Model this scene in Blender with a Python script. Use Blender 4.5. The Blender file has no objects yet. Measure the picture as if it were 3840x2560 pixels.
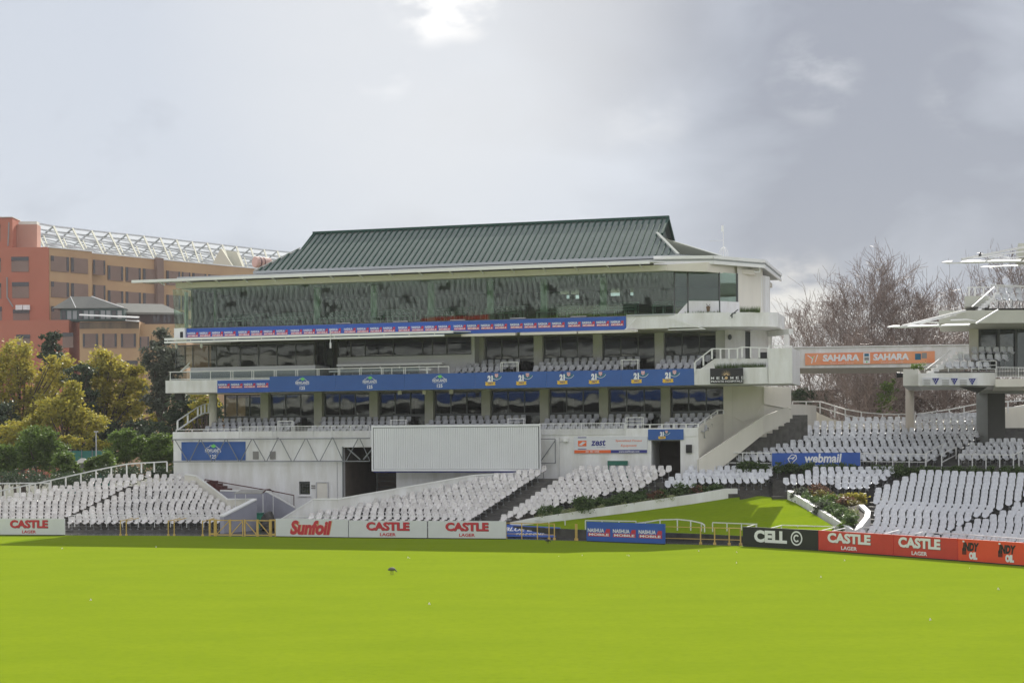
import bpy, math, random
import numpy as np
from mathutils import Matrix, Vector
random.seed(7); rng = np.random.default_rng(7)
S = bpy.context.scene; COL = S.collection
R = math.radians

# ------------------------------------------------------------------ camera, sky, sun, exposure
FPX = 6000.0; CH = 5.6; PX0 = 1920.0; PY0 = 1640.0; ROLL = R(0.4)      # photograph is 3840 px wide
cam = bpy.data.cameras.new('camera'); camo = bpy.data.objects.new('camera', cam); COL.objects.link(camo)
cam.sensor_width = 36; cam.lens = FPX/3840*36; cam.shift_y = (PY0-1280)/3840; cam.clip_start = 1; cam.clip_end = 5000
c_, s_ = math.cos(ROLL), math.sin(ROLL)
camo.matrix_world = Matrix(((c_, s_, 0, 0), (0, 0, -1, 0), (-s_, c_, 0, CH), (0, 0, 0, 1)))
S.camera = camo
S.view_settings.view_transform = 'Standard'; S.view_settings.look = 'None'; S.view_settings.exposure = .35; S.view_settings.gamma = 1
S.render.resolution_x = 1024; S.render.resolution_y = 682
SUN_AZ, SUN_EL = R(16.5), R(39)
sd = Vector((math.sin(SUN_AZ)*math.cos(SUN_EL), math.cos(SUN_AZ)*math.cos(SUN_EL), math.sin(SUN_EL)))
sun = bpy.data.lights.new('sun', 'SUN'); sun.energy = 5.0; sun.angle = R(0.6); sun.color = (1.0, .95, .86)
suno = bpy.data.objects.new('sun', sun); COL.objects.link(suno); suno.rotation_euler = sd.to_track_quat('Z', 'Y').to_euler(); suno.location = sd*200

def ray(px, py):
    dx, dy = px-PX0, PY0-py
    return Vector((c_*dx+s_*dy, FPX, -s_*dx+c_*dy))
def rdir(px, py): return ray(px, py).normalized()
def PD(px, py, D):                       # point of the sight line at depth D (metres north)
    r = ray(px, py); t = D/FPX; return Vector((r.x*t, D, CH+r.z*t))
def PZ(px, py, z):                       # point of the sight line at height z
    r = ray(px, py); t = (z-CH)/r.z; return Vector((r.x*t, r.y*t, z))
FA = R(16)
FM = Matrix.Translation((0, 100, 0)) @ Matrix.Rotation(-FA, 4, 'Z')    # pavilion frame: u along the facade, v away, z up
ID = Matrix.Identity(4)
VU = Vector((math.cos(FA), -math.sin(FA))); VV = Vector((math.sin(FA), math.cos(FA)))
def PV(px, py, v):                       # (u, v, z) where the sight line meets the plane v
    r = ray(px, py); t = (v+100*VV.y)/(r.x*VV.x+r.y*VV.y); X, Y = r.x*t, r.y*t-100
    return (X*VU.x+Y*VU.y, v, CH+r.z*t)
def U(px, v, py=1500): return PV(px, py, v)[0]

w = bpy.data.worlds.new('World'); S.world = w; w.use_nodes = True
nt = w.node_tree; N = nt.nodes; L = nt.links; N.clear()
def nd(t, **k):
    n = N.new(t)
    for a, b in k.items(): setattr(n, a, b)
    return n
def mth(op, a, b=None, c=None, clamp=False):
    n = nd('ShaderNodeMath', operation=op); n.use_clamp = clamp
    for i, x in enumerate((a, b, c)):
        if x is None: continue
        if isinstance(x, (int, float)): n.inputs[i].default_value = x
        else: L.new(x, n.inputs[i])
    return n.outputs[0]
def mixc(f, a, b):
    n = nd('ShaderNodeMix', data_type='RGBA')
    for s, x in ((0, f), (6, a), (7, b)):
        if isinstance(x, (int, float)): n.inputs[s].default_value = x
        elif isinstance(x, tuple): n.inputs[s].default_value = (*x, 1)
        else: L.new(x, n.inputs[s])
    return n.outputs[2]
tc = nd('ShaderNodeTexCoord')
def dot(px, py):
    n = nd('ShaderNodeVectorMath', operation='DOT_PRODUCT'); L.new(tc.outputs['Generated'], n.inputs[0]); n.inputs[1].default_value = rdir(px, py)
    return n.outputs['Value']
def sstep(x, a, b):
    n = nd('ShaderNodeMapRange', interpolation_type='SMOOTHSTEP'); L.new(x, n.inputs[0]); n.inputs[1].default_value = a; n.inputs[2].default_value = b
    return n.outputs[0]
def lobe(px, py, r0, r1):               # 1 in the middle, 0 beyond r1 degrees
    return sstep(dot(px, py), math.cos(R(r1)), math.cos(R(r0)))
mp = nd('ShaderNodeMapping'); mp.inputs['Scale'].default_value = (1, 1, 2.0); L.new(tc.outputs['Generated'], mp.inputs[0])
def noise(scale, det, rough=.55, off=0, dist=0):
    n = nd('ShaderNodeTexNoise'); n.inputs['Scale'].default_value = scale; n.inputs['Detail'].default_value = det; n.inputs['Roughness'].default_value = rough
    n.inputs['Distortion'].default_value = dist
    if off:
        m = nd('ShaderNodeMapping'); m.inputs['Location'].default_value = (off, off*.7, -off); L.new(mp.outputs[0], m.inputs[0]); L.new(m.outputs[0], n.inputs['Vector'])
    else: L.new(mp.outputs[0], n.inputs['Vector'])
    return n.outputs[0]
n1 = noise(7, 9, .52, dist=.3); n2 = noise(16, 8, .55, 3.1); n3 = noise(3.2, 4, .5, 7.7)
sx = nd('ShaderNodeSeparateXYZ'); L.new(tc.outputs['Generated'], sx.inputs[0])
# bank of darker cloud to the right of the view, lighter to the left
dk = sstep(sx.outputs[0], -.10, .27)
dk = mth('ADD', mth('MULTIPLY', dk, .82), mth('MULTIPLY', mth('SUBTRACT', n1, .5), 1.9))
dk = mth('ADD', dk, mth('MULTIPLY', mth('SUBTRACT', n3, .5), .5))
dk = mth('ADD', dk, mth('MULTIPLY', lobe(3050, 420, 1.2, 7), .28))
dk = mth('ADD', dk, mth('MULTIPLY', lobe(2300, 30, 1, 4.5), .45))
dk = mth('SUBTRACT', dk, mth('MULTIPLY', lobe(1650, 450, 1, 8), .12))
dk = mth('ADD', dk, mth('MULTIPLY', lobe(700, 900, 1, 9), .16))
dk = mth('MULTIPLY', dk, 1, clamp=True)
colr = mixc(dk, (.525, .56, .62), (.262, .282, .335))
gl = mth('MULTIPLY', lobe(1640, 0, 1, 11), mth('ADD', .32, mth('MULTIPLY', n1, .6)))
colr = mixc(gl, colr, (.68, .685, .69))
def patch(px, py, r1, th, amt):
    return mth('MULTIPLY', mth('MULTIPLY', lobe(px, py, r1*.15, r1), sstep(n2, th, th+.2)), amt)
for (px, py, r1, th, amt, cc) in ((1600, -10, 1.9, .36, 1.0, (1.0, .98, .95)), (1740, 25, 1.4, .42, .9, (.95, .93, .9)), (1440, 265, 1.3, .42, .7, (.80, .80, .81)), (2400, 450, 2.0, .44, .45, (.62, .63, .65)), (3060, 290, 1.9, .45, .38, (.66, .67, .69)), (3640, 350, 2.0, .47, .4, (.52, .53, .56)), (2960, 1170, 2.6, .38, .85, (.68, .66, .62))):
    colr = mixc(patch(px, py, r1, th, amt), colr, cc)
# a pale gap between cloud and horizon in the east, unseen cloud overhead and behind the camera brightened as front fill for the facade
hz = mth('MULTIPLY', mth('SUBTRACT', 1, sstep(mth('ADD', sx.outputs[2], mth('MULTIPLY', mth('SUBTRACT', n2, .5), .05)), .068, .088)), sstep(sx.outputs[0], .1, .16))
colr = mixc(mth('MULTIPLY', hz, .6), colr, (.60, .59, .56))
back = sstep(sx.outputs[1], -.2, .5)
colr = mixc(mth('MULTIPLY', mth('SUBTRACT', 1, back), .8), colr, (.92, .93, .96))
sky = nd('ShaderNodeTexSky', sky_type='NISHITA'); sky.sun_disc = False; sky.sun_elevation = SUN_EL; sky.sun_rotation = SUN_AZ
b1 = nd('ShaderNodeBackground'); L.new(sky.outputs[0], b1.inputs[0]); b1.inputs[1].default_value = .06
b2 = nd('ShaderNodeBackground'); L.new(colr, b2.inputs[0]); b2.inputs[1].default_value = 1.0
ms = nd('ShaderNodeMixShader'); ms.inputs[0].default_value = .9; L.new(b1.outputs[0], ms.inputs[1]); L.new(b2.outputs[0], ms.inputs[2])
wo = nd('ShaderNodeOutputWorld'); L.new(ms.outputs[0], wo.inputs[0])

# ------------------------------------------------------------------ materials
MATS = {}
def mat(name, rgb, rough=.6, var=.0, vscale=1.5, spec=.5, metal=0, rgb2=None, bump=0, bscale=20, island=0, transl=0, streak=False, coat=0, island_hue=None):
    if name in MATS: return MATS[name]
    m = bpy.data.materials.new(name); m.use_nodes = True; MATS[name] = m
    t = m.node_tree; p = t.nodes['Principled BSDF']; out = t.nodes['Material Output']
    p.inputs['Roughness'].default_value = rough; p.inputs['Metallic'].default_value = metal; p.inputs['Specular IOR Level'].default_value = spec
    p.inputs['Coat Weight'].default_value = coat
    col = None
    g = t.nodes.new('ShaderNodeTexCoord')
    base = t.nodes.new('ShaderNodeRGB'); base.outputs[0].default_value = (*rgb, 1); col = base.outputs[0]
    def mx(f, a, b, blend='MIX'):
        n = t.nodes.new('ShaderNodeMix'); n.data_type = 'RGBA'; n.blend_type = blend
        for s, x in ((0, f), (6, a), (7, b)):
            if isinstance(x, (int, float)): n.inputs[s].default_value = x
            elif isinstance(x, tuple): n.inputs[s].default_value = (*x, 1)
            else: t.links.new(x, n.inputs[s])
        return n.outputs[2]
    if var or rgb2:
        mpn = t.nodes.new('ShaderNodeMapping'); t.links.new(g.outputs['Object'], mpn.inputs[0])
        if streak: mpn.inputs['Scale'].default_value = (1, 1, .22)
        n = t.nodes.new('ShaderNodeTexNoise'); n.inputs['Scale'].default_value = vscale; n.inputs['Detail'].default_value = 8; n.inputs['Roughness'].default_value = .62
        t.links.new(mpn.outputs[0], n.inputs['Vector'])
        mr = t.nodes.new('ShaderNodeMapRange'); mr.inputs[1].default_value = .36; mr.inputs[2].default_value = .66; t.links.new(n.outputs[0], mr.inputs[0])
        r2 = rgb2 or tuple(x*(1-var) for x in rgb)
        col = mx(mr.outputs[0], r2, col)
    if island or island_hue:
        gi = t.nodes.new('ShaderNodeNewGeometry')
        if island_hue:
            cr = t.nodes.new('ShaderNodeValToRGB'); cr.color_ramp.interpolation = 'LINEAR'
            els = cr.color_ramp.elements
            for i, cc in enumerate(island_hue):
                e = els[i] if i < 2 else els.new(.5)
                e.color = (*cc, 1)
            for i, e in enumerate(sorted(list(els), key=lambda q: 0)): pass
            k = len(island_hue)
            for i in range(k): els[i].position = i/(k-1)
            for i in range(k): els[i].color = (*island_hue[i], 1)
            t.links.new(gi.outputs['Random Per Island'], cr.inputs[0]); col = mx(.8, col, cr.outputs[0])
        if island:
            mr2 = t.nodes.new('ShaderNodeMapRange'); mr2.inputs[3].default_value = 1-island; mr2.inputs[4].default_value = 1
            t.links.new(gi.outputs['Random Per Island'], mr2.inputs[0])
            col = mx(1.0, col, mr2.outputs[0], 'MULTIPLY')
    t.links.new(col, p.inputs['Base Color'])
    if bump:
        n = t.nodes.new('ShaderNodeTexNoise'); n.inputs['Scale'].default_value = bscale; n.inputs['Detail'].default_value = 6; t.links.new(g.outputs['Object'], n.inputs['Vector'])
        b = t.nodes.new('ShaderNodeBump'); b.inputs['Strength'].default_value = bump; b.inputs['Distance'].default_value = .05; t.links.new(n.outputs[0], b.inputs['Height']); t.links.new(b.outputs[0], p.inputs['Normal'])
    if transl:
        tr = t.nodes.new('ShaderNodeBsdfTranslucent'); t.links.new(col, tr.inputs[0])
        mm = t.nodes.new('ShaderNodeMixShader'); mm.inputs[0].default_value = transl
        t.links.new(p.outputs[0], mm.inputs[1]); t.links.new(tr.outputs[0], mm.inputs[2]); t.links.new(mm.outputs[0], out.inputs[0])
    return m
def glass(name, tint, refl=.3, wave=.0, wscale=1.0, rough=.02, trans=.75, tilt=0):
    m = bpy.data.materials.new(name); m.use_nodes = True; t = m.node_tree; t.nodes.clear(); MATS[name] = m
    out = t.nodes.new('ShaderNodeOutputMaterial'); g = t.nodes.new('ShaderNodeBsdfGlossy'); g.inputs['Roughness'].default_value = rough; g.inputs[0].default_value = (.86, .9, .88, 1)
    tr = t.nodes.new('ShaderNodeBsdfTransparent'); tr.inputs[0].default_value = (*[x*trans for x in tint], 1)
    fr = t.nodes.new('ShaderNodeFresnel'); fr.inputs[0].default_value = 1.42
    ad = t.nodes.new('ShaderNodeMath'); ad.operation = 'ADD'; ad.use_clamp = True; t.links.new(fr.outputs[0], ad.inputs[0]); ad.inputs[1].default_value = refl
    mm = t.nodes.new('ShaderNodeMixShader'); t.links.new(ad.outputs[0], mm.inputs[0]); t.links.new(tr.outputs[0], mm.inputs[1]); t.links.new(g.outputs[0], mm.inputs[2])
    if wave:
        tcx = t.nodes.new('ShaderNodeTexCoord'); n = t.nodes.new('ShaderNodeTexNoise'); n.inputs['Scale'].default_value = wscale; n.inputs['Detail'].default_value = .6
        t.links.new(tcx.outputs['Object'], n.inputs['Vector']); b = t.nodes.new('ShaderNodeBump'); b.inputs['Strength'].default_value = 1; b.inputs['Distance'].default_value = wave
        t.links.new(n.outputs[0], b.inputs['Height']); t.links.new(b.outputs[0], g.inputs['Normal'])
    t.links.new(mm.outputs[0], out.inputs[0]); return m
white = mat('white_paint', (.80, .80, .81), .6, var=.13, vscale=1.3, streak=True, rgb2=(.64, .63, .605))
creamw = mat('cream_paint', (.70, .67, .60), .6, var=.1, vscale=.7, streak=True)
ivory = mat('ivory_fascia', (.70, .66, .58), .5, var=.08, vscale=.5)
olivec = mat('olive_column_paint', (.42, .42, .34), .6, var=.1)
greyc = mat('grey_column_paint', (.50, .50, .46), .6, var=.1)
greyw = mat('grey_parapet_paint', (.55, .55, .57), .6, var=.08)
whitem = mat('white_metal', (.80, .80, .79), .28, var=.06)
railm = mat('rail_paint', (.74, .74, .73), .35, var=.1, vscale=4)
screenw = mat('sightscreen_white', (.76, .77, .79), .5, var=.04, vscale=.8)
screend = mat('sightscreen_gap', (.10, .10, .11), .7)
steel = mat('truss_steel', (.21, .22, .23), .5, metal=.3)
framed = mat('dark_window_frame', (.075, .082, .08), .45)
dark = mat('dark_interior', (.035, .033, .030), .8)
inter = mat('room_wall', (.22, .22, .17), .8, var=.3)
interg = mat('room_floor', (.07, .095, .06), .8)
deskm = mat('desk_green_grey', (.30, .36, .31), .5)
roofg = mat('roof_green_metal', (.20, .228, .218), .6, var=.12, vscale=1.2, spec=0)
seamg = mat('roof_seam_green', (.035, .075, .06), .6, spec=.08)
gutterm = mat('gutter_grey', (.36, .38, .39), .45)
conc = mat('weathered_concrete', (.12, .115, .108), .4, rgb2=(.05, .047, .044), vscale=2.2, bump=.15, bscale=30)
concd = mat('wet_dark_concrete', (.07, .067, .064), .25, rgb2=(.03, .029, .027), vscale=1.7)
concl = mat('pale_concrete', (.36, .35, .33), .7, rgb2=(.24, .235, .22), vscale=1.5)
seatw = mat('seat_plastic_warm', (.78, .765, .75), .2, rgb2=(.60, .565, .545), vscale=5.5, island=.22)
seatc = mat('seat_plastic_cool', (.74, .755, .785), .18, rgb2=(.54, .55, .585), vscale=4, island=.16)
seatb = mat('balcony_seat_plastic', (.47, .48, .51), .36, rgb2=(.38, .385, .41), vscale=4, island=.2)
bracket = mat('seat_bracket', (.33, .34, .35), .4)
armm = mat('seat_arm_black', (.02, .02, .02), .4)
blue = mat('banner_blue', (.022, .095, .42), .45, var=.1, vscale=.8)
blue2 = mat('banner_blue_dark', (.028, .105, .36), .45, var=.12, vscale=.6)
lw = mat('lettering_white', (.78, .78, .80), .5)
lr = mat('lettering_red', (.52, .03, .045), .5)
lrd = mat('lettering_shadow', (.10, .06, .04), .5)
lgold = mat('lettering_gold', (.60, .42, .22), .5)
lyel = mat('ribbon_yellow', (.75, .48, .04), .5)
lteal = mat('crest_teal', (.02, .13, .22), .5)
lgrn = mat('protea_green', (.16, .62, .12), .5)
lnavy = mat('lettering_navy', (.03, .035, .22), .5)
lor = mat('zest_orange', (.75, .13, .03), .5)
lblk = mat('sign_black', (.012, .012, .014), .45)
boardw = mat('board_white', (.67, .68, .71), .4, var=.07, vscale=1.0)
boardr = mat('board_red', (.60, .045, .03), .4, var=.12, vscale=1.3)
boardo = mat('board_orange_red', (.78, .075, .025), .4, var=.08, vscale=1.3)
boardb = mat('board_black', (.014, .014, .015), .35)
saho = mat('sahara_orange', (.80, .25, .12), .5, rgb2=(.78, .36, .18), vscale=.7)
yell = mat('yellow_gate_paint', (.62, .42, .12), .5, var=.2, vscale=5)
lilac = mat('lilac_wall_paint', (.36, .36, .43), .7, var=.07)
maroon = mat('maroon_step', (.10, .028, .028), .6, var=.2)
maroonr = mat('maroon_rail', (.08, .02, .022), .4)
hatchg = mat('hatch_green', (.015, .13, .09), .5)
beigew = mat('beige_tunnel_wall', (.20, .165, .135), .8, var=.2)
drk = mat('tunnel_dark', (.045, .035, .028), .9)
vent = mat('vent_grey', (.27, .26, .25), .7)
g_top = glass('glass_media_level', (.82, .95, .86), .035, wave=.0022, wscale=.55, trans=.9)
g_mid = glass('glass_box_level', (.60, .64, .58), .02, wave=.0055, wscale=.9, trans=.8)
g_rail = glass('glass_balustrade', (.85, .9, .9), .08, trans=.95)
g_right = glass('glass_right_pavilion', (.45, .55, .52), .05, wave=.003, wscale=1, trans=.6)
redw = mat('terracotta_wall', (.46, .155, .095), .8, var=.1, vscale=.15)
redp = mat('terracotta_pale_wall', (.46, .24, .18), .8, var=.06, vscale=.15)
tanw = mat('tan_wall', (.50, .33, .18), .8, rgb2=(.42, .26, .15), vscale=.12)
brickb = mat('brown_brick', (.25, .17, .14), .85, var=.15, vscale=.4)
winb = mat('building_window', (.055, .05, .055), .25)
slate = mat('slate_green_roof', (.17, .17, .15), .6, var=.1)
teal = mat('teal_mesh', (.04, .20, .17), .6, var=.1)

# ------------------------------------------------------------------ mesh builder
TXT = {}
def text_geo(body, bold=.02, shear=0, spacing=1.0):
    k = (body, bold, shear, spacing)
    if k in TXT: return TXT[k]
    cu = bpy.data.curves.new('t', 'FONT'); cu.body = body; cu.offset = bold; cu.shear = shear; cu.space_character = spacing; cu.resolution_u = 3
    ob = bpy.data.objects.new('t', cu); COL.objects.link(ob)
    dg = bpy.context.evaluated_depsgraph_get(); me = bpy.data.meshes.new_from_object(ob.evaluated_get(dg))
    v = np.array([q.co[:2] for q in me.vertices]); f = [tuple(p.vertices) for p in me.polygons]
    mn, mx_ = v.min(0), v.max(0); v = (v-mn)/(mx_-mn)
    asp = (mx_[0]-mn[0])/(mx_[1]-mn[1])
    bpy.data.objects.remove(ob); bpy.data.curves.remove(cu); bpy.data.meshes.remove(me)
    TXT[k] = (v, f, asp); return TXT[k]
class MB:
    def __init__(s): s.v = []; s.f = []; s.m = []; s.sm = False
    def add(s, vs, fs, mi=0):
        b = len(s.v); s.v += [tuple(q) for q in vs]; s.f += [tuple(i+b for i in f) for f in fs]; s.m += [mi]*len(fs)
    def box(s, x0, x1, y0, y1, z0, z1, mi=0):
        x0, x1 = min(x0, x1), max(x0, x1); y0, y1 = min(y0, y1), max(y0, y1); z0, z1 = min(z0, z1), max(z0, z1)
        s.add([(x0, y0, z0), (x1, y0, z0), (x1, y1, z0), (x0, y1, z0), (x0, y0, z1), (x1, y0, z1), (x1, y1, z1), (x0, y1, z1)],
              [(0, 3, 2, 1), (4, 5, 6, 7), (0, 1, 5, 4), (1, 2, 6, 5), (2, 3, 7, 6), (3, 0, 4, 7)], mi)
    def prism(s, plan, z0, z1, mi=0):           # plan: list of (x, y); z0 / z1 numbers or lists per point
        n = len(plan); a = z0 if isinstance(z0, (list, tuple)) else [z0]*n; b = z1 if isinstance(z1, (list, tuple)) else [z1]*n
        s.add([(p[0], p[1], q) for p, q in zip(plan, a)]+[(p[0], p[1], q) for p, q in zip(plan, b)],
              [tuple(range(n-1, -1, -1)), tuple(range(n, 2*n))]+[(i, (i+1) % n, n+(i+1) % n, n+i) for i in range(n)], mi)
    def slab(s, pts, d, mi=0):                  # polygon pts (3D) thickened by vector d
        n = len(pts); q = [tuple(Vector(p)+Vector(d)) for p in pts]
        s.add(list(pts)+q, [tuple(range(n)), tuple(range(2*n-1, n-1, -1))]+[(i, n+i, n+(i+1) % n, (i+1) % n) for i in range(n)], mi)
    def bar(s, a, b, w, h=None, mi=0, up=(0, 0, 1)):
        a, b = Vector(a), Vector(b); h = h or w; d = b-a
        if d.length < 1e-6: return
        d.normalize(); upv = Vector(up)
        if abs(d.dot(upv)) > .95: upv = Vector((0, 1, 0))
        r = d.cross(upv).normalized(); u = r.cross(d)
        r *= w/2; u *= h/2
        s.add([a-r-u, a+r-u, a+r+u, a-r+u, b-r-u, b+r-u, b+r+u, b-r+u], [(0, 1, 2, 3), (7, 6, 5, 4), (0, 4, 5, 1), (1, 5, 6, 2), (2, 6, 7, 3), (3, 7, 4, 0)], mi)
    def tube(s, a, b, r0, r1=None, n=6, mi=0):
        a, b = Vector(a), Vector(b); r1 = r0 if r1 is None else r1; d = (b-a)
        if d.length < 1e-6: return
        d.normalize(); x = d.orthogonal().normalized(); y = d.cross(x)
        vs = [a+(x*math.cos(2*math.pi*i/n)+y*math.sin(2*math.pi*i/n))*r0 for i in range(n)]+[b+(x*math.cos(2*math.pi*i/n)+y*math.sin(2*math.pi*i/n))*r1 for i in range(n)]
        s.add(vs, [(i, (i+1) % n, n+(i+1) % n, n+i) for i in range(n)]+[tuple(range(n-1, -1, -1)), tuple(range(n, 2*n))], mi)
    def path(s, pts, r, n=6, mi=0):
        for a, b in zip(pts[:-1], pts[1:]): s.tube(a, b, r, r, n, mi)
    def ball(s, c, rx, ry=None, rz=None, mi=0, n=8, m=6):
        ry = ry or rx; rz = rz or rx; vs = [(c[0], c[1], c[2]-rz)]; fs = []
        for j in range(1, m):
            t = math.pi*j/m-math.pi/2
            for i in range(n): a = 2*math.pi*i/n; vs.append((c[0]+rx*math.cos(t)*math.cos(a), c[1]+ry*math.cos(t)*math.sin(a), c[2]+rz*math.sin(t)))
        vs.append((c[0], c[1], c[2]+rz)); T = len(vs)-1
        for i in range(n): fs.append((0, 1+(i+1) % n, 1+i)); fs.append((T, T-n+i, T-n+(i+1) % n))
        for j in range(m-2):
            for i in range(n): a = 1+j*n+i; b = 1+j*n+(i+1) % n; fs.append((a, b, b+n, a+n))
        s.add(vs, fs, mi)
    def text(s, body, x0, x1, z0, z1, y, mi=0, bold=.02, shear=0, spacing=1.0, keep=False):
        v, f, asp = text_geo(body, bold, shear, spacing)
        if keep: wd = (z1-z0)*asp; c = (x0+x1)/2; x0, x1 = c-wd/2, c+wd/2
        s.add([(x0+a*(x1-x0), y, z0+b*(z1-z0)) for a, b in v], f, mi)
    def poly(s, pts, y, mi=0): s.add([(a, y, b) for a, b in pts], [tuple(range(len(pts)))], mi)
    def disc(s, cx, cz, r, y, mi=0, r_in=0, a0=0, a1=360, n=24):
        A = [R(a0+(a1-a0)*i/n) for i in range(n+1)]
        if r_in:
            s.add([(cx+r*math.cos(a), y, cz+r*math.sin(a)) for a in A]+[(cx+r_in*math.cos(a), y, cz+r_in*math.sin(a)) for a in A], [(i, i+1, n+2+i, n+1+i) for i in range(n)], mi)
        else: s.add([(cx+r*math.cos(a), y, cz+r*math.sin(a)) for a in A[:-1]] if a1-a0 == 360 else [(cx+r*math.cos(a), y, cz+r*math.sin(a)) for a in A], [tuple(range(n if a1-a0 == 360 else n+1))], mi)
MAT4 = {}
def mk(o): return MAT4.get(o, ID)
def meshobj(name, mb, mats, parent=None, frame=ID, origin=None, smooth=False, rot=0.0):
    mats = mats if isinstance(mats, (list, tuple)) else [mats]
    me = bpy.data.meshes.new(name)
    if parent is not None: P = mk(parent.name)
    else:
        fr = frame.to_euler().z
        if origin is None:
            vv = np.array(mb.v); c = (vv.min(0)+vv.max(0))/2; c[2] = vv[:, 2].min(); origin = frame @ Vector(c)
        P = Matrix.Translation(origin) @ Matrix.Rotation(fr+rot, 4, 'Z')
    Q = np.array(P.inverted() @ frame)
    va = np.array(mb.v, dtype=float); va = va @ Q[:3, :3].T+Q[:3, 3]
    me.from_pydata(va.tolist(), [], mb.f)
    for m in mats: me.materials.append(m)
    me.polygons.foreach_set('material_index', mb.m)
    if smooth: me.polygons.foreach_set('use_smooth', [True]*len(mb.f))
    me.update()
    o = bpy.data.objects.new(name, me); COL.objects.link(o)
    if parent is not None: o.parent = parent; MAT4[o.name] = P
    else: o.matrix_world = P; MAT4[o.name] = P
    return o
def tag(o, label=None, cat=None, group=None, kind=None):
    for k, x in (('label', label), ('category', cat), ('group', group), ('kind', kind)):
        if x: o[k] = x
    return o
def thing(name, label, cat, loc=(0, 0, 0), frame=ID, group=None, kind=None, rot=0.0):
    o = bpy.data.objects.new(name, None); COL.objects.link(o); o.empty_display_size = .3
    P = Matrix.Translation(frame @ Vector(loc)) @ Matrix.Rotation(frame.to_euler().z+rot, 4, 'Z')
    o.matrix_world = P; MAT4[o.name] = P
    return tag(o, label, cat, group, kind)
def frame2(a, b):                                # frame with x from a to b (ground points), origin a
    d = Vector((b[0]-a[0], b[1]-a[1], 0)); return Matrix.Translation((a[0], a[1], a[2] if len(a) > 2 else 0)) @ Matrix.Rotation(math.atan2(d.y, d.x), 4, 'Z'), d.length
def B(x0, x1, y0, y1, z0, z1): m = MB(); m.box(x0, x1, y0, y1, z0, z1); return m
# ------------------------------------------------------------------ ground and field
def ground_mat():
    m = bpy.data.materials.new('far_ground'); m.use_nodes = True
    p = m.node_tree.nodes['Principled BSDF']; p.inputs['Base Color'].default_value = (.10, .095, .085, 1); p.inputs['Roughness'].default_value = .9
    n = m.node_tree.nodes.new('ShaderNodeTexNoise'); n.inputs['Scale'].default_value = .15; tcx = m.node_tree.nodes.new('ShaderNodeTexCoord'); m.node_tree.links.new(tcx.outputs['Object'], n.inputs['Vector'])
    cr = m.node_tree.nodes.new('ShaderNodeValToRGB'); cr.color_ramp.elements[0].color = (.05, .07, .03, 1); cr.color_ramp.elements[1].color = (.13, .12, .11, 1)
    m.node_tree.links.new(n.outputs[0], cr.inputs[0]); m.node_tree.links.new(cr.outputs[0], p.inputs['Base Color']); return m
def grass_mat(name, ca, cb, cc):
    m = bpy.data.materials.new(name); m.use_nodes = True; t = m.node_tree; p = t.nodes['Principled BSDF']; lk = t.links
    p.inputs['Roughness'].default_value = .85; p.inputs['Specular IOR Level'].default_value = 0
    tcx = t.nodes.new('ShaderNodeTexCoord')
    def nz(sc, det, scl=(1, 1, 1)):
        mpn = t.nodes.new('ShaderNodeMapping'); mpn.inputs['Scale'].default_value = scl; lk.new(tcx.outputs['Object'], mpn.inputs[0])
        n = t.nodes.new('ShaderNodeTexNoise'); n.inputs['Scale'].default_value = sc; n.inputs['Detail'].default_value = det; n.inputs['Roughness'].default_value = .65; lk.new(mpn.outputs[0], n.inputs['Vector']); return n.outputs[0]
    def rg(x, a, b):
        r = t.nodes.new('ShaderNodeMapRange'); r.inputs[1].default_value = a; r.inputs[2].default_value = b; lk.new(x, r.inputs[0]); return r.outputs[0]
    def mx(f, a, b):
        n = t.nodes.new('ShaderNodeMix'); n.data_type = 'RGBA'
        lk.new(f, n.inputs[0])
        for s, x in ((6, a), (7, b)):
            if isinstance(x, tuple): n.inputs[s].default_value = (*x, 1)
            else: lk.new(x, n.inputs[s])
        return n.outputs[2]
    c1 = mx(rg(nz(.45, 6, (.5, 1, 1)), .35, .65), ca, cb)
    c2 = mx(rg(nz(3.5, 8), .45, .75), c1, cc)
    c2n = t.nodes.new('ShaderNodeMix'); c2n.data_type = 'RGBA'; c2n.inputs[0].default_value = .55; lk.new(c1, c2n.inputs[6]); lk.new(c2, c2n.inputs[7])
    lk.new(c2n.outputs[2], p.inputs['Base Color'])
    b = t.nodes.new('ShaderNodeBump'); b.inputs['Strength'].default_value = .35; b.inputs['Distance'].default_value = .04; lk.new(nz(14, 4), b.inputs['Height']); lk.new(b.outputs[0], p.inputs['Normal'])
    return m
mfield = grass_mat('field_grass', (.158, .220, .013), (.178, .240, .014), (.125, .180, .012))
mlawn = grass_mat('lawn_grass', (.15, .22, .009), (.18, .245, .010), (.11, .16, .009))
g = MB(); g.add([(-900, -300, -.012), (900, -300, -.012), (900, 1500, -.012), (-900, 1500, -.012)], [(0, 1, 2, 3)])
tag(meshobj('ground', g, ground_mat(), origin=Vector((0, 0, 0))), kind='structure')
# boundary line on the ground (foot of the boards)
BPX = [(-260, 2007), (0, 2006), (243, 2007), (640, 2008.5), (1034, 2012), (1305, 2016), (1610, 2019), (1900, 2021), (2200, 2029), (2492, 2039), (2785, 2047), (3068, 2064), (3450, 2092), (3840, 2122), (4100, 2143)]
BND = [PZ(x, y, 0) for x, y in BPX]
g = MB()
pl = [(p.x, p.y+.25) for p in BND]; pl = pl+[(60, 40), (60, 10.6), (-60, 10.6), (-60, 95)]
cx, cy = 0, 60
vs = [(cx, cy, 0)]+[(a, b, 0) for a, b in pl]
g.add(vs, [(0, (i+1) % len(pl)+1, i+1) for i in range(len(pl))]); 
tag(meshobj('playing_field', g, mfield, origin=Vector((0, 0, 0))), kind='structure')
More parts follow.
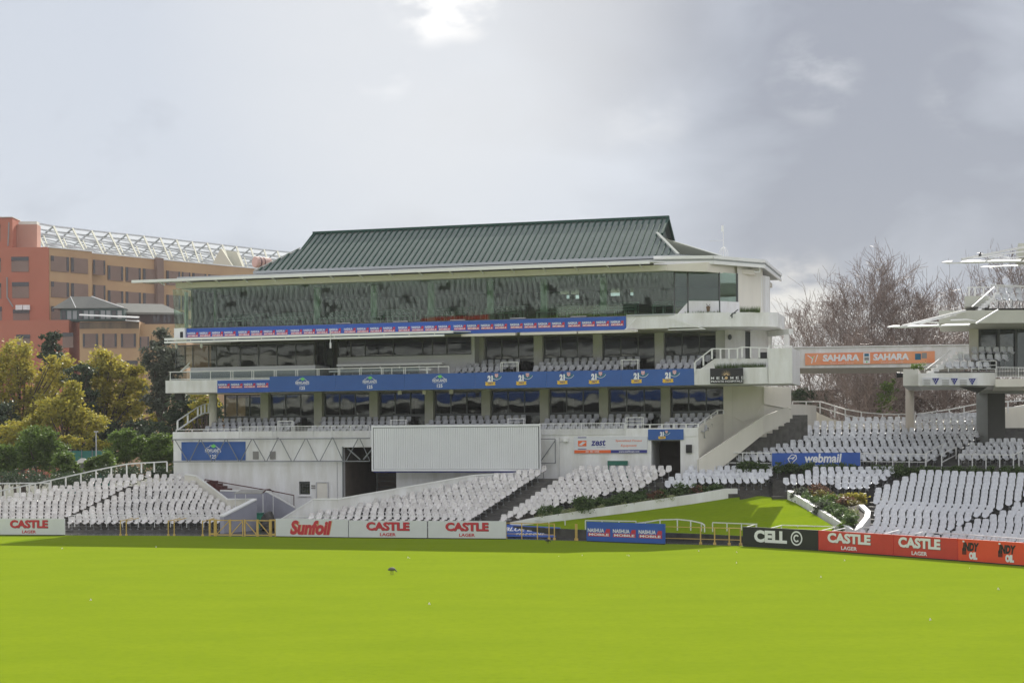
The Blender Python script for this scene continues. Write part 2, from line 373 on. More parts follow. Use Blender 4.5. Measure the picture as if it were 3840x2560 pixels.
# paved walkway between boards and stands
g = MB(); back = [(p.x, p.y+9) for p in BND]
for i in range(len(BND)-1):
    a, b = BND[i], BND[i+1]; g.add([(a.x, a.y+.25, .004), (b.x, b.y+.25, .004), (b.x, b.y+14, .004), (a.x, a.y+14, .004)], [(0, 1, 2, 3)])
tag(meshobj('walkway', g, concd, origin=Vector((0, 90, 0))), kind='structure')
# sloping lawn
def P3(px, py, D): return tuple(PD(px, py, D))
lp = [P3(1925, 1972, 89.9), P3(2100, 1982, 89.0), P3(2300, 1992, 87.6), P3(2495, 1997, 86.2), P3(2649, 2003, 84.9), P3(2781, 2010, 83.6), P3(2950, 2010, 82), P3(3110, 2008, 80.5),
      P3(3125, 1972, 82.9), P3(2960, 1870, 92.6), P3(2843, 1858, 93.4), P3(2766, 1862, 93.9), P3(2600, 1888, 93.2), P3(2345, 1923, 92.0), P3(2120, 1950, 90.9)]
g = MB(); cvt = P3(2720, 1925, 89.5); n = len(lp)
g.add([cvt]+lp, [(0, i+1, (i+1) % n+1) for i in range(n)])
g.add(lp+[(x, y, -.05) for x, y, z in lp], [(i, n+i, n+(i+1) % n, (i+1) % n) for i in range(n)])
tag(meshobj('lawn', g, mlawn, origin=Vector(lp[0])), kind='structure')
g = MB()                                          # dark kerb under the lawn edge
kb = lp[:8]
for a, b in zip(kb[:-1], kb[1:]): g.add([(a[0], a[1]-.28, 0), (b[0], b[1]-.28, 0), (b[0], b[1]-.03, 0), (a[0], a[1]-.03, 0), (a[0], a[1]-.28, a[2]+.03), (b[0], b[1]-.28, b[2]+.03), (b[0], b[1]-.03, b[2]+.03), (a[0], a[1]-.03, a[2]+.03)], [(0, 3, 2, 1), (4, 5, 6, 7), (0, 1, 5, 4), (1, 2, 6, 5), (2, 3, 7, 6), (3, 0, 4, 7)])
tag(meshobj('kerb', g, concd), kind='structure')

# ------------------------------------------------------------------ the pavilion
greenc = mat('inner_column_green', (.36, .42, .34), .6)
pav = thing('pavilion', 'long white three storey cricket pavilion with green hipped metal roof and glazed top level', 'pavilion', (0, 0, 0), FM)
def part(name, m, mats, smooth=False, parent=None, label=None):
    o = meshobj(name, m, mats, parent or pav, FM, smooth=smooth)
    if label: o['label'] = label
    return o
UL = -23.44; UC = U(2618, 0)                      # left end and right corner of the ground wall
ZP = 6.11; ZC1, ZC0 = 5.62, 4.16
uo0, uo1 = U(1285, 0), U(1484, 0); ud0, ud1 = U(2441, 0), U(2550, 0)
# ground wall, cut round its openings
g = MB(); T = .35
wl = [(UL, uo0, 0, ZP), (uo0, uo1, 5.05, ZP), (uo1, ud0, 0, ZP), (ud0, ud1, 5.38, ZP), (ud1, UC, 0, ZP)]
wx0, wx1, wz0, wz1 = U(1119, 0), U(1160, 0), 2.0, 2.85
hx0, hx1 = U(2280, 0), U(2352, 0)
g.box(UL, wx0, 0, T, 0, ZP); g.box(wx0, wx1, 0, T, 0, wz0); g.box(wx0, wx1, 0, T, wz1, ZP); g.box(wx1, uo0, 0, T, 0, ZP)
g.box(uo0, uo1, 0, T, 5.05, ZP); g.box(uo1, ud0, 0, T, 0, ZP); g.box(ud0, ud1, 0, T, 5.38, ZP); g.box(ud1, UC, 0, T, 0, ZP)
part('ground_wall', g, white)
g = MB(); g.box(UL-.02, UL+7.2, -.05, -.004, 5.72, ZP+.02); g.box(UL-.02, U(1386, 0), -.06, -.006, 5.66, 5.715)     # coping edge
part('parapet_edge', g, white)
# side and rear walls, floors
g = MB(); g.box(UL, UL+T, T+.003, 14, 0, 5.6); g.box(UL+T+.003, 12, 13.65, 14, 0, 12.9); part('rear_wall', g, creamw); g = MB(); g.slab([(14.35, 6.7, 0), (12.6, 13.6, 0), (12.6, 13.6, 16.15), (14.35, 6.7, 16.15)], (-.2, 0, 0)); part('side_wall', g, creamw); part('side_wall', B(12.3, 12.39, 11.7, 13.6, 12.95, 16.15), creamw)
g = MB(); g.box(uo0, uo1+.5, 6.0, 6.2, 0, 5.5); g.box(uo0-.004, uo0-.2, T+.01, 6, 0, 5.4); g.box(uo1+.004, uo1+.2, T+.01, 6, 0, 5.4)
part('tunnel_wall', g, beigew, label='beige tunnel wall behind the sight screen')
g = MB(); u1 = U(1420, 3); g.box(u1, u1+.07, 2.5, 2.6, .1, 3.9); g.box(u1+2.1, u1+2.17, 2.5, 2.6, .1, 3.9)
for k in range(9): g.box(u1, u1+2.17, 2.48, 2.54, .5+k*.38, .54+k*.38)
u2 = U(1350, 5.9); g.box(u2, u2+.75, 5.9, 5.99, .6, 2.9)
part('tunnel_gate', g, framed)
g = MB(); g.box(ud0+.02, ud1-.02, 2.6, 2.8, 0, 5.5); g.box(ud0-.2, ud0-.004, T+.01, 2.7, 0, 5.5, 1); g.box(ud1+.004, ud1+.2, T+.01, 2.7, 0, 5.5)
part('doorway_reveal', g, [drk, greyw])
g = MB(); g.box(wx0+.04, wx1-.04, .16, .2, wz0+.03, wz1-.03); part('window_pane', g, g_mid)
g = MB()
for k in range(5): x = wx0+.06+k*(wx1-wx0-.12)/4; g.box(x-.012, x+.012, .1, .13, wz0+.05, wz1-.2)
for z in (wz0+.05, wz0+.3, wz0+.55, wz1-.2): g.box(wx0+.05, wx1-.05, .09, .098, z-.012, z+.012)
g.box(wx0, wx1, .06, .3, wz1-.12, wz1-.003); part('window_grille', g, framed)
g = MB(); g.box(wx0-.06, wx1+.06, -.09, -.004, wz0-.12, wz0-.03); part('window_sill', g, white)
g = MB(); dx0, dx1 = U(1187, 0), U(1227, 0); g.box(dx0, dx1, -.035, -.004, 0, 2.75); part('door', g, creamw)
g = MB(); g.bar((dx0-.03, -.05, 0), (dx0-.03, -.05, 2.8), .05); g.bar((dx1+.03, -.05, 0), (dx1+.03, -.05, 2.8), .05); g.bar((dx0-.05, -.05, 2.8), (dx1+.05, -.05, 2.8), .05); part('door_frame', g, greyw)
g = MB(); x = U(1172, 0); g.box(x-.12, x+.16, -.04, -.01, 2.52, 2.62); g.box(x-.12, x+.16, -.04, -.01, 2.38, 2.47); part('vent', g, vent)
for px in (958, 1022):
    x = U(px, 0); g = MB(); g.box(x-.2, x+.2, -.05, -.008, 4.3, 4.82)
    for k in range(6): g.box(x-.15, x+.15, -.07, -.052, 4.36+k*.075, 4.4+k*.075)
    part('vent', g, vent)
g = MB(); g.box(U(2572, 0), U(2594, 0), -.12, -.005, 4.6, 5.1); part('speaker_box', g, lblk)
g = MB(); g.box(hx0, hx1, -.05, -.004, 3.25, 4.12, 1); g.box(hx0-.03, hx1+.03, -.14, -.055, 3.86, 4.14); g.box(hx0-.03, hx0+.05, -.14, -.055, 2.6, 3.855); g.box(hx1-.05, hx1+.03, -.14, -.055, 2.6, 3.855)
part('service_hatch', g, [hatchg, boardw])
g = MB(); x = U(2122, 0); g.box(x-.13, x+.13, -.2, -.01, 5.32, 5.55); part('floodlight', g, whitem)
g = MB(); x = U(2095, 0); g.path([(x, -.02, 0), (x, -.02, 2.9), (x+.05, -.02, 5.6)], .015); g.path([(x, -.03, 5.3), (x+.5, -.03, 5.4)], .012); x2 = U(1268, 0); g.path([(x2-.1, -.02, .3), (x2-.1, -.02, 4.1)], .02); part('conduit', g, greyw)
# rows of floor slabs; level one terrace
g = MB(); g.box(UL+.4, UC-.1, T+.004, 4.2, 5.3, 5.45); 
RV = [.95, 1.75, 2.55, 3.35]; RZ1 = [5.45, 5.72, 5.99, 6.26]
for k in range(4): g.box(UL+.6, UC+(U(2713, 3.3)-UC)*max(0, RV[k]-.32)/3.3-.12, RV[k]-.32, 4.3 if k == 3 else RV[k]+.478, 5.452, RZ1[k] + (0.0 if k else .04))
part('lower_terrace', g, conc)
GV = 4.0
def cols(us, z0, z1, m, v=3.85, w=.58, d=.5, nm='column'):
    for u in us: part(nm, B(u-w/2, u+w/2, v-d/2, v+d/2, z0, z1), m)
C1 = [U(991, 3.6), U(1192, 3.6), U(1400, 3.6), U(1608, 3.6), U(1821, 3.6), U(2040, 3.6), U(2263, 3.6), U(2495, 3.6), U(2730, 3.6)]
cols(C1, 6.2, 8.72, olivec)
m = MB(); m.tube((U(799, 3.3), 3.3, 5.9), (U(799, 3.3), 3.3, 8.72), .27, .27, 14); part('round_column', m, creamw, smooth=True)
C2 = [U(1799, 3.6), U(2019, 3.6), U(2242, 3.6), U(2473, 3.6), U(2703, 3.6)]
cols(C2, 9.4, 12.25, greyc)
# window bays
def bay(u0, u1, zs, z0, z1, zf, door=True, v=GV, gm=g_mid):
    """glazed bay between columns: fixed panes above a sill, a dark door in the right third below"""
    f = MB(); t = .05
    f.box(u0, u1, v-.04, v+.04, z1-.08, z1); f.box(u0, u0+.09, v-.04, v+.04, z0, z1-.082); f.box(u1-.07, u1, v-.04, v+.04, zf, z1-.082); f.box(u0+.092, u1-.072, v-.04, v+.04, zs-.16, zs)
    d = (u1-u0)/3
    for k in (1, 2): f.box(u0+k*d-.035, u0+k*d+.035, v-.04, v+.04, zs+.002, z1-.082)
    for k in (2,): f.box(u0+k*d-.035, u0+k*d+.035, v-.04, v+.04, zf, zs-.162)
    f.box(u0+2*d+.037, u1-.072, v-.03, v+.03, zf, zf+.14)
    wdw = part('window', f, framed)
    for k in range(3):
        part('pane', B(u0+k*d+.04, u0+(k+1)*d-.04, v-.006, v+.006, zs+.004, z1-.084), gm, parent=wdw)
    part('door_pane', B(u0+2*d+.04, u1-.075, v-.006, v+.006, zf+.145, zs-.165), gm, parent=wdw)
    return wdw
edges = [U(799, 3.3)+.2]+C1
for a, b in zip(edges[:-1], edges[1:]): bay(a+.3, b-.3, 7.2, 6.3, 8.68, 6.28)
for a, b in zip(C2[:-1], C2[1:]): bay(a+.3, b-.3, 10.75, 9.5, 12.15, 9.7)
# dado wall under the fixed panes
for a, b in zip(edges[:-1], edges[1:]): d = (b-a-.6)/3; part('dado', B(a+.3, a+.3+2*d-.04, 4.0, 4.06, 6.1, 7.03), inter)
for a, b in zip(C2[:-1], C2[1:]): d = (b-a-.6)/3; part('dado', B(a+.3, a+.3+2*d-.04, 4.0, 4.06, 9.3, 10.58), inter)
# rooms behind the glass
g = MB(); g.box(UL+1.2, 13, 8.5, 8.6, 6.1, 8.6); g.box(UL+1.2, 13, 4.1, 8.5, 6.0, 6.1, 1); g.box(UL+1.2, 13, 8.5, 8.6, 9.2, 12.2); g.box(UL+2, 13, 4.1, 8.5, 9.1, 9.19, 1)
for k, u in enumerate(np.arange(-21, 12, 2.6)): g.box(u, u+.9, 7.2, 8.4, 6.11, 6.11+.9+.3*(k % 3), 2 if k % 2 else 0); g.box(u+.4, u+1.5, 7, 8, 9.2, 10.3+.3*(k % 2), 2 if k % 3 else 0)
for k, u in enumerate(np.arange(-20, 12, 5.3)): g.box(u, u+.7, 8.44, 8.49, 6.8, 8.2, 3)
part('interior_room', g, [inter, interg, deskm, greyw])
# level two slab: from the white left box to the box on the right
ur = U(2973, -.6)
g = MB(); g.box(U(621, 0), 11.55, 0, 4.4, 8.72, 9.28); g.box(U(621, 0), U(1012, 0), 0, .18, 9.283, 9.55); g.box(U(1012, 0), 11.55, 0, .18, 9.283, 9.62)
g.prism([(11.553, 0), (U(2880, -.5), -.5), (U(2880, -.5), 4.2), (11.553, 4.2)], 8.70, 9.68)
part('second_floor_slab', g, white)
g = MB(); g.prism([(U(2882, -.7), -.75), (ur, -.85), (ur, 3.6), (U(2882, -.7), 3.6)], 8.68, 10.78); part('end_planter_box', g, white)
g = MB()
for k in range(3): g.box(-4.6, 12.2, 1.0+k*.8, (1.0+k*.8+.797) if k < 2 else 4.2, 9.284, 9.33+.26*k)
g.box(UL+1.0, -4.61, 1.0, 4.2, 9.284, 9.32)
part('upper_terrace', g, conc)
# left glazed box of level two
ua, ub = U(690, .9), U(1186, .9)
g = MB(); g.box(U(716, .8), ub, .75, .9, 9.5, 10.42); g.box(ub-.15, ub, .903, 3.6, 9.5, 10.42); part('box_parapet', g, greyw)
g = MB(); g.box(U(660, .95), ub-.2, .98, 1.0, 10.42, 11.85); part('glass_wall', g, g_mid)
g = MB()
for px in (660, 695, 724, 784, 812, 902, 970, 1040, 1110, 1180): u = U(px, .95); g.box(u-.03, u+.03, .93, .975, 10.42, 11.9)
g.box(U(655, .95), ub, .93, .975, 11.86, 11.95); part('mullions', g, framed)
g = MB(); g.box(UL+.8, U(1270, 2.5), 4.0, 4.1, 9.3, 12.2); g.box(UL+3, UL+3.5, 2.5, 3, 9.3, 12.2); g.box(UL+8, UL+9, 2.6, 3.6, 9.3, 11.2); part('interior_wall', g, [inter])
g = MB(); u0, u1 = U(1187, 3), U(1247, 3); g.box(u0, u1, 3.2, 3.25, 9.3, 12.1); part('glass_door', g, g_mid)
g = MB()
for u in (u0, (u0+u1)/2, u1): g.box(u-.05, u+.05, 3.12, 3.19, 9.3, 12.1)
part('door_frame', g, framed)
# centre box: white wall with strip window above
u0, u1 = U(1267, 2.6), U(1781, 2.6)
g = MB(); g.box(u0, u1, 2.6, 2.75, 9.3, 10.98); g.box(U(1769, 2.6), u1, 2.6, 2.75, 10.983, 12.2); g.box(u1-.15, u1, 2.753, 3.6, 9.3, 12.2); part('box_wall', g, greyw)
g = MB(); g.box(u0, U(1768, 2.6), 2.68, 2.7, 11.05, 12.15); part('strip_window', g, g_mid)
g = MB()
for px in (1268, 1316, 1370, 1476, 1585, 1622, 1677, 1768): u = U(px, 2.6); g.box(u-.03, u+.03, 2.62, 2.675, 11.02, 12.15)
g.box(u0, U(1769, 2.6), 2.6, 2.675, 10.985, 11.05); part('mullions', g, framed)
for a, b, z, v in ((1263, 1658, 10.35, 1.9), (1234, 1617, 9.93, 1.2)):
    g = MB(); ua2, ub2 = U(a, v), U(b, v); g.box(ua2, ub2, v, v+.5, z, z+.14)
    for k in range(6): x = ua2+.3+k*(ub2-ua2-.6)/5; g.box(x-.05, x+.05, v+.2, v+.3, 9.33, z-.002)
    part('press_desk', g, whitem)
# level three: slab with band, floor, glass, fascia
g = MB(); g.box(U(660, 0), 9.8, 0.02, 12, 12.16, 12.98); part('third_floor_slab', g, ivory)
g = MB(); u0, u1 = U(661, 0), U(701, 0); g.box(u0, u1, -.25, .016, 12.2, 13.0); g.box(u0+.45, u1-.12, -.27, -.252, 12.3, 12.75, 1); part('floodlight_box', g, [whitem, lblk])
GT, GB = .72, 1.0
glt = [(U(658, 1), GB, 13.05), (U(2532, 1), GB, 13.05), (U(2532, 1), GT, 15.68), (U(658, 1), GT, 15.68)]
g = MB(); g.slab(glt, (0, .02, 0)); part('glass_front', g, g_top)
g = MB()
for px in (700, 1250, 1640, 2050): pass
g.slab([(U(658, 1), GB-.02, 13.0), (U(2532, 1), GB-.02, 13.0), (U(2532, 1), GB-.06, 13.08), (U(658, 1), GB-.06, 13.08)], (0, .05, 0)); part('glass_sill', g, framed)
for px in (702, 750, 812, 1195, 1408, 1622, 1844, 2045, 2268): u = U(px, 3); w_ = .22 if px > 900 else .05; part('inner_column', B(u-w_, u+w_, 2.8, 3.15, 13.102, 15.7), greenc)
g = MB(); g.box(UL+.6, 13, 1.05, 12, 12.985, 13.1)
for k in range(3): g.box(UL+3, 10.4, 4.0+k*1.6, (4.0+k*1.6+1.597) if k < 2 else 11, 13.101, 13.3+.3*k)
part('interior_floor', g, interg)
wins = [(2103, 2137, 1076, 1103), (2144, 2174, 1076, 1103), (2126, 2138, 1106, 1120), (2160, 2174, 1106, 1120), (2292, 2327, 1074, 1110), (2366, 2378, 1063, 1108)]
bw = 11.5; cuts = sorted([(U(a, bw), U(b, bw), PV(a, d, bw)[2], PV(a, c, bw)[2]) for a, b, c, d in wins])
g = MB(); u = UL+.6
xs = sorted(set([UL+.6, 13]+[c[0] for c in cuts]+[c[1] for c in cuts]))
for a, b in zip(xs[:-1], xs[1:]):
    hs = sorted([(c[2], c[3]) for c in cuts if c[0] < (a+b)/2 < c[1]]); z = 12.99
    for h0, h1 in hs: g.box(a, b, bw, bw+.1, z, h0); z = h1
    g.box(a, b, bw, bw+.1, z, 16.1)
g.box(UL+.7, UL+.8, 1.3, bw-.01, 13, 15.7); part('interior_back_wall', g, inter)
for row, v, zt in ((0, 2.2, 13.55), (1, 3.2, 13.8), (2, 4.6, 14.05), (3, 6.2, 14.3)):
    for k in range(9 if row else 9):
        a = -21.5+k*3.75-row*.2; 
        if a+2.6 > 11: continue
        g = MB(); g.box(a, a+2.7, v, v+.45, zt, zt+.05)
        for q in range(5): g.box(a+q*.66, a+q*.66+.05, v+.1, v+.15, 13.11, zt-.002)
        part('desk', g, deskm)
for px in (1290, 1505, 1719, 1945, 2172, 2392): u = U(px, .9); part('window_ledge', B(u-.5, u+.5, .80, .93, 13.085, 13.13), greyw)
# top fascia and canopy
g = MB(); g.box(UL+.25, 9.9, 0, .3, 15.68, 16.03); part('fascia', g, ivory)
g = MB(); g.slab([(U(661, 0), .303, 15.7), (9.9, .303, 15.7), (11.5, 1.3, 15.7), (14.6, 4.4, 15.7), (14.6, 13.9, 15.7), (UL+.8, 13.9, 15.7)], (0, 0, .28)); part('ceiling_slab', g, ivory)
ct = U(497, -1); ce = U(2440, -1)
g = MB(); g.box(ct, ce, -1.05, -.93, 16.02, 16.2); part('canopy_gutter', g, whitem)
g = MB(); g.slab([(ct, -.927, 16.14), (ce, -.927, 16.14), (U(2500, -.1), -.05, 16.14), (U(661, 0)-2.2, -.05, 16.14)], (0, 0, .05)); part('canopy', g, whitem)
for k in range(17):
    u = U(661, 0)-.8+k*2.02; g = MB(); g.bar((u, -.92, 16.08), (u, -.005, 15.92), .05, .09); part('canopy_bracket', g, whitem)
g = MB()
for k in range(3): g.box(ct+.8+k*.9, ct+1.5+k*.9, -.9, -.2, 16.03, 16.06)
part('canopy_louvre', g, whitem)
# flat deck and parapet gutter of the right end
B0, B1, B2 = (9.0, .35), (12.5, 1.2), (15.2, 4.6)
g = MB(); g.prism([(UL+.3, .1), B0, B1, B2, (15.2, 13.8), (UL+.8, 13.8)], 16.2, 16.42); part('roof_deck', g, gutterm)
g = MB()
for a, b in ((B0, B1), (B1, B2), (B2, (15.2, 13.8))):
    g.bar((a[0], a[1]-.06, 16.52), (b[0], b[1]-.06, 16.52), .16, .18); g.bar((a[0], a[1], 16.2), (b[0], b[1], 16.2), .08, .2)
part('gutter', g, whitem)
g = MB(); a, b = (9.9, .1), (12.2, .95); g.slab([(a[0], a[1], 15.68), (b[0], b[1], 15.62), (b[0], b[1], 16.2), (a[0], a[1], 16.05)], (-.1, .3, 0)); c = (14.2, 4.4)
g.slab([(b[0], b[1], 15.62), (c[0], c[1], 15.62), (c[0], c[1], 16.2), (b[0], b[1], 16.2)], (-.2, .15, 0)); part('eave_soffit', g, ivory)
# hipped roof with gablets
zr, ze = 20.1, 17.03; rk = (zr-ze)/5.0
RLu, RRu = -17.06, 8.29; am = 2.1; zg = zr-rk*am
gl_u, gr_u = -17.25, 7.95
Lf, Rf = (-19.35, 4, ze), (9.85, 4, ze); Rl, Rr = (RLu, 9, zr), (RRu, 9, zr)
G1l, G1r = (gl_u, 9-am, zg), (gr_u, 9-am, zg); G2l, G2r = (gl_u+.4, 9+am, zg-.5), (gr_u, 9+am, zg)
Rc = (12.25, 6.1, ze); Rb = (12.25, 14, ze); Lb = (-19.35, 14, ze)
g = MB(); P = [Lf, Rf, G1r, (RRu, 9-am, zg), Rr, Rl, (RLu, 9-am, zg), G1l]
g.add(P, [tuple(range(8))]); g.add([Lb, Rb, G2r, (RRu, 9+am, zg), Rr, Rl, (RLu, 9+am, zg), G2l], [tuple(range(7, -1, -1))])
g.add([Rf, Rc, G2r, G1r], [(0, 1, 2), (0, 2, 3)]); g.add([Rc, Rb, G2r], [(0, 1, 2)]); g.add([Lf, G1l, G2l, Lb], [(0, 1, 2, 3)])
roof = part('roof', g, roofg)
for x in (gr_u, gl_u+.1): g = MB(); g.add([(x, 9-am, zg), (x, 9+am, zg), (x, 9, zr-.1)], [(0, 1, 2)]); part('gable', g, roofg, parent=roof)
g = MB(); nseam = 63; nrm = Vector((0, -rk, 1)).normalized()*.05
def fz(v): return ze+rk*(v-4)
for i in range(nseam+6):
    u = -19.0+i*.415
    if u > 9.6: break
    v0 = 4.03; v1 = 8.86
    if u < gl_u: v1 = 4+(u+19.35)/(gl_u+19.35)*(9-am-4)
    elif u < RLu: v1 = 9-am
    elif u > RRu: v1 = 4+(9.85-u)/(9.85-gr_u)*(9-am-4)
    elif u > gr_u and False: pass
    if v1-v0 > .1: g.bar((u, v0, fz(v0)+.05), (u, v1, fz(v1)+.05), .085, .10, up=(0, -rk, 1))
part('seams', g, seamg, parent=roof)
g = MB()
for i in range(1, 16):                            # fine ribs of the lit hip end
    t = i/16; a = Vector(Rf).lerp(Vector(Rc), t); b = Vector(G1r).lerp(Vector(G2r), t); g.bar(a+Vector((0, 0, .05)), b+Vector((0, 0, .05)), .05, .07)
for i in range(1, 14):
    t = i/14; a = Vector(Rc).lerp(Vector(Rb), t); g.bar(a+Vector((0, 0, .04)), Vector(G2r)+Vector((0, 0, .04)), .04, .05)
part('hip_ribs', g, mat('hip_rib_grey', (.13, .14, .12), .6, spec=0), parent=roof)
g = MB(); up = Vector((0, 0, .07))
g.bar(Vector(Rl)-Vector((.05, 0, 0))+up, Vector(Rr)+Vector((.1, 0, 0))+up, .35, .16)
g.bar((RRu+.03, 9, zr+.02), (RRu+.03, 9-am-.1, zg-.03), .14, .16); g.bar((RRu+.03, 9, zr+.02), (RRu+.03, 9+am+.1, zg-.03), .14, .16)
g.bar((RLu-.03, 9, zr+.02), (RLu-.03, 9-am, zg), .1, .12)
part('ridge_cap', g, seamg, parent=roof)
g = MB(); g.bar(Vector(G1r)+up, Vector(Rf)+up, .2, .12); g.bar(Vector(G2r)+up, Vector(Rc)+up, .2, .12); g.bar(Vector(G1l)+up, Vector(Lf)+up, .1, .08); part('hip_cap', g, mat('hip_cap_grey', (.42, .44, .41), .5, spec=0), parent=roof)
g = MB()
for a, b in ((Lf, Rf), (Rf, Rc), (Rc, Rb), (Lb, Lf)): g.bar(Vector(a)-Vector((0, .05, .06)), Vector(b)-Vector((0, .05, .06)), .16, .17)
part('eave_gutter', g, gutterm, parent=roof)
g = MB(); g.prism([(-18.9, 4.5), (9.6, 4.5), (11.7, 6.3), (11.7, 13.5), (-18.9, 13.5)], 16.425, 16.98); part('roof_base', g, framed)
# weather vane cage on the deck
g = MB(); cx0, cy0 = U(2717, 5.5), 5.5
for k in range(6):
    a = k*math.pi/3; g.path([(cx0+.28*math.cos(a), cy0+.28*math.sin(a), 16.42), (cx0+.28*math.cos(a), cy0+.28*math.sin(a), 17.3), (cx0+.16*math.cos(a), cy0+.16*math.sin(a), 17.55), (cx0, cy0, 17.62)], .02, 4)
g.tube((cx0, cy0, 16.42), (cx0, cy0, 18.9), .03); g.box(cx0-.13, cx0+.02, cy0-.02, cy0+.02, 18.6, 19.0); g.tube((cx0-.9, cy0, 18.05), (cx0, cy0, 18.05), .015)
part('aerial', g, whitem)
# right end, level three: faceted windows, white wall, planter
Wp = [(U(2532, .9), .9), (U(2701, 2.0), 2.0), (U(2768, 3.2), 3.2), (U(2795, 3.9), 3.9), (U(2862, 6.0), 6.0)]
def panel(name, a, b, z0, z1, m, th=.06, **k): g = MB(); g.slab([(a[0], a[1], z0), (b[0], b[1], z0), (b[0], b[1], z1), (a[0], a[1], z1)], (0, th, 0)); return part(name, g, m, **k)
panel('corner_glass', Wp[0], Wp[1], 13.9, 15.66, g_top, .02); panel('corner_glass', Wp[1], Wp[2], 13.9, 15.66, g_top, .02)
zb = [13.1, 13.55, 13.9]
g = MB()
for t in (0, .3, 1): a = Vector(Wp[0]).lerp(Vector(Wp[1]), t); g.bar((a.x, a.y-.02, 13.1), (a.x, a.y-.02, 15.66), .09)
g.bar((Wp[2][0], Wp[2][1]-.02, 13.9), (Wp[2][0], Wp[2][1]-.02, 15.66), .1); part('corner_mullions', g, framed)
m1 = Vector(Wp[0]).lerp(Vector(Wp[1]), .32)
g = MB(); g.slab([(m1.x-.75, m1.y-.35, 13.0), (m1.x, m1.y-.05, 13.9), (Wp[1][0], Wp[1][1]-.05, 13.9), (Wp[1][0], Wp[1][1]-.05, 13.0)], (0, .2, 0)); g.slab([(Wp[1][0], Wp[1][1]-.05, 13.0), (Wp[2][0]+.1, Wp[2][1]-.05, 13.0), (Wp[2][0]+.1, Wp[2][1]-.05, 13.9), (Wp[1][0], Wp[1][1]-.05, 13.9)], (0, .15, 0)); part('corner_sill_wall', g, white)
panel('corner_glass', Wp[0], (m1.x, m1.y), 13.0, 13.89, g_top, .02)
panel('end_wall', Wp[2], Wp[4], 13.0, 16.19, creamw, .2)
g = MB(); p = Wp[4]; g.path([(p[0]-.1, p[1]-.1, 16.2), (p[0]-.35, p[1]-.3, 16.0), (p[0]-.05, p[1]-.1, 15.6), (p[0]-.05, p[1]-.1, 13.0)], .05); g.path([(12.9, 3.8, 16.0), (14.9, 4.6, 15.85), (14.9, 4.6, 16.3)], .06); part('downpipe', g, whitem)
g = MB(); q = (U(2862, 7), 7.0); q2 = (U(2887, 8), 8.0); g.slab([(q[0], q[1], 12.8), (q2[0], q2[1], 12.8), (q2[0], q2[1], 15.9), (q[0], q[1], 15.9)], (0, .5, 0)); part('end_fin', g, white)
pb = [(U(2352, 0), .0), (U(2510, 0), .0), (U(2565, -.15), -.15), (U(2735, .35), .35), (U(2887, 1.1), 1.1), (U(2919, 1.7), 1.7)]
g = MB()
g.prism([pb[0], pb[1], (pb[1][0], .5), (pb[0][0], .5)], 12.18, 12.99); part('band_wall', g, white)
g = MB(); g.prism([pb[1], pb[2], pb[3], pb[4], pb[5], (pb[5][0], 5.5), (pb[1][0], 5.5)], 12.2, [12.99, 13.06, 13.06, 13.06, 13.06, 13.06, 13.0]); part('corner_planter', g, white)
g = MB(); g.box(U(2352, 0), U(2535, 0), -.06, -.005, 12.96, 13.06); part('band_sill', g, gutterm)
# awning braces
g = MB()
for (x0, y0, x1, y1) in ((2385, 1192, 2345, 1235), (2508, 1190, 2640, 1233), (2506, 1237, 2645, 1233), (2342, 1236, 2392, 1240)):
    a = PV(x0, y0, -.2); b = PV(x1, y1, -.7); g.bar(a, b, .05)
part('awning_brace', g, whitem)
g = MB(); a = PV(2738, 1185, .1); b = PV(2768, 1160, 0); g.bar(a, b, .05); g.bar(PV(2745, 1192, .2), PV(2745, 1175, .2), .07); g.bar(PV(2745, 1175, .15), PV(2760, 1174, .1), .05); part('lamp_bracket', g, framed)
# level two right end wall
e0 = (C2[-1]+.3, 3.7); e1 = (U(2722, 3.6), 3.4); e2 = (U(2795, 4.1), 4.1); e3 = (U(2815, 4.5), 4.5); e4 = (U(2888, 5.2), 5.2)
panel('gallery_wall', e0, e1, 9.4, 12.22, greyc, .2); panel('gallery_wall', e1, e2, 9.4, 12.22, white, .2); panel('gallery_door', (e2[0], e2[1]+.15), (e3[0], e3[1]+.15), 9.4, 12.1, framed, .05); panel('gallery_wall', e3, e4, 9.4, 12.22, white, .2)
g = MB(); x = U(2738, 3.3); g.ball((x, 3.35, 11.75), .13, .1, .18, 0); part('bulkhead_lamp', g, framed, smooth=True)
a0, a1 = U(2888, 5), U(2968, 3); zt = PV(2968, 1232, 3)[2]
g = MB(); g.box(a0, a0+.15, 4.9, 5.1, 9.6, zt-.35); g.bar((a0, 5, zt-.17), (a1, 3, zt-.17), .3, .34); g.bar((a1-.28, 3.2, 9.0), (a1-.28, 3.2, zt-.35), .3, .4); part('end_frame', g, white)
# handrail of the end gallery
def rail(name, pts, h, step=.55, r=.03, lo=.5, parent=pav, m=railm, frame=FM, wposts=None, bars=0):
    g = MB()
    for a, b in zip(pts[:-1], pts[1:]):
        a, b = Vector(a), Vector(b); hz_ = Vector((0, 0, h)); g.bar(a+hz_, b+hz_, r*2, r*1.6)
        if lo: g.bar(a+hz_*lo, b+hz_*lo, r*1.3)
        n_ = max(1, round((b-a).length/step))
        for i in range(n_+1 if (b == Vector(pts[-1])) else n_):
            p = a.lerp(b, i/n_); g.bar(p, p+hz_*.98, wposts or r*1.7, r*1.7)
            if bars and i < n_:
                for j in range(1, bars): q = a.lerp(b, (i+j/bars)/n_); g.bar(q+hz_*.08, q+hz_*.94, r*.7)
        if bars: g.bar(a+hz_*.08, b+hz_*.08, r)
    if parent is not None: return meshobj(name, g, m, parent, frame)
    return meshobj(name, g, m, None, frame)
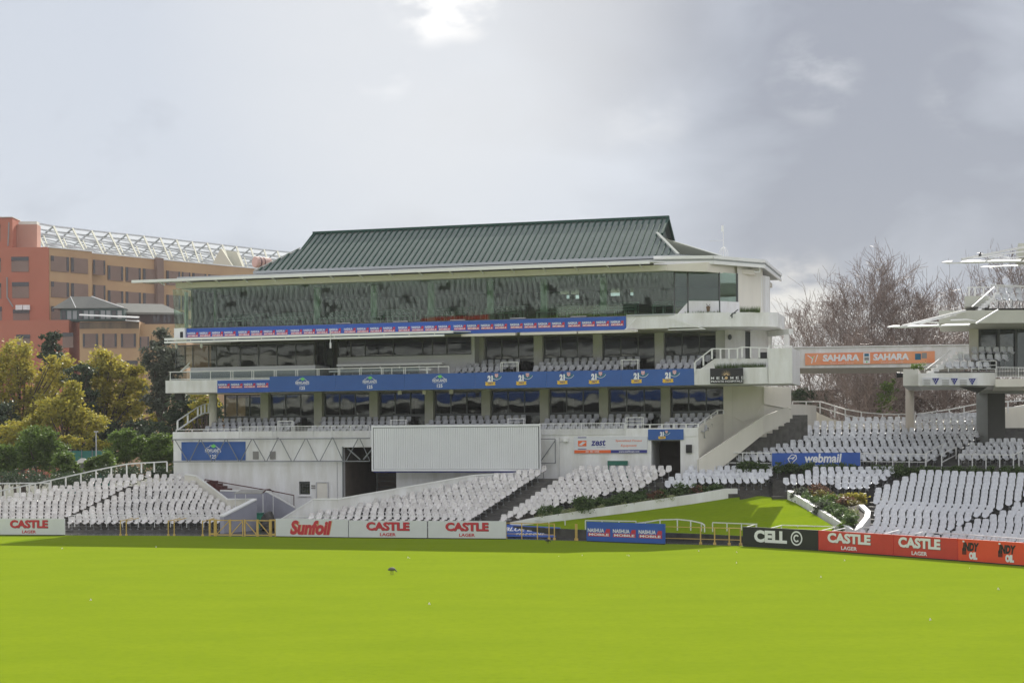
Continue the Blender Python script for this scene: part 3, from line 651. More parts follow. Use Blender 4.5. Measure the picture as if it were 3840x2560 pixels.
rp = [PV(2606, 1396, -.1), PV(2670, 1346, -.1), PV(2766, 1346, 0), PV(2783, 1340, 0), PV(2880, 1343, 0)]
g = MB(); g.slab([PV(2604, 1398, .1), PV(2680, 1344, .1), PV(2880, 1344, .1), PV(2880, 1398, .1)], (0, .2, 0)); part('gallery_parapet', g, white)
rail('gallery_rail', [(a, b, c) for a, b, c in rp], .62, .55, .04, 0, wposts=.1)
rail('gallery_rail', [PV(2883, 1322, -.6), PV(2968, 1322, -.6)], .4, .5, .03, 0)
g = MB(); x = U(2845, 3); g.box(x, x+.7, 3, 3.4, 9.6, 10.75); part('loudspeaker', g, lblk)
# level one right flank wall and stair walls
f0 = (UC, 0); f1 = (U(2713, 3.3), 3.3); f2 = (U(2747, 3.6), 3.6); f3 = (U(2865, 4.4), 4.4); f4 = (U(2966, 6.5), 6.5); f5 = (U(3060, 12), 12)
g = MB(); g.slab([(f0[0], .02, 0), (f1[0], f1[1], 0), (f1[0], f1[1], 6.98), (U(2690, 2.4), 2.4, 6.95), (f0[0], .02, 6.1)], (-.2, .1, 0)); part('flank_wall', g, creamw)
panel('flank_wall', f1, f2, 0, 8.7, creamw, .2); panel('flank_wall', f2, f3, 0, 8.69, creamw, .2); panel('flank_wall', f3, f4, 0, 8.68, creamw, .2); panel('flank_wall', f4, f5, 0, 7.6, creamw, .25)
g = MB(); a = PV(2621, 1722, -.4); b = PV(2862, 1560, 2.4); c = PV(2960, 1524, 4.5)
g.slab([a, b, c, (c[0], c[1], c[2]-.9), (b[0], b[1], b[2]-1.1), (a[0], a[1], a[2]-1.6)], (-.15, .25, 0)); part('stair_wall', g, creamw)
g = MB(); g.path([(f3[0], f3[1]-.1, 8.6), (f3[0], f3[1]-.1, 7.6), (f4[0], f4[1]-.1, 7.3)], .045)
g.path([PV(2730, 1562, 3.2), PV(2700, 1590, 2.4), PV(2650, 1603, .9)], .015); g.path([PV(2745, 1560, 3.4), PV(2790, 1582, 3.6), PV(2835, 1560, 3.9), PV(2862, 1510, 4.2)], .015); part('conduit', g, creamw)
# level-one balustrades
z0 = 5.66
rail('balustrade', [(U(898, 0), -.06, 5.72), (U(1386, 0), -.06, 5.72)], .72, 1.25, .028, 0, bars=13)
rail('balustrade', [(U(2021, 0), -.06, 5.72), (U(2343, 0), -.06, 5.72)], .72, 1.25, .028, 0, bars=13)
g = MB(); g.box(U(2343, 0), UC, -.03, .02, 5.6, 6.12); part('parapet_edge', g, white)
rail('handrail', [(U(2347, 0), -.02, 6.1), (U(2618, 0), 0, 6.1), (U(2690, 2.4), 2.4, 6.95), (U(2713, 3.2), 3.2, 6.98)], .24, .8, .03, 0, wposts=.09)
rail('handrail', [(U(660, .2), .2, 6.12), (U(898, 0), .1, 6.12)], .16, 1.2, .03, 0)
g = MB(); pts = [PV(666, 1612, .3), PV(742, 1560, 2.2), PV(768, 1548, 2.9), PV(796, 1546, 3.2)]; pu = [Vector(p)+Vector((0, 0, .62)) for p in pts]
for a, b in zip(pts[:-1], pts[1:]): g.bar(a, b, .1, .07)
for a, b in zip(pu[:-1], pu[1:]): g.bar(a, b, .06, .06)
for k in range(7): t = k/6*(len(pts)-1.001); i = int(t); a = Vector(pts[i]).lerp(Vector(pts[i+1]), t-i); g.bar(a, a+Vector((0, 0, .6)), .12, .05)
part('stair_rail', g, railm)
def gate(px0, px1, v, z, h):
    a, b = U(px0, v), U(px1, v); g = MB()
    for x in (a, a+.09, b-.09, b): g.bar((x, v, z), (x, v, z+h), .035)
    g.bar((a, v, z+h), (b, v, z+h), .045); g.bar((a, v, z+h-.22), (b, v, z+h-.22), .025)
    return part('aisle_gate', g, railm)
for a, b in ((1041, 1099), (1463, 1525), (1902, 1968), (2346, 2412)): gate(a, b, .15, 5.6, 1.18)
for a, b in ((1879, 1945), (2330, 2397)): gate(a, b, .35, 9.6, .72)
# glass balustrade of level two
uL, uR = U(636, .05), U(1684, .05)
g = MB(); g.bar((uL, .06, 10.12), (uR, .06, 10.12), .05, .06); g.bar((uL, .06, 9.62), (U(1012, 0), .06, 9.62), .04)
for k, px in enumerate((639, 714, 790, 866, 874, 945, 952, 1029, 1036, 1110, 1117, 1190, 1197, 1269, 1275, 1349, 1355, 1431, 1437, 1470, 1515, 1521, 1600, 1605, 1684)): u = U(px, .06); g.bar((u, .06, 9.5), (u, .06, 10.12), .045, .03)
part('glass_rail_frame', g, railm)
part('glass_rail_pane', B(uL, uR-2, .085, .095, 9.55, 10.1), g_rail)
g = MB(); a = PV(712, 1360, .5); b = PV(676, 1393, .1); g.bar(a, b, .08); g.bar(Vector(a)-Vector((0, 0, .25)), b, .05)
for t in (.2, .4, .6, .8): q = Vector(a).lerp(Vector(b), t); g.bar(q, q-Vector((0, 0, .25*(1-t))), .06)
part('box_rail', g, railm)
# canopy over the left boxes of level two
ca, cb = U(619, -1.5), U(1705, -1.3)
g = MB(); g.box(ca, cb, -1.55, -1.42, 12.12, 12.27); g.slab([(ca+.1, -1.417, 12.2), (cb-.1, -1.417, 12.2), (cb+.7, -.02, 12.26), (ca+.3, -.02, 12.26)], (0, 0, .05)); part('lower_canopy', g, whitem)
g = MB(); g.box(ca, U(1668, -1.5), -1.57, -1.40, 11.93, 12.05)
for k in range(12): u = ca+.2+k*1.68; g.bar((u, -1.5, 11.98), (u, -.1, 12.1), .05, .07); g.bar((u, -1.5, 12.04), (u, -1.5, 12.13), .04)
part('canopy_trim', g, whitem)
g = MB(); u = U(1241, -1.6); g.bar((u, -1.62, 12.55), (u, -1.62, 11.6), .04); g.box(u-.04, u+.06, -1.66, -1.58, 11.35, 11.7); part('flood_bracket', g, railm)
for a, b, v in ((1731, 1934, -.45), (1952, 2164, -.45), (2170, 2388, -.45)):
    g = MB(); g.slab([(U(a, v), v, 11.95), (U(b, v), v, 11.95), (U(b, v), v, 12.1), (U(a, v), v, 12.1)], (0, .44, .05)); part('retracted_awning', g, ivory)
for px in (663, 757): u = U(px, -1); g = MB(); g.ball((u, -1.0, 11.78), .1, .1, .2); g.tube((u, -1, 11.95), (u, -1, 12.2), .02); part('hanging_lamp', g, whitem, smooth=True)
g = MB(); u = U(673, .9); g.box(u-.3, u+.3, .8, 1.1, 8.3, 8.7); part('loudspeaker', g, lblk)
for px in (1500, 1592, 1693): u = U(px, 1.2); g = MB(); g.box(u-.12, u+.12, 1.1, 1.25, 8.42, 8.68); part('ceiling_lamp', g, ivory)
# truss of the sight screen track
g = MB(); ut = U(1386, -.3)
g.bar((UL+.1, -.3, ZC1), (ut, -.3, ZC1), .07, .07); g.bar((UL+.1, -.3, ZC0), (ut, -.3, ZC0), .07, .07)
tops = [655, 750, 846, 945, 1040, 1093, 1192, 1245, 1346, 1400]; 
xs = [(655, 703), (703+6, 749), (752, 795), (801, 844), (849, 894), (900, 943), (948, 994), (998, 1040), (1049, 1092), (1099, 1144), (1149, 1190), (1198, 1243), (1249, 1285), (1296, 1342), (1348, 1386)]
top = True
for a, b in xs:
    za, zb_ = (ZC1, ZC0) if top else (ZC0, ZC1); g.bar((U(a, -.3), -.3, za), (U(b, -.3), -.3, zb_), .045); top = not top
for px in (1040, 1245): g.bar((U(px, -.2), 0, ZC1+.05), (U(px, -.2), -.3, ZC1+.05), .06)
g.bar((uo0, -.05, 0), (uo0, -.05, 5.1), .08)
g.bar((uo0+.2, .25, 5.0), (uo0+1.1, .25, ZC0+.1), .09); g.bar((uo0+1.3, .25, ZC0+.1), (uo0+2, .25, 5), .09)
part('track_truss', g, steel)
g = MB(); a, b = U(2021, -.25), U(2081, -.25)
for p, q in (((a, 5.5), (b, 5.5)), ((b, 5.5), (b, 4.0)), ((b, 4.0), (a, 4.0)), ((a, 4.0), (b, 5.4))): g.bar((p[0], -.25, p[1]), (q[0], -.25, q[1]), .05)
part('track_truss', g, steel)

# ------------------------------------------------------------------ sight screen
g0 = PV(1386, 1594, -2.0); g1_ = PV(2021, 1594, -2.0); su0, su1 = g0[0], g1_[0]; sz1, sz0 = 6.42, 3.55
ss = thing('sight_screen', 'big white ribbed sight screen hanging in front of the pavilion ground wall', 'sight screen', (su0, -1.6, sz0), FM)
def spart(n, m, mt): return meshobj(n, m, mt, ss, FM)
g = MB(); g.box(su0, su1, -1.7, -1.55, sz1-.13, sz1); g.box(su0, su1, -1.7, -1.55, sz0, sz0+.1); g.box(su0, su0+.1, -1.7, -1.55, sz0+.102, sz1-.132); g.box(su1-.06, su1, -1.7, -1.55, sz0+.102, sz1-.132); spart('frame', g, screenw)
g = MB(); g.box(su0+.1, su1-.06, -1.6, -1.56, sz0+.1, sz1-.13); spart('backing', g, screend)
g = MB(); x = su0+.14; n = 0
while x < su1-.2:
    wd = .098 if n > 8 else .125; g.box(x, x+wd, -1.66, -1.61, sz0+.12, sz1-.16); x += wd+.02; n += 1
spart('slats', g, screenw)
g = MB()
for k in range(6): u = su0+.6+k*1.95; g.box(u-.05, u+.05, -1.55, -.32, 5.6, 5.68)
g.box(su0+.1, su1, -1.6, -1.5, sz0-.09, sz0-.004); spart('track_rail', g, lnavy)
# ------------------------------------------------------------------ banners on the pavilion
def mobile_logo(m, x0, x1, z0, z1, y, mw, mr):
    h = z1-z0; w_ = x1-x0
    m.text('NASHUA', x0, x0+w_*.74, z0+h*.52, z1, y, mw, .03)
    m.poly([(x0, z0), (x1, z0), (x1, z0+h*.46), (x0+w_*.02, z0+h*.44)], y+.004, mr)
    m.poly([(x0+w_*.77, z0+h*.52), (x1, z0+h*.5), (x1, z0+h*.97), (x0+w_*.84, z0+h*.97)], y+.004, mr)
    m.text('MOBILE', x0+w_*.05, x1-w_*.05, z0+h*.08, z0+h*.38, y, mw, .03)
def newlands(m, cx, z0, z1, y, mw, mg):          # mountain outline over a protea, name and number
    h = z1-z0; w_ = h*1.15
    ol = [(-.9, .62), (-.72, .72), (-.5, .76), (-.36, .86), (-.1, .85), (0, .8), (.25, .86), (.42, .78), (.6, .7), (.88, .6)]
    for a, b in zip(ol[:-1], ol[1:]): m.bar((cx+a[0]*w_/2, y, z0+a[1]*h), (cx+b[0]*w_/2, y, z0+b[1]*h), h*.03, .004, 0, up=(0, 1, 0))
    for k in range(5):
        a = R(90+(k-2)*32); m.poly([(cx+.03*w_, z0+.70*h), (cx+.03*w_+.13*h*math.cos(a+.35), z0+.74*h+.15*h*math.sin(a+.35)), (cx+.03*w_+.22*h*math.cos(a), z0+.74*h+.24*h*math.sin(a)), (cx+.03*w_+.13*h*math.cos(a-.35), z0+.74*h+.15*h*math.sin(a-.35))], y-.004-.001*k, mg)
    m.text('NEWLANDS', cx-w_/2*1.0, cx+w_/2*1.0, z0+.41*h, z0+.64*h, y, mw, .03, spacing=1.08)
    m.text('CRICKET LEGACY', cx-w_/2*.88, cx+w_/2*.88, z0+.33*h, z0+.37*h, y, mw, .0, spacing=1.4)
    m.text('125', cx-w_*.19, cx+w_*.19, z0, z0+.26*h, y, mw, .03, spacing=1.1)
def years21(m, cx, z0, z1, y, k=(0, 1, 2, 3, 4, 5)):   # white, yellow, dark, teal, red, green
    h = z1-z0
    m.disc(cx+h*.48, z0+h*.95, h*.46, y+.006, k[3], 0, 195, 345, 14); m.disc(cx+h*.48, z0+h*.95, h*.485, y+.003, k[0], h*.455, 205, 335, 14)
    sx_, sz_ = cx+h*.48, z0+h*.80
    m.poly([(sx_-.15*h, sz_+.17*h), (sx_+.15*h, sz_+.17*h), (sx_+.13*h, sz_-.05*h), (sx_, sz_-.17*h), (sx_-.13*h, sz_-.05*h)], y+.001, k[0])
    for q in range(3): m.poly([(sx_-.14*h, sz_+(.15-.1*q)*h), (sx_+.14*h, sz_+(.15-.1*q)*h), (sx_+.14*h, sz_+(.10-.1*q)*h), (sx_-.14*h, sz_+(.10-.1*q)*h)], y-.001, k[4])
    m.poly([(cx-.22*h, z0+.94*h), (cx-.06*h, z0+.86*h), (cx+.12*h, z0+.94*h), (cx-.04*h, z0+1.02*h)], y+.002, k[2])
    m.text('21', cx-.28*h, cx+.16*h, z0+.32*h, z0+.83*h, y, k[0], .07)
    m.poly([(cx-.5*h, z0+.06*h), (cx-.34*h, z0+.02*h), (cx-.34*h, z0+.30*h), (cx-.5*h, z0+.32*h), (cx-.44*h, z0+.2*h)], y+.001, k[1])
    m.poly([(cx+.40*h, z0+.06*h), (cx+.24*h, z0+.02*h), (cx+.24*h, z0+.30*h), (cx+.40*h, z0+.32*h), (cx+.34*h, z0+.2*h)], y+.001, k[1])
    m.poly([(cx-.40*h, z0+.0*h), (cx+.30*h, z0+.04*h), (cx+.30*h, z0+.31*h), (cx-.40*h, z0+.28*h)], y-.001, k[1])
    m.text('years', cx-.28*h, cx+.2*h, z0+.05*h, z0+.25*h, y-.004, k[2], .02, shear=.3)
YM = [lw, lyel, lnavy, lteal, lr, lgrn]
def banner(label, u0, u1, z0, z1, v, mt, cat='banner', name='banner', th=.03, group=None, frame=FM):
    t = thing(name, label, cat, (u0, v, z0), frame, group); meshobj('panel', B(u0, u1, v-th, v-.002, z0, z1), mt, t, frame); return t
bu0, bu1 = U(702, 0), U(2350, 0)
t = banner('long blue sponsor banner in a repeated red and white logo under the top glass front', bu0, bu1, 12.16, 12.97, 0, blue)
pw = (bu1-bu0)/8
for p in range(8):
    m = MB(); m.box(bu0+p*pw-.008, bu0+p*pw+.008, -.037, -.032, 12.17, 12.96, 0) if p else None
    for q in range(4):
        a = bu0+p*pw+.06+q*.90; m2 = MB(); mobile_logo(m2, a, a+.80, 12.40, 12.72, -.04, 0, 1); meshobj('logo', m2, [lw, lr], t, FM)
b20, b21 = U(816, 0), U(1012, 0)
t = banner('short blue banner with four red and white logos at the left of the middle band', b20, b21, 8.68, 9.49, 0, blue)
for q in range(4): m = MB(); a = b20+.08+q*.92; mobile_logo(m, a, a+.82, 8.98, 9.28, -.04, 0, 1); meshobj('logo', m, [lw, lr], t, FM)
bnds = [(1012, 1260, [1135]), (1260, 1518, [1388]), (1518, 1782, [1650])]
for (a, b, cs), lb in zip(bnds, ('blue banner with the mountain logo and 125, beside the four logo banner', 'blue banner with the mountain logo and 125, middle one of three', 'blue banner with the mountain logo and 125, next to the yellow ribbon banners')):
    t = banner(lb, U(a, 0)+.005, U(b, 0)-.005, 8.68, 9.69, 0, blue2, group='mountain logo banners on the middle band')
    for c in cs: m = MB(); newlands(m, U(c, 0), 8.80, 9.64, -.04, 0, 1); meshobj('logo', m, [lw, lgrn], t, FM)
for (a, b, cs), lb in zip([(1782, 2050, [1842, 1958]), (2050, 2330, [2112, 2231]), (2330, 2604, [2390, 2508])], ('blue banner with two yellow ribbon emblems, left one of the three', 'blue banner with two yellow ribbon emblems, middle one of the three', 'blue banner with two yellow ribbon emblems beside the black hospital sign')):
    t = banner(lb, U(a, 0)+.005, U(b, 0)-.005, 8.69, 9.70, 0, blue2, group='ribbon emblem banners on the middle band')
    for c in cs: m = MB(); years21(m, U(c, 0), 8.86, 9.63, -.045); meshobj('emblem', m, YM, t, FM)
t = banner('small blue banner with a yellow ribbon emblem over the dark doorway', U(2430, 0), U(2563, 0), 5.4, 6.04, -.04, blue2)
m = MB(); years21(m, U(2484, 0), 5.45, 5.98, -.085); meshobj('emblem', m, YM, t, FM)
t = banner('blue wall banner with mountain logo and 125 behind the steel truss', U(680, 0), U(920, 0), 4.24, 5.46, -.01, blue2)
m = MB(); newlands(m, U(799, 0), 4.35, 5.36, -.05, 0, 1); meshobj('logo', m, [lw, lgrn], t, FM)
# fitness sign
u0, u1 = U(2152, 0), U(2427, 0); um = U(2290, 0); t = thing('wall_sign', 'white fitness company sign with orange and navy strips beside the doorway', 'sign', (u0, -.03, 4.6), FM)
meshobj('panel', B(u0, u1, -.06, -.01, 4.6, 5.62), boardw, t, FM)
m = MB(); y = -.066; W_ = u1-u0
m.poly([(u0+.02, 4.61), (um, 4.61), (um, 4.80), (u0+.02, 4.80)], y, 1); m.poly([(um, 4.61), (u1-.02, 4.61), (u1-.02, 4.80), (um, 4.80)], y, 2)
a, b = U(2167, 0), U(2199, 0); m.poly([(a, 5.55), (b, 5.55), (b, 5.60), (a, 5.60)], y, 2); m.poly([(a, 4.85), (b, 4.85), (b, 4.89), (a, 4.89)], y, 2)
m.poly([(a, 5.38), (b-.14, 5.38), (a, 5.1), ], y, 1); m.poly([(a+.08, 5.38), (b, 5.38), (b, 5.28)], y-.001, 1); m.poly([(b, 5.30), (b, 5.04), (a+.16, 5.04)], y-.002, 1); m.poly([(a, 5.12), (a, 5.04), (b-.06, 5.04)], y-.003, 1)
m.text('zest', U(2216, 0), U(2271, 0), 5.06, 5.44, y, 2, .03, shear=.15); m.text('FITNESS', U(2238, 0), U(2270, 0), 4.95, 5.0, y, 2, 0, spacing=1.3)
m.text('Specialised Fitness', U(2308, 0), U(2407, 0), 5.27, 5.43, y, 1, .01, shear=.15); m.text('Equipment', U(2328, 0), U(2387, 0), 4.96, 5.14, y, 1, .01, shear=.15)
m.text('021 701 3203', U(2196, 0), U(2246, 0), 4.65, 4.76, y-.004, 3, .01); m.text('www.zestfitness.com', U(2320, 0), U(2397, 0), 4.65, 4.77, y-.004, 3, .01)
meshobj('lettering', m, [lblk, lor, lnavy, lw], t, FM)
# hospital sign
u0, u1 = U(2667, -.2), U(2790, -.3); t = thing('wall_sign', 'black hospital sign with a golden flower and pale lettering', 'sign', (u0, -.5, 8.7), FM)
sv = -.52; m = MB(); m.box(u0, u1, sv-.05, sv-.0, 8.74, 9.66); meshobj('panel', m, lblk, t, FM)
m = MB(); y = sv-.056; cxx = (u0+u1)/2-.02
for k in range(9):
    a = R(180*k/8); L_ = .27+.05*(4-abs(k-4))*.6; m.poly([(cxx+.06*math.cos(a+.3), 9.24+.05*math.sin(a+.3)), (cxx+L_*math.cos(a)*1.15, 9.24+L_*math.sin(a)*.9), (cxx+.06*math.cos(a-.3), 9.24+.05*math.sin(a-.3))], y-.0005*k, 1)
for i, ch in enumerate('MEL'): m.text(ch, u0+.06+i*.33, u0+.06+i*.33+.18, 9.0, 9.15, y, 0, .01)
m.disc((u0+u1)/2-.02, 9.08, .09, y, 1)
for i, ch in enumerate('MED'): m.text(ch, u0+1.22+i*.33, u0+1.22+i*.33+.18, 9.0, 9.15, y, 0, .01)
m.text('PRIVATE HOSPITALS', u0+.06, u1-.05, 8.82, 8.93, y, 0, .015); meshobj('lettering', m, [lw, lgold], t, FM)

# ------------------------------------------------------------------ seats
def seat_mesh(name, shell, arm=False):
    """bucket seat on a bracket: x right, faces -y, floor at z 0"""
    prof = [(-.31, .375), (-.25, .42), (-.11, .405), (.0, .40), (.06, .44), (.10, .56), (.135, .68), (.15, .77), (.16, .80)]
    wid = [.15, .172, .182, .178, .172, .180, .172, .155, .125]
    m = MB(); n = 5; vs = []
    for (y, z), w_ in zip(prof, wid):
        for i in range(n):
            t = -1+2*i/(n-1); e = abs(t)**2.2; vs.append((w_*t, y-(.05*e if z > .43 else 0), z+(.085*e if z <= .44 else 0)))
    k = len(prof); fs = [(r*n+i, r*n+i+1, (r+1)*n+i+1, (r+1)*n+i) for r in range(k-1) for i in range(n-1)]
    m.add(vs, fs, 0); v2 = [(x, y+.022, z-.02) for x, y, z in vs]; m.add(v2, [f[::-1] for f in fs], 0)
    edge = [r*n for r in range(k)]+[(k-1)*n+i for i in range(1, n)]+[r*n+n-1 for r in range(k-2, -1, -1)]+[i for i in range(n-2, 0, -1)]
    nb = len(vs); base = 0; m.f += [(edge[i], edge[(i+1) % len(edge)], edge[(i+1) % len(edge)]+nb, edge[i]+nb) for i in range(len(edge))]; m.m += [0]*len(edge)
    m.bar((0, .02, .40), (0, .10, .05), .035, .05, 1); m.box(-.05, .05, .02, .16, .0, .05, 1)
    if arm: m.path([(.235, -.1, .60), (.235, .05, .62), (.235, .09, .56)], .022, 5, 2); m.bar((.235, .02, .6), (.235, .05, .42), .03, .03, 2)
    me = bpy.data.meshes.new(name); me.from_pydata(m.v, [], m.f)
    for q in ([shell, bracket, armm] if arm else [shell, bracket]): me.materials.append(q)
    me.polygons.foreach_set('material_index', m.m); me.polygons.foreach_set('use_smooth', [True]*len(m.f)); me.update(); return me, m
me_w, mb_w = seat_mesh('stadium_seat_warm', seatw); me_c, mb_c = seat_mesh('stadium_seat_cool', seatc); me_b, mb_b = seat_mesh('balcony_seat', seatb, True)
ORD = ['', 'first', 'second', 'third', 'fourth', 'fifth', 'sixth', 'seventh', 'eighth', 'ninth', 'tenth', 'eleventh', 'twelfth', 'thirteenth', 'fourteenth', 'fifteenth', 'sixteenth', 'seventeenth', 'eighteenth', 'nineteenth', 'twentieth']
def ordn(k):
    if k <= 20: return ORD[k]
    T_ = {2: 'twenty', 3: 'thirty', 4: 'forty'}[k//10]; return {2: 'twentieth', 3: 'thirtieth', 4: 'fortieth'}[k//10] if k % 10 == 0 else T_+'-'+ORD[k % 10]
SEATS = []                                        # (matrix, warm?, block, row, index, distance)
def seat_row(A, Bp, n, kind, block, row, sc=1.0, skip=(), start=1):
    """A, B: 3D floor points (world) at the centres of the first and last seat"""
    A, Bp = Vector(A), Vector(Bp); d = Bp-A; ang = math.atan2(d.y, d.x)
    for i in range(n):
        if i in skip: continue
        p = A.lerp(Bp, i/(n-1) if n > 1 else 0)+Vector((0, 0, 0)); j = random.uniform(-.06, .06)
        M_ = Matrix.Translation(p) @ Matrix.Rotation(ang+j, 4, 'Z') @ Matrix.Rotation(random.uniform(-.035, .035), 4, 'X') @ Matrix.Diagonal((sc, sc, 1+random.uniform(-.03, .02), 1))
        SEATS.append((M_, kind, block, row, i+start, p))
def steps(name, rows, mt, label, ext=(.7, .7), dv=.7, base=-.05, cat='terrace', front=.42):
    """concrete treads under seat rows; rows = list of (A, B) floor points front to back"""
    m = MB()
    for k, (A, Bp) in enumerate(rows):
        A, Bp = Vector(A), Vector(Bp); d = (Bp-A); d.z = 0; dn = d.normalized(); pn = Vector((-dn.y, dn.x, 0))
        if k+1 < len(rows): q = (Vector(rows[k+1][0])+Vector(rows[k+1][1]))/2-(A+Bp)/2; depth = max(.25, q.dot(pn))
        else: depth = dv
        e0, e1 = (ext[k] if isinstance(ext, list) else ext)
        a = A-dn*e0; b = Bp+dn*e1; f = -pn*front
        pts = [a+f, b+f, b+f+pn*depth, a+f+pn*depth]; za, zb2 = A.z, Bp.z
        m.add([(p.x, p.y, base) for p in pts]+[(pts[0].x, pts[0].y, za), (pts[1].x, pts[1].y, zb2), (pts[2].x, pts[2].y, zb2), (pts[3].x, pts[3].y, za)], [(0, 3, 2, 1), (4, 5, 6, 7), (0, 1, 5, 4), (1, 2, 6, 5), (2, 3, 7, 6), (3, 0, 4, 7)])
    return tag(meshobj(name, m, mt), label, cat)
HS = .80
def pv3(px, py, v): u, _, z = PV(px, py, v); q = FM @ Vector((u, v, z)); return q
# --- middle terrace (block M left of the steps, block N right of them); rows parallel to the pavilion
zx = lambda x, c: c+x*.3405
Mr = []; rowsM = []; rowsN = []
ML = [1166, 1200, 1208, 1238, 1378, 1430, 1516, 1595, 1650, 1728, 1779, 1859, 1944, 1978, 1996][:14]
Nl = [(2060-176, 0)]; NL = [1888, 1912, 1934, 1957, 1979, 1998, 2016, 2038, 2062, 2081, 2103, 2132, 2154, 2180]
NR = [1892, 1948, 2000, 2048, 2085, 2142, 2231, 2272, 2382, 2408, 2432, 2455, 2483, 2507]
for k in range(14):
    v = -9.5+.62*k; y = 1925-13.9*k+ (17 if k == 0 else 14-k if k < 14 else 0)*.0
    y = 1926-13.95*k
    yl, xr = y, 1768+21.6*k
    def fl(px, yy=y, v=v): q = pv3(px, yy, v); return q
    zc = pv3(1800, y+ .5, v).z-HS
    def P_(px): q = pv3(px, y, v); q.z = zc; return q
    a, b = P_(ML[k]), P_(xr-12); n_ = max(2, round((b-a).length/.472)+1); seat_row(a, b, n_, 'w', 'M', k+1); rowsM.append((a, b))
    a2, b2 = P_(NL[k]), P_(NR[k]); n2_ = max(1, round((b2-a2).length/.472)+1); seat_row(a2, b2, n2_, 'w', 'N', k+1)
    rowsN.append((a, P_(max(NR[k], NL[k]+40) if k > 8 else NL[k]+60 if k < 3 else NR[k])))
steps('middle_terrace', rowsN, conc, 'long stepped concrete terrace under the white seats in front of the sight screen', ext=[(.5, .15)]*14, dv=.7)
# --- left terrace
LR = []; LAl = []; LAr = [201-0, 231, 259, 288, 315, 342, 370, 397, 423, 450, 477, 505, 527]; 
topx = [(36, -200), (36, -200)]
L1left = [-160]*5+[-120, 30, 98, 165, 225, 298, 357, 420, 485, 545]
L2l = [268, 293, 318, 344, 372, 400, 427, 455, 480, 508, 535, 559, 586]
L2r = [815, 838, 880-8, 895-12, 812, 800, 780, 765, 750, 742, 728, 715, 700]
L2r = [818, 836, 862, 882, 832, 812, 790, 768, 748, 734, 722, 712, 700]
L1r = [201, 229, 256, 284, 312, 339, 367, 395, 421, 448, 474, 503, 527]
L1l = [-140]*5+[-60, 8, 60, 140, 205, 285, 345, 412]
rowsL = []
for k in range(13):
    D_ = 98.0+.62*k; y = 1936-13.3*k
    def P_(px): q = PD(px, y+(px-400)*-.000, D_-(px-400)*.0009); q.z = PD(500, y, D_).z-HS; return q
    a, b = P_(L1l[k]), P_(L1r[k]); seat_row(a, b, round((b-a).length/.455)+1, 'w', 'L', k+1)
    a2, b2 = P_(L2l[k]), P_(L2r[k]); seat_row(a2, b2, round((b2-a2).length/.455)+1, 'w', 'K', k+1)
    rowsL.append((a, b2))
a, b = P_(548), P_(560); a.z += .17; b.z += .17; a.y += .6; b.y += .6; seat_row(a, b, 1, 'w', 'L', 14)
steps('left_terrace', rowsL, conc, 'stepped concrete terrace at the left edge under pale grey seats', ext=[(.5, .2)]*13, dv=.9)
# --- small blocks either side of the lawn top
rowsP = []
for k, (y, xl, xr) in enumerate([(1799, 2496, 2600), (1786, 2510, 2863), (1772, 2535, 2880), (1759, 2570, 2893), (1745, 2585, 2924)]):
    D_ = 94.2+.62*k; 
    def P_(px): q = PD(px, y, D_); q.z = PD(2700, y, D_).z-HS; return q
    a, b = P_(xl+8), P_(xr-8); seat_row(a, b, round((b-a).length/.452)+1, 'c', 'P', k+1, skip=(9,) if k == 4 and False else ()); rowsP.append((P_(2500 if k else 2450), P_(2905)))
rowsQ = []
for k, (y, xl, xr) in enumerate([(1806, 3135, 3255), (1789, 2940, 3290), (1775, 2967, 3320), (1761, 3023, 3335), (1748, 3052, 3350)]):
    D_ = 93.0+.62*k
    def P_(px): q = PD(px, y, D_); q.z = PD(3150, y, D_).z-HS; return q
    a, b = P_(xl+8), P_(xr-8); seat_row(a, b, round((b-a).length/.45)+1, 'c', 'Q', k+1); rowsQ.append((P_(2950), P_(3345)))
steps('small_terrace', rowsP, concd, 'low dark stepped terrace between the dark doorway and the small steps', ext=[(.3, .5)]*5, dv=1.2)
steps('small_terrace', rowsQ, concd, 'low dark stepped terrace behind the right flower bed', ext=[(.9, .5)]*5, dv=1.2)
m = MB()
for k in range(6):
    y0_ = 93.75-.12*(5-k); z = 1.97+.045*k; xw = PD(2766, 1800, y0_).x; xe = PD(2955, 1800, y0_).x; m.box(xw+.1, xe+.3, y0_-.2, y0_-.083, 0, z)
tag(meshobj('garden_steps', m, concd), 'dark wet steps at the top of the sloping lawn', 'steps')
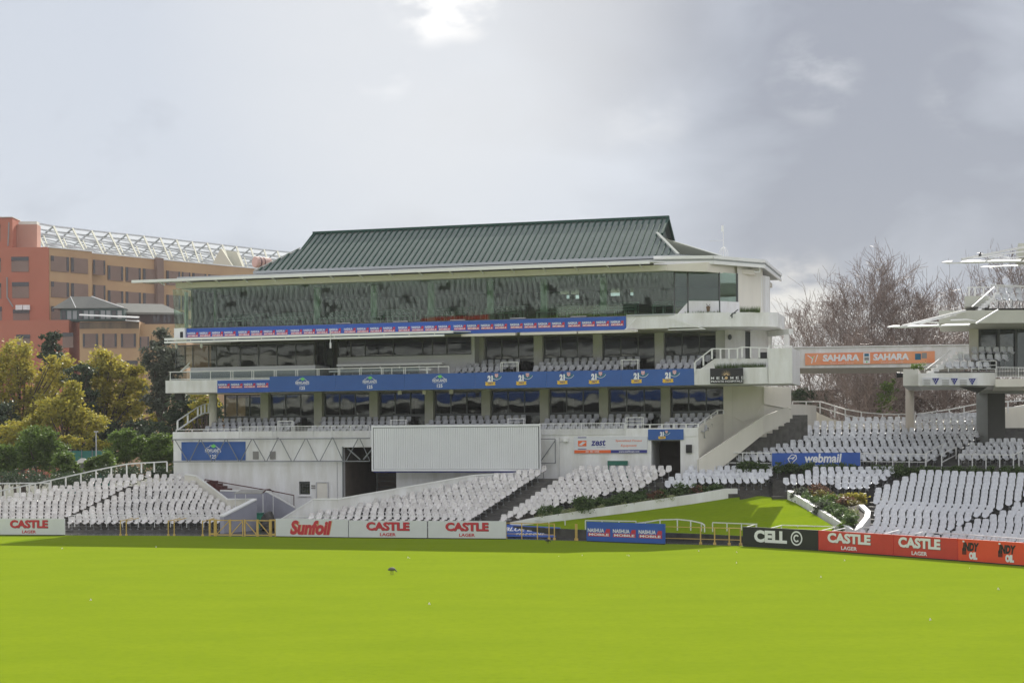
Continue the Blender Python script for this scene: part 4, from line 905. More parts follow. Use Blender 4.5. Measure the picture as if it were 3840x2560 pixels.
# --- right lower fan of seats: rows by pixel, left edge to stair line and beyond
STAIR = [(3500, 1990), (3530, 1977), (3572, 1958), (3619, 1941), (3663, 1924), (3710, 1907), (3752, 1893), (3792, 1876), (3840, 1855), (3900, 1828)]
def stair_x(y):
    for (xa, ya), (xb, yb) in zip(STAIR[:-1], STAIR[1:]):
        if yb <= y <= ya: return xa+(xb-xa)*(ya-y)/(ya-yb)
    return 3480 if y > 1990 else 3960
F_L = [3232, 3270, 3284, 3289, 3292, 3290, 3295, 3309, 3287, 3290, 3293, 3326, 3360, 3394, 3425, 3459]
F_Y = [1990, 1972, 1956, 1940, 1923, 1906, 1889, 1874, 1859, 1843, 1828, 1813, 1797, 1782, 1768, 1755]
rowsR = []
for k in range(16):
    xl, y = F_L[k], F_Y[k]; sl = .030+.0035*(15-k)*.6; D0 = 78.6+.92*k
    pitch = 30.8
    def P_(px, k=k, y=y, sl=sl, D0=D0): q = PD(px, y+(px-3300)*sl, D0-(px-3300)*.0052); q.z -= HS; return q
    i = 0; x = xl
    xs_ = []
    while x < 3870:
        xs_.append(x); x += pitch
    xs_L = [x for x in xs_ if x < stair_x(y+(x-3300)*sl)-8]; xs_R = [x+34 for x in xs_ if x > stair_x(y+(x-3300)*sl)-2 and x+34 < 3870]
    sc = pitch/6000*D0/.452
    if len(xs_L) > 1: seat_row(P_(xs_L[0]), P_(xs_L[-1]), len(xs_L), 'c', 'R', k+1, sc)
    if len(xs_R) > 1: seat_row(P_(xs_R[0]), P_(xs_R[-1]), len(xs_R), 'c', 'T', k+1, sc)
    rowsR.append((P_(xl), P_(3960)))
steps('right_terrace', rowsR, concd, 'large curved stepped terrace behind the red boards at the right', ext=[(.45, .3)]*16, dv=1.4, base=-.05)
# --- upper tier of the right stand
rowsU = []; UT = []
Ul = [2772, 2792, 2812, 2832, 2862, 2911, 2954, 2982, 3034, 3064, 3180]
Ur = [3500, 3535, 3560, 3600, 3622, 3642, 3660, 3668, 3668, 3660, 3660]
Us = [2683, 2712, 2745, 2770, 2795, 2817, 2838, 2859, 2880, 2902, 2925]
for k in range(11):
    y = 1702-13.9*k; D_ = 98.0+.72*k
    def P_(px): q = PD(px, y, D_); q.z = PD(3150, y, D_).z-HS; return q
    a, b = P_(Ul[k]), P_(Ur[k]); n_ = round((b-a).length/.468)+1; seat_row(a, b, n_, 'c', 'U', k+1)
    rowsU.append((P_(Us[k]), P_(3900)))
    if k < 5: a, b = P_(3605+14*k+ (60 if k > 3 else 0)), P_(3880); seat_row(a, b, round((b-a).length/.468)+1, 'c', 'V', k+1)
a = PD(3450, 1549, 106.5); b = PD(3655, 1546, 106.5); a.z -= HS; b.z -= HS; seat_row(a, b, 13, 'c', 'U', 12)
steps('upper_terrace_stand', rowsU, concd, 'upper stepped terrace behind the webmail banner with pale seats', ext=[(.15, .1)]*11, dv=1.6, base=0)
m = MB(); q = rowsU[0]; A_, B_ = q[0], q[1]; m.box(A_.x-.1, B_.x, A_.y-.75, A_.y-.45, 0, A_.z+.05); tag(meshobj('terrace_wall', m, conc), 'low dark front wall under the upper right terrace', 'wall')
m = MB()
for k in range(14): y = 1735-13.8*k; D_ = 97.4+.35*k; a = PD(2640+24*k, y, D_); m.box(a.x, a.x+1.3, a.y, a.y+.348, a.z-1.5, a.z)
tag(meshobj('stair_flight', m, conc), 'dark weathered stair flight climbing along the cream flank wall', 'stairs')
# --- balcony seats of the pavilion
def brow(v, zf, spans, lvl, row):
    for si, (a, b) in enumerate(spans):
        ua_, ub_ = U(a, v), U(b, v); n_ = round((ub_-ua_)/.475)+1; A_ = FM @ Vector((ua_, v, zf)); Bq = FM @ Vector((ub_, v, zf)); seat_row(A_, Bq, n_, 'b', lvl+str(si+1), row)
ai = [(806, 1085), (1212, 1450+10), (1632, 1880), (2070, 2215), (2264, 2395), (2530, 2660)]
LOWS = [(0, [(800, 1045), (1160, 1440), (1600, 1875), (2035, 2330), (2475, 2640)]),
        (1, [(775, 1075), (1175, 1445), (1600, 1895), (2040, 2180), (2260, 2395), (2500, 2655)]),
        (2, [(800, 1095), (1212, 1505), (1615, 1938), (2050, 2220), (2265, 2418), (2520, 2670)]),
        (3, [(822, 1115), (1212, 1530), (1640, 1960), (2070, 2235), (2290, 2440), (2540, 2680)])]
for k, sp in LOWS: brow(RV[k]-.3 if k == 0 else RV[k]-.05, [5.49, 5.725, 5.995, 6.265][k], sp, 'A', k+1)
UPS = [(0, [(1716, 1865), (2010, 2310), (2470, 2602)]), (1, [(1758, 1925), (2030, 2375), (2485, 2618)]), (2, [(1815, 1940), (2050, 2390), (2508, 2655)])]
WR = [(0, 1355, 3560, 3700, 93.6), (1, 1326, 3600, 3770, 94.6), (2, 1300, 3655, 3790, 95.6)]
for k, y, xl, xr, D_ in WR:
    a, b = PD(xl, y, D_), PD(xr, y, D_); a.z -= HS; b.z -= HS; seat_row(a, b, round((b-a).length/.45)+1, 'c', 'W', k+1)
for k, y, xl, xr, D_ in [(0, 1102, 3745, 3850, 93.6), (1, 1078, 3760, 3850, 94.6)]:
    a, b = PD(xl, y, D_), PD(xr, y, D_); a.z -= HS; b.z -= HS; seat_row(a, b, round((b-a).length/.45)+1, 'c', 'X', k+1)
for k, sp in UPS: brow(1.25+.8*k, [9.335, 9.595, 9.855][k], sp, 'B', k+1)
# --- place them: the 300 that show largest of each kind on their own, the rest as one object each
def shown(p):
    x = PX0+p.x/p.y*6000; return -20 < x < 3860
BD = {'M': 'middle terrace left part', 'N': 'middle terrace right part', 'L': 'left terrace left part', 'K': 'left terrace right part', 'P': 'block by dark doorway',
      'Q': 'block behind flower bed', 'R': 'right terrace by flower bed', 'T': 'right terrace beyond stairs', 'U': 'upper right terrace', 'V': 'upper right terrace corner'}
BD['W'] = 'middle gallery of right stand'; BD['X'] = 'top gallery of right stand'
for i in range(1, 8): BD['A%d' % i] = 'lower balcony bay %s' % ORD[i]; BD['B%d' % i] = 'upper balcony bay %s' % ORD[i]
wc = sorted([s for s in SEATS if s[1] in 'wc' and shown(s[5])], key=lambda s: s[5].y); bc = sorted([s for s in SEATS if s[1] == 'b' and shown(s[5])], key=lambda s: s[5].y)
print('seats', len(wc), len(bc))
first = {}
for lst, nm, cat in ((wc, 'stadium_seat', 'seat'), (bc, 'balcony_seat', 'seat')):
    cnt = {}
    for s in lst: cnt[(s[2], s[3])] = 0
    for s in lst[:300]:
        me = {'w': me_w, 'c': me_c, 'b': me_b}[s[1]]
        o = bpy.data.objects.new(nm, me); COL.objects.link(o); o.matrix_world = s[0]
        look = {'w': 'pale seat', 'c': 'white seat', 'b': 'grey seat'}[s[1]]
        tag(o, '%s, %s from left, %s row up, %s' % (look, ordn(s[4]), ordn(s[3]), BD[s[2]]), cat, {'stadium_seat': 'plastic seats on the open terraces', 'balcony_seat': 'grey seats on the pavilion balconies'}[nm])
    rest = lst[300:]
    if rest:
        vs = []; fs = []; mi = []; off = 0
        for s in rest:
            mb = {'w': mb_w, 'c': mb_c, 'b': mb_b}[s[1]]; va = np.array(mb.v); Mx = np.array(s[0]); va = va @ Mx[:3, :3].T+Mx[:3, 3]
            vs.append(va); fs += [tuple(i+off for i in f) for f in mb.f]; mi += [q+(3 if s[1] == 'c' else 0) for q in mb.m]; off += len(va)
        m = MB(); m.v = np.concatenate(vs).tolist(); m.f = fs; m.m = mi
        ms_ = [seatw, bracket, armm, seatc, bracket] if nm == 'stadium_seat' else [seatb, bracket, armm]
        tag(meshobj(nm, m, ms_, smooth=True), 'remaining rows of pale plastic seats farther back on the terraces' if nm == 'stadium_seat' else 'remaining grey armed seats on the pavilion balconies', 'seats', None, 'stuff')

# ------------------------------------------------------------------ boundary boards and their lettering
def board(px0, px1, mt, label, h=.95, group=None, name='advertising_board', yb=None):
    def gp(px):
        for (xa, ya), (xb, yb_) in zip(BPX[:-1], BPX[1:]):
            if xa <= px <= xb: return PZ(px, ya+(yb_-ya)*(px-xa)/(xb-xa), 0)
    a, b = gp(px0), gp(px1)
    if yb: a, b = PZ(px0, yb[0], 0), PZ(px1, yb[1], 0)
    fr, Lb_ = frame2(a, b); t = thing(name, label, 'advertising board', (0, 0, 0), fr, group); t_fr = fr
    m = MB(); m.box(0.01, Lb_-.01, 0, .09, .05, .05+h); meshobj('panel', m, mt, t, fr)
    m = MB(); m.box(.02, Lb_-.02, .01, .08, 0, .046); 
    meshobj('foot_rail', m, boardb, t, fr)
    for q in (.15, .85): m = MB(); m.bar((Lb_*q, .12, .05), (Lb_*q, .45, .03), .04); m.bar((Lb_*q, .12, .7), (Lb_*q, .45, .04), .04); meshobj('brace', m, steel, t, fr)
    return t, fr, Lb_
def letters(t, fr, m, mats): meshobj('lettering', m, mats, t, fr)
def castle(m, x0, x1, k=0, sh=1):
    w_ = x1-x0
    m.text('CASTLE', x0+.03, x1+.03, .42, .90, -.006, sh, .045); m.text('CASTLE', x0, x1, .44, .92, -.012, k, .05)
    m.text('LAGER', x0+w_*.32, x1-w_*.31, .13, .31, -.008, k, .03)
t, fr, L_ = board(-20, 243, boardw, 'white board with red beer lettering at the far left edge', group='white boards on the boundary')
m = MB(); castle(m, L_-(243-38)/263*L_, L_-(243-180)/263*L_); letters(t, fr, m, [lr, lrd])
t, fr, L_ = board(1034, 1306, boardw, 'white board with slanted red cooking oil lettering, right of the yellow gates', h=1.0, group='white boards on the boundary')
m = MB(); m.text('Sunfoil', L_*.205, L_*.785, .12, .95, -.006, 2, .075, shear=.22); m.text('Sunfoil', L_*.20, L_*.775, .14, .97, -.012, 0, .05, shear=.22); letters(t, fr, m, [lr, lrd, lgold])
for a, b, lb in ((1308, 1602, 'white board with red beer lettering next to the cooking oil board'), (1605, 1898, 'white board with red beer lettering, third of the adjoining white boards')):
    t, fr, L_ = board(a, b, boardw, lb, group='white boards on the boundary'); m = MB(); castle(m, L_*.225, L_*.775); letters(t, fr, m, [lr, lrd])
t, fr, L_ = board(2199, 2493, blue, 'blue board with three red and white logos beside the curved railing', h=1.02, yb=(2029, 2041))
m = MB()
for k in range(3): mobile_logo(m, .1+k*L_*.328, .1+k*L_*.328+L_*.29, .30, .72, -.01, 0, 1)
letters(t, fr, m, [lw, lr])
t, fr, L_ = board(2785, 3068, boardb, 'black phone company board with white rounded lettering and ringed letter')
m = MB(); m.text('CELL', L_*.16, L_*.60, .25, .87, -.01, 0, .055); cxx = L_*.725; m.disc(cxx, .55, .36, -.008, 0); m.disc(cxx, .55, .285, -.012, 1); m.disc(cxx, .55, .19, -.016, 0, .11, 40, 320, 20); letters(t, fr, m, [lw, boardb])
t, fr, L_ = board(3069, 3350, boardr, 'red board with white beer lettering next to the black board', group='red boards on the boundary')
m = MB(); castle(m, L_*.13, L_*.71); letters(t, fr, m, [lw, lrd])
t, fr, L_ = board(3351, 3592, boardr, 'red board with white beer lettering next to the orange board', group='red boards on the boundary')
m = MB(); castle(m, L_*.08, L_*.74); letters(t, fr, m, [lw, lrd])
t, fr, L_ = board(3593, 3980, boardo, 'orange red board with black and white oil lettering at the right edge')
m = MB()
for a in (3612, 3752):
    x0 = (a-3593)/387*L_; m.text('INDY', x0, x0+.92, .48, .86, -.012, 0, .06, shear=.2); m.box(x0-.0, x0+.1, -.014, -.01, .86, .93, 1)
    for q in range(4): m.box(x0-.02+q*.06, x0+.02+q*.06, -.016, -.013, .32, .6, 0)
    m.text('OIL', x0+.36, x0+.82, .12, .45, -.016, 1, .09)
letters(t, fr, m, [lblk, lw])
# fallen blue banner behind the rail
fr, L_ = frame2(PZ(1898, 2018, .02)+Vector((0, .9, 0)), PZ(2090, 2020, .02)+Vector((0, .9, 0)))
t = thing('fallen_banner', 'blue banner with pale lettering leaning low behind the yellow rail', 'banner', (0, 0, 0), fr)
TL = Matrix.Rotation(R(-22), 4, 'X'); fr2 = fr @ TL
m = MB(); m.add([(-.3, 0, .05), (L_-.1, 0, .05), (L_+.15, 0, .62), (-.3, 0, .78), (-.3, .04, .05), (L_-.1, .04, .05), (L_+.15, .04, .62), (-.3, .04, .78)], [(0, 1, 2, 3), (7, 6, 5, 4), (0, 4, 5, 1), (1, 5, 6, 2), (2, 6, 7, 3), (3, 7, 4, 0)]); meshobj('panel', m, blue, t, fr2)
m = MB(); m.text('BLUE LABEL', -.15, L_-.35, .38, .60, -.008, 0, .03, shear=.25); m.text('TELECOMS', .55, L_-.75, .16, .27, -.008, 0, .02, shear=.25, spacing=1.2); meshobj('lettering', m, [lw], t, fr2)

# ------------------------------------------------------------------ white and lilac walls, rails, gates
def wallpoly(name, tops, bots, th, mt, label, cap=None, cat='wall', dirv=(0, 1, 0)):
    """thick wall between a top polyline and a bottom polyline (3D points)"""
    m = MB(); d = Vector(dirv)*th; n = len(tops)
    A_ = [Vector(p) for p in bots]; T_ = [Vector(p) for p in tops]
    m.add([*A_, *T_, *[p+d for p in A_], *[p+d for p in T_]],
          [(i, i+1, n+i+1, n+i) for i in range(n-1)]+[(2*n+i+1, 2*n+i, 3*n+i, 3*n+i+1) for i in range(n-1)]+[(n+i, n+i+1, 3*n+i+1, 3*n+i) for i in range(n-1)]+[(0, n, 3*n, 2*n), (n-1, 3*n-1, 4*n-1, 2*n-1)])
    t = thing(name, label, cat, tuple(A_[0]), ID); meshobj('wall_body', m, mt, t, ID)
    if cap:
        m = MB(); e = Vector(dirv)*.03; 
        m2 = [(p-e, p+d+e) for p in T_]; vs = []
        for a, b in m2: vs += [a+Vector((0, 0, .005)), b+Vector((0, 0, .005)), b+Vector((0, 0, .09)), a+Vector((0, 0, .09))]
        fs = [(0, 1, 2, 3), (4*(n-1)+3, 4*(n-1)+2, 4*(n-1)+1, 4*(n-1))]
        for i in range(n-1): o_ = 4*i; fs += [(o_, o_+3, o_+7, o_+4), (o_+3, o_+2, o_+6, o_+7), (o_+2, o_+1, o_+5, o_+6), (o_+1, o_, o_+4, o_+5)]
        m.add(vs, fs); meshobj('coping', m, cap, t, ID)
    return t
def dn(p, z=0): return Vector((p[0], p[1], z))
tp = [pv3(1053, 1949, -9.95), pv3(1175, 1874, -8.6), pv3(1268, 1873, -8.3), pv3(1510, 1831, -5.8), pv3(1772, 1785, -3.2), pv3(1915, 1777, -1.8), pv3(1995, 1768, -1.0)]
wallpoly('terrace_wall', tp, [dn(p) for p in tp], .28, white, 'long white wall rising behind the seats of the middle terrace', whitem)
tp = [PD(840, 1937, 95.6), PD(962, 1875, 98.6)]
wallpoly('entrance_wall', tp, [dn(p) for p in tp], .25, lilac, 'lilac wall sloping up beside the yellow gates', whitem, dirv=(-1, 0, 0))
tp = [PD(692, 1780, 104.6), PD(736, 1787, 104.2), PD(852, 1874, 100.2), PD(960, 1873, 99.3)]
wallpoly('terrace_wall', tp, [dn(p) for p in tp], .25, creamw, 'white topped wall slanting down at the end of the left terrace', whitem)
tp = [PD(825, 1841, 102.4), PD(1000, 1845, 102.2), PD(1106, 1905, 100.6)]
wallpoly('entrance_wall', tp, [dn(p) for p in tp], .22, lilac, 'lilac wall at the back of the entrance passage', whitem)
m = MB()
for k in range(12): v = -.75; u = U(780+17.5*k, v); z = PV(790, 1800, v)[2]-.04-.17*k; m.box(u, u+.33, v-.3, -.02, 0, z)
tag(meshobj('maroon_steps', m, maroon, frame=FM), 'dark red steps running down along the white ground wall', 'steps')
m = MB(); pts = [PV(768, 1797, -.8), PV(990, 1835, -.8), PV(1000, 1836, -.8), PV(1018, 1838, -.8), PV(1030, 1842, -.8), PV(1102, 1856, -.8)]
m.path([tuple(p) for p in pts], .035)
for q in (0, 1, 5): p = pts[q]; m.bar(p, (p[0], p[1], p[2]-.8), .04)
tag(meshobj('handrail', m, maroonr, frame=FM), 'dark red handrail along the red steps', 'handrail')
# low canopy over the passage
t = thing('entrance_canopy', 'small flat grey canopy on thin posts over the entrance passage', 'canopy', tuple(PD(880, 1985, 99.5)))
a, b, c, d = PD(876, 1851, 99.3), PD(984, 1851, 99.3), PD(1000, 1838, 101.2), PD(905, 1838, 101.2)
m = MB(); m.slab([a, b, c, d], (0, 0, .05)); meshobj('roof_panel', m, concl, t)
for px, D_ in ((882, 99.4), (921, 99.4), (986, 99.4), (1024, 100.5)): p = PD(px, 1852, D_); m = MB(); m.tube(p, dn(p), .025); meshobj('post', m, railm, t)
m = MB(); p0, p1 = PD(986, 1846, 99.4), PD(1024, 1843, 100.4); mid = p0.lerp(p1, .5)+Vector((0, 0, .18)); m.path([p0, p0.lerp(mid, .6)+Vector((0, 0, .06)), mid, p1.lerp(mid, .6)+Vector((0, 0, .06)), p1], .03); meshobj('arched_rail', m, maroonr, t)
# covered machine
t = thing('covered_machine', 'dark brown tarpaulin draped over a machine beside the green bin', 'machine', tuple(dn(PD(1005, 1945, 98.2))))
m = MB(); c = dn(PD(1006, 1945, 98.2)); n, k = 14, 7; vs = []
for j in range(k+1):
    tj = j/k
    for i in range(n):
        a = 2*math.pi*i/n; r_ = (.52*(1-.62*tj**2.2))*(1+.10*math.sin(3*a+j)+random.uniform(-.05, .05)); vs.append((c.x+r_*math.cos(a), c.y+r_*.8*math.sin(a), .12+.98*tj+random.uniform(-.02, .02)+.08*(math.cos(a) > 0)*tj))
m.add(vs, [(j*n+i, j*n+(i+1) % n, (j+1)*n+(i+1) % n, (j+1)*n+i) for j in range(k) for i in range(n)]+[tuple(k*n+i for i in range(n))]); tarp = mat('tarpaulin', (.05, .045, .038), .45, rgb2=(.02, .018, .016), vscale=4)
meshobj('cover', m, tarp, t)
m = MB(); m.tube((c.x-.3, c.y+.2, .0), (c.x-.3, c.y+.3, .15), .12, .12, 10); m.tube((c.x+.3, c.y+.2, 0), (c.x+.3, c.y+.3, .15), .12, .12, 10); meshobj('wheels', m, lblk, t)
t = thing('green_bin', 'green wheeled bin half hidden behind the covered machine', 'bin', tuple(dn(PD(970, 1940, 99.0)))); c = dn(PD(972, 1940, 99.2))
m = MB(); m.prism([(c.x-.18, c.y-.25), (c.x+.25, c.y-.25), (c.x+.25, c.y+.25), (c.x-.18, c.y+.25)], .1, 1.0); meshobj('body', m, mat('bin_green', (.02, .2, .13), .5), t)
m = MB(); m.box(c.x-.2, c.x+.27, c.y-.28, c.y+.28, 1.003, 1.06); meshobj('lid', m, mat('bin_green_lid', (.02, .16, .11), .5), t)
# yellow gates
def gpt(px, off=.25):
    for (xa, ya), (xb, yb_) in zip(BPX[:-1], BPX[1:]):
        if xa <= px <= xb: q = PZ(px, ya+(yb_-ya)*(px-xa)/(xb-xa), 0); q.y += off; return q
for a, b, flip, lb in ((806, 860, 0, 'yellow steel gate leaf, leftmost with an upward brace'), (860, 910, 0, 'yellow steel gate leaf left of the gate meeting post'), (914, 963, 1, 'yellow steel gate leaf right of the gate meeting post'), (963, 1011, 1, 'yellow steel gate leaf before the covered machine')):
    A_, B_ = gpt(a), gpt(b); fr, L_ = frame2(A_, B_); t = thing('gate_leaf', lb, 'gate', (0, 0, 0), fr, 'yellow boundary gate leaves')
    m = MB(); m.bar((0, 0, .08), (L_, 0, .08), .06); m.bar((0, 0, .92), (L_, 0, .92), .06); m.bar((.03, 0, 0), (.03, 0, .98), .07); m.bar((L_-.03, 0, 0), (L_-.03, 0, .98), .06); meshobj('frame', m, yell, t, fr)
    m = MB(); m.bar((.05, 0, .88 if flip else .1), (L_-.05, 0, .1 if flip else .88), .045); meshobj('brace', m, yell, t, fr)
def posts(px0, px1, lb, nm='gate_post_frame'):
    A_, B_ = gpt(px0), gpt(px1); fr, L_ = frame2(A_, B_); m = MB(); m.bar((0, 0, 0), (0, 0, .98), .1); m.bar((L_, 0, 0), (L_, 0, .98), .1); m.bar((0, 0, .95), (L_, 0, .95), .08); m.bar((0, 0, .12), (L_, 0, .12), .16, .1)
    return tag(meshobj(nm, m, yell, frame=fr, origin=fr.translation), lb, 'gate post')
posts(784, 803, 'yellow double gate post left of the gates'); posts(1014, 1032, 'yellow double gate post between the gates and the cooking oil board')
for px, lb in ((628, 'first yellow post pair'), (448, 'x')): pass
for px, lb in ((448, 'short yellow post before the left terrace, leftmost one'), (470, 'short yellow post before the left terrace, second one'), (628, 'short yellow post before the left terrace, third one'), (650, 'short yellow post before the left terrace, fourth one'), (757, 'short yellow post just left of the double gate post')):
    A_ = gpt(px); m = MB(); m.bar((A_.x, A_.y, 0), (A_.x, A_.y, .90), .055); m.bar((A_.x, A_.y, .85), (A_.x+.5, A_.y+1.0, .98), .04); m.box(A_.x-.06, A_.x+.06, A_.y-.06, A_.y+.06, 0, .1); tag(meshobj('yellow_post', m, yell, origin=dn(A_)), lb, 'post', 'yellow posts along the boundary')
# right yellow rails
for pts, lb in (([1898, 2060, 2080], 'yellow rail in front of the fallen blue banner'), ([2160, 2165], 'yellow post left of the blue logo board'), ([2493, 2632, 2685, 2740, 2783], 'yellow rail between the blue board and the black board')):
    P = [gpt(p, .55) for p in pts]; m = MB()
    for a, b in zip(P[:-1], P[1:]): a, b = Vector(a), Vector(b); m.bar(a+Vector((0, 0, .88)), b+Vector((0, 0, .88)), .04); m.bar(a+Vector((0, 0, .28)), b+Vector((0, 0, .28)), .035)
    for p in P[(1 if len(P) > 3 else 0):]: m.bar(p, Vector(p)+Vector((0, 0, .9)), .06); m.box(p.x-.07, p.x+.07, p.y-.07, p.y+.07, 0, .12)
    if len(P) == 3: 
        for px in (1957, 2016): p = gpt(px, .55); m.bar(p, Vector(p)+Vector((0, 0, .9)), .06)
    tag(meshobj('yellow_rail', m, yell), lb, 'rail')
def wrail(pix, h, lb, r=.03, step=1.2, lo=0, nm='railing', bend=None):
    pts = [PD(a, b, c) for a, b, c in pix]; pts = [(p.x, p.y, p.z-h) for p in pts]
    o = rail(nm, pts, h, step, r, lo, parent=None, frame=ID); return tag(o, lb, 'railing')
wrail([(258, 1934, 97.0), (280, 1930, 97), (700, 1932, 96.2), (828, 1931, 95.9)], .72, 'thin white rail along the front of the left terrace', .022, 1.05)
wrail([(1085, 1934, 91.6), (1400, 1934, 90.6), (1735, 1938, 89.6), (1748, 1944, 89.5)], .9, 'thin white rail along the front of the middle terrace', .018, 2.2)
wrail([(0-40, 1848, 107), (190, 1800, 106.5), (360, 1762, 106), (475, 1739, 105.8), (530, 1735, 105.8), (626, 1730, 105.8)], .66, 'white rail climbing along the back of the left terrace', .05, .98, nm='back_railing')
wrail([(-40, 1812, 112), (185, 1810, 112)], .7, 'low white rail behind the left terrace at the frame edge', .05, 1.5)
wrail([(1880, 1947, 91.5), (2119, 1950, 89.5)], .75, 'white rail along the lawn behind the fallen banner', .028, 1.0)
wrail([(2195, 1950, 88.5), (2385, 1953, 87.5)], .7, 'straight white rail behind the blue logo board', .028, .95)
wrail([(2355, 1965, 86.9), (2420, 1957, 86.8), (2475, 1948, 86.8), (2540, 1946, 86.5), (2590, 1951, 86.2), (2630, 1960, 85.8), (2642, 1968, 85.5)], .78, 'white rail with a rounded end curving along the lawn', .035, .8)
wrail([(2672, 1958, 85.4), (2835, 1964, 84.8)], .78, 'short white rail right of the curved rail', .03, .85)
wrail([(2930, 1968, 84), (3180, 1975, 82.5), (3360, 1982, 80)], .6, 'white rail behind the black board and the flower bed', .03, .85)
wrail([(3460, 1993, 79), (3620, 2003, 77), (3860, 2022, 74)], .7, 'white rail behind the red and orange boards', .035, .65)
for i, (x0, y0, x1, y1) in enumerate(((2800, 1975, 2838, 1963), (2888, 1980, 2930, 1969), (3082, 1988, 3130, 1976), (3122, 1990, 3170, 1979), (3315, 2001, 3372, 1986), (3402, 2008, 3460, 1993))):
    a = PD(x0, y0, 81.5-i*1.1); b = PD(x1, y1, 83.5-i*1.1); m = MB(); m.bar(a, b, .07, .03); m.bar(b, dn(b), .04); m.bar(a, (a.x, a.y, a.z-.4), .03)
    tag(meshobj('board_stay', m, whitem), ['shiny stay behind the black board, left one', 'shiny stay behind the black board, right one', 'shiny stay behind the first red board, left one', 'shiny stay behind the first red board, right one', 'shiny stay behind the second red board, left one', 'shiny stay behind the second red board, right one'][i], 'stay', 'stays behind the boards')
m = MB(); a = PZ(2714, 2000, .3); m.box(a.x-.35, a.x, a.y, a.y+.05, .35, .7); tag(meshobj('small_sign', m, concl), 'small blank grey plate on the rail by the black board', 'sign')
# upper right stand front rail, webmail banner, stair rails
wrail([(2700, 1696, 97.3), (2730, 1696, 97.3), (2895, 1698, 97.3)], .95, 'white rail left of the webmail banner', .035, 1.0, lo=.35)
wrail([(3225, 1699, 97.2), (3470, 1702, 97.2)], .8, 'white rail right of the webmail banner', .035, .9, lo=.4)
wrail([(3595, 1703, 96.6), (3800, 1705, 96), (3860, 1675, 98)], .9, 'white rail below the dark stand column', .035, .85)
m = MB(); pts = [PD(2700, 1700, 97.4), PD(2745, 1668, 98.5)]; m.bar(pts[0], pts[1], .05); m.bar(PD(2710, 1720, 97.4), PD(2735, 1700, 98.2), .04); m.bar(PD(2700, 1697, 97.4), PD(2694, 1742, 97.3), .05); tag(meshobj('stair_rail', m, railm), 'white stair rail at the foot of the weathered flight', 'handrail')
for (x0, y0, x1, y1), lb in (((3472, 1700, 3535, 1665), 'left shiny handrail on the upper terrace steps'), ((3531, 1702, 3585, 1674), 'right shiny handrail on the upper terrace steps')):
    a, b = PD(x0, y0, 97), PD(x1, y1, 99.5); m = MB(); m.bar(a, b, .07, .05); m.bar(a-Vector((0, 0, .5)), b-Vector((0, 0, .5)), .05); m.bar(a, a-Vector((0, 0, .9)), .06); m.bar(b, b-Vector((0, 0, .9)), .06); tag(meshobj('stair_rail', m, whitem), lb, 'handrail')
a, b = PD(2895, 1748, 97.0), PD(3226, 1746, 96.9); fr, L_ = frame2((a.x, a.y, a.z), (b.x, b.y, b.z))
t = thing('banner', 'blue webmail banner with an open envelope mark on the upper terrace rail', 'banner', (0, 0, 0), fr); zt = .81
meshobj('panel', B(0, L_, -.03, .0, 0, zt), blue, t, fr)
m = MB(); ex, ez, s_e = L_*.23, zt*.52, .30
ev = [(-.9, .15), (-.1, .95), (.75, .85), (.85, .15), (-.35, -1.0)]
for p, q in list(zip(ev, ev[1:]+ev[:1]))+[((-.9, .15), (-.1, .25)), ((-.1, .25), (.05, .0)), ((.05, 0), (.75, .85)), ((-.1, .25), (.3, .45))]: m.bar((ex+p[0]*s_e, -.036, ez+p[1]*s_e), (ex+q[0]*s_e, -.036, ez+q[1]*s_e), .045, .006, 0, up=(0, 1, 0))
m.text('webmail', L_*.37, L_*.79, .21, .76, -.036, 0, .03, shear=.15); m.text("South Africa's free e-mail service", L_*.37, L_*.77, .03, .13, -.036, 0, 0)
meshobj('lettering', m, [lw], t, fr)
# curved rail along the top of the right stand
crl = [(2972, 1505, 110), (3075, 1505, 110), (3130, 1522, 109.5), (3170, 1534, 109), (3230, 1545, 108.5), (3310, 1552, 108), (3430, 1553, 107.5), (3560, 1535, 107.5), (3670, 1513, 107.5), (3780, 1505, 108), (3860, 1500, 108)]
wrail(crl, .8, 'long curved white rail along the top of the right terrace', .045, 1.1, lo=.5)
tp = [PD(a, b+14, c) for a, b, c in ((2972, 1505, 111), (3040, 1507, 111), (3070, 1535, 110.5), (3130, 1560, 110), (3200, 1570, 109), (3310, 1575, 108.6), (3430, 1573, 108.2), (3560, 1556, 108.2), (3670, 1534, 108.2), (3860, 1500, 108.6))]
wallpoly('stand_back_wall', tp, [dn(p) for p in tp], .3, creamw, 'low curved cream wall along the top of the right terrace')
# retaining walls of the flower beds
tp = [PD(1912, 1958, 89.95), PD(2004, 1940, 90.4), PD(2253, 1903, 91.6), PD(2600, 1852, 93.3), PD(2722, 1831, 93.75), PD(2766, 1831, 93.9)]
bt = [PD(1919, 1985, 89.95), PD(2004, 1985, 90.4), PD(2253, 1955, 91.6), PD(2600, 1915, 93.3), PD(2722, 1895, 93.75), PD(2766, 1890, 93.9)]
wallpoly('flower_bed_wall', tp, bt, .3, white, 'low white wall rising to the right between flower bed and shaded lawn')
tp = [PD(2952, 1838, 92.5), PD(3000, 1866, 90.3), PD(3065, 1906, 87), PD(3180, 1976, 81.5), PD(3207, 1988, 80.8), PD(3232, 1974, 81.0), PD(3262, 1935, 82.8), PD(3265, 1915, 83.8), PD(3240, 1891, 85.3)]
m = MB(); n = len(tp); c = Vector((tp[0].x+3, 91, 0)); inn = []
ins = [(.28, .1), (.25, .15), (.25, .15), (.2, .22), (0, .3), (-.25, .18), (-.28, 0), (-.28, 0), (-.28, 0)]
for p, (dx, dy) in zip(tp, ins): inn.append(Vector((p.x+dx, p.y+dy, p.z)))
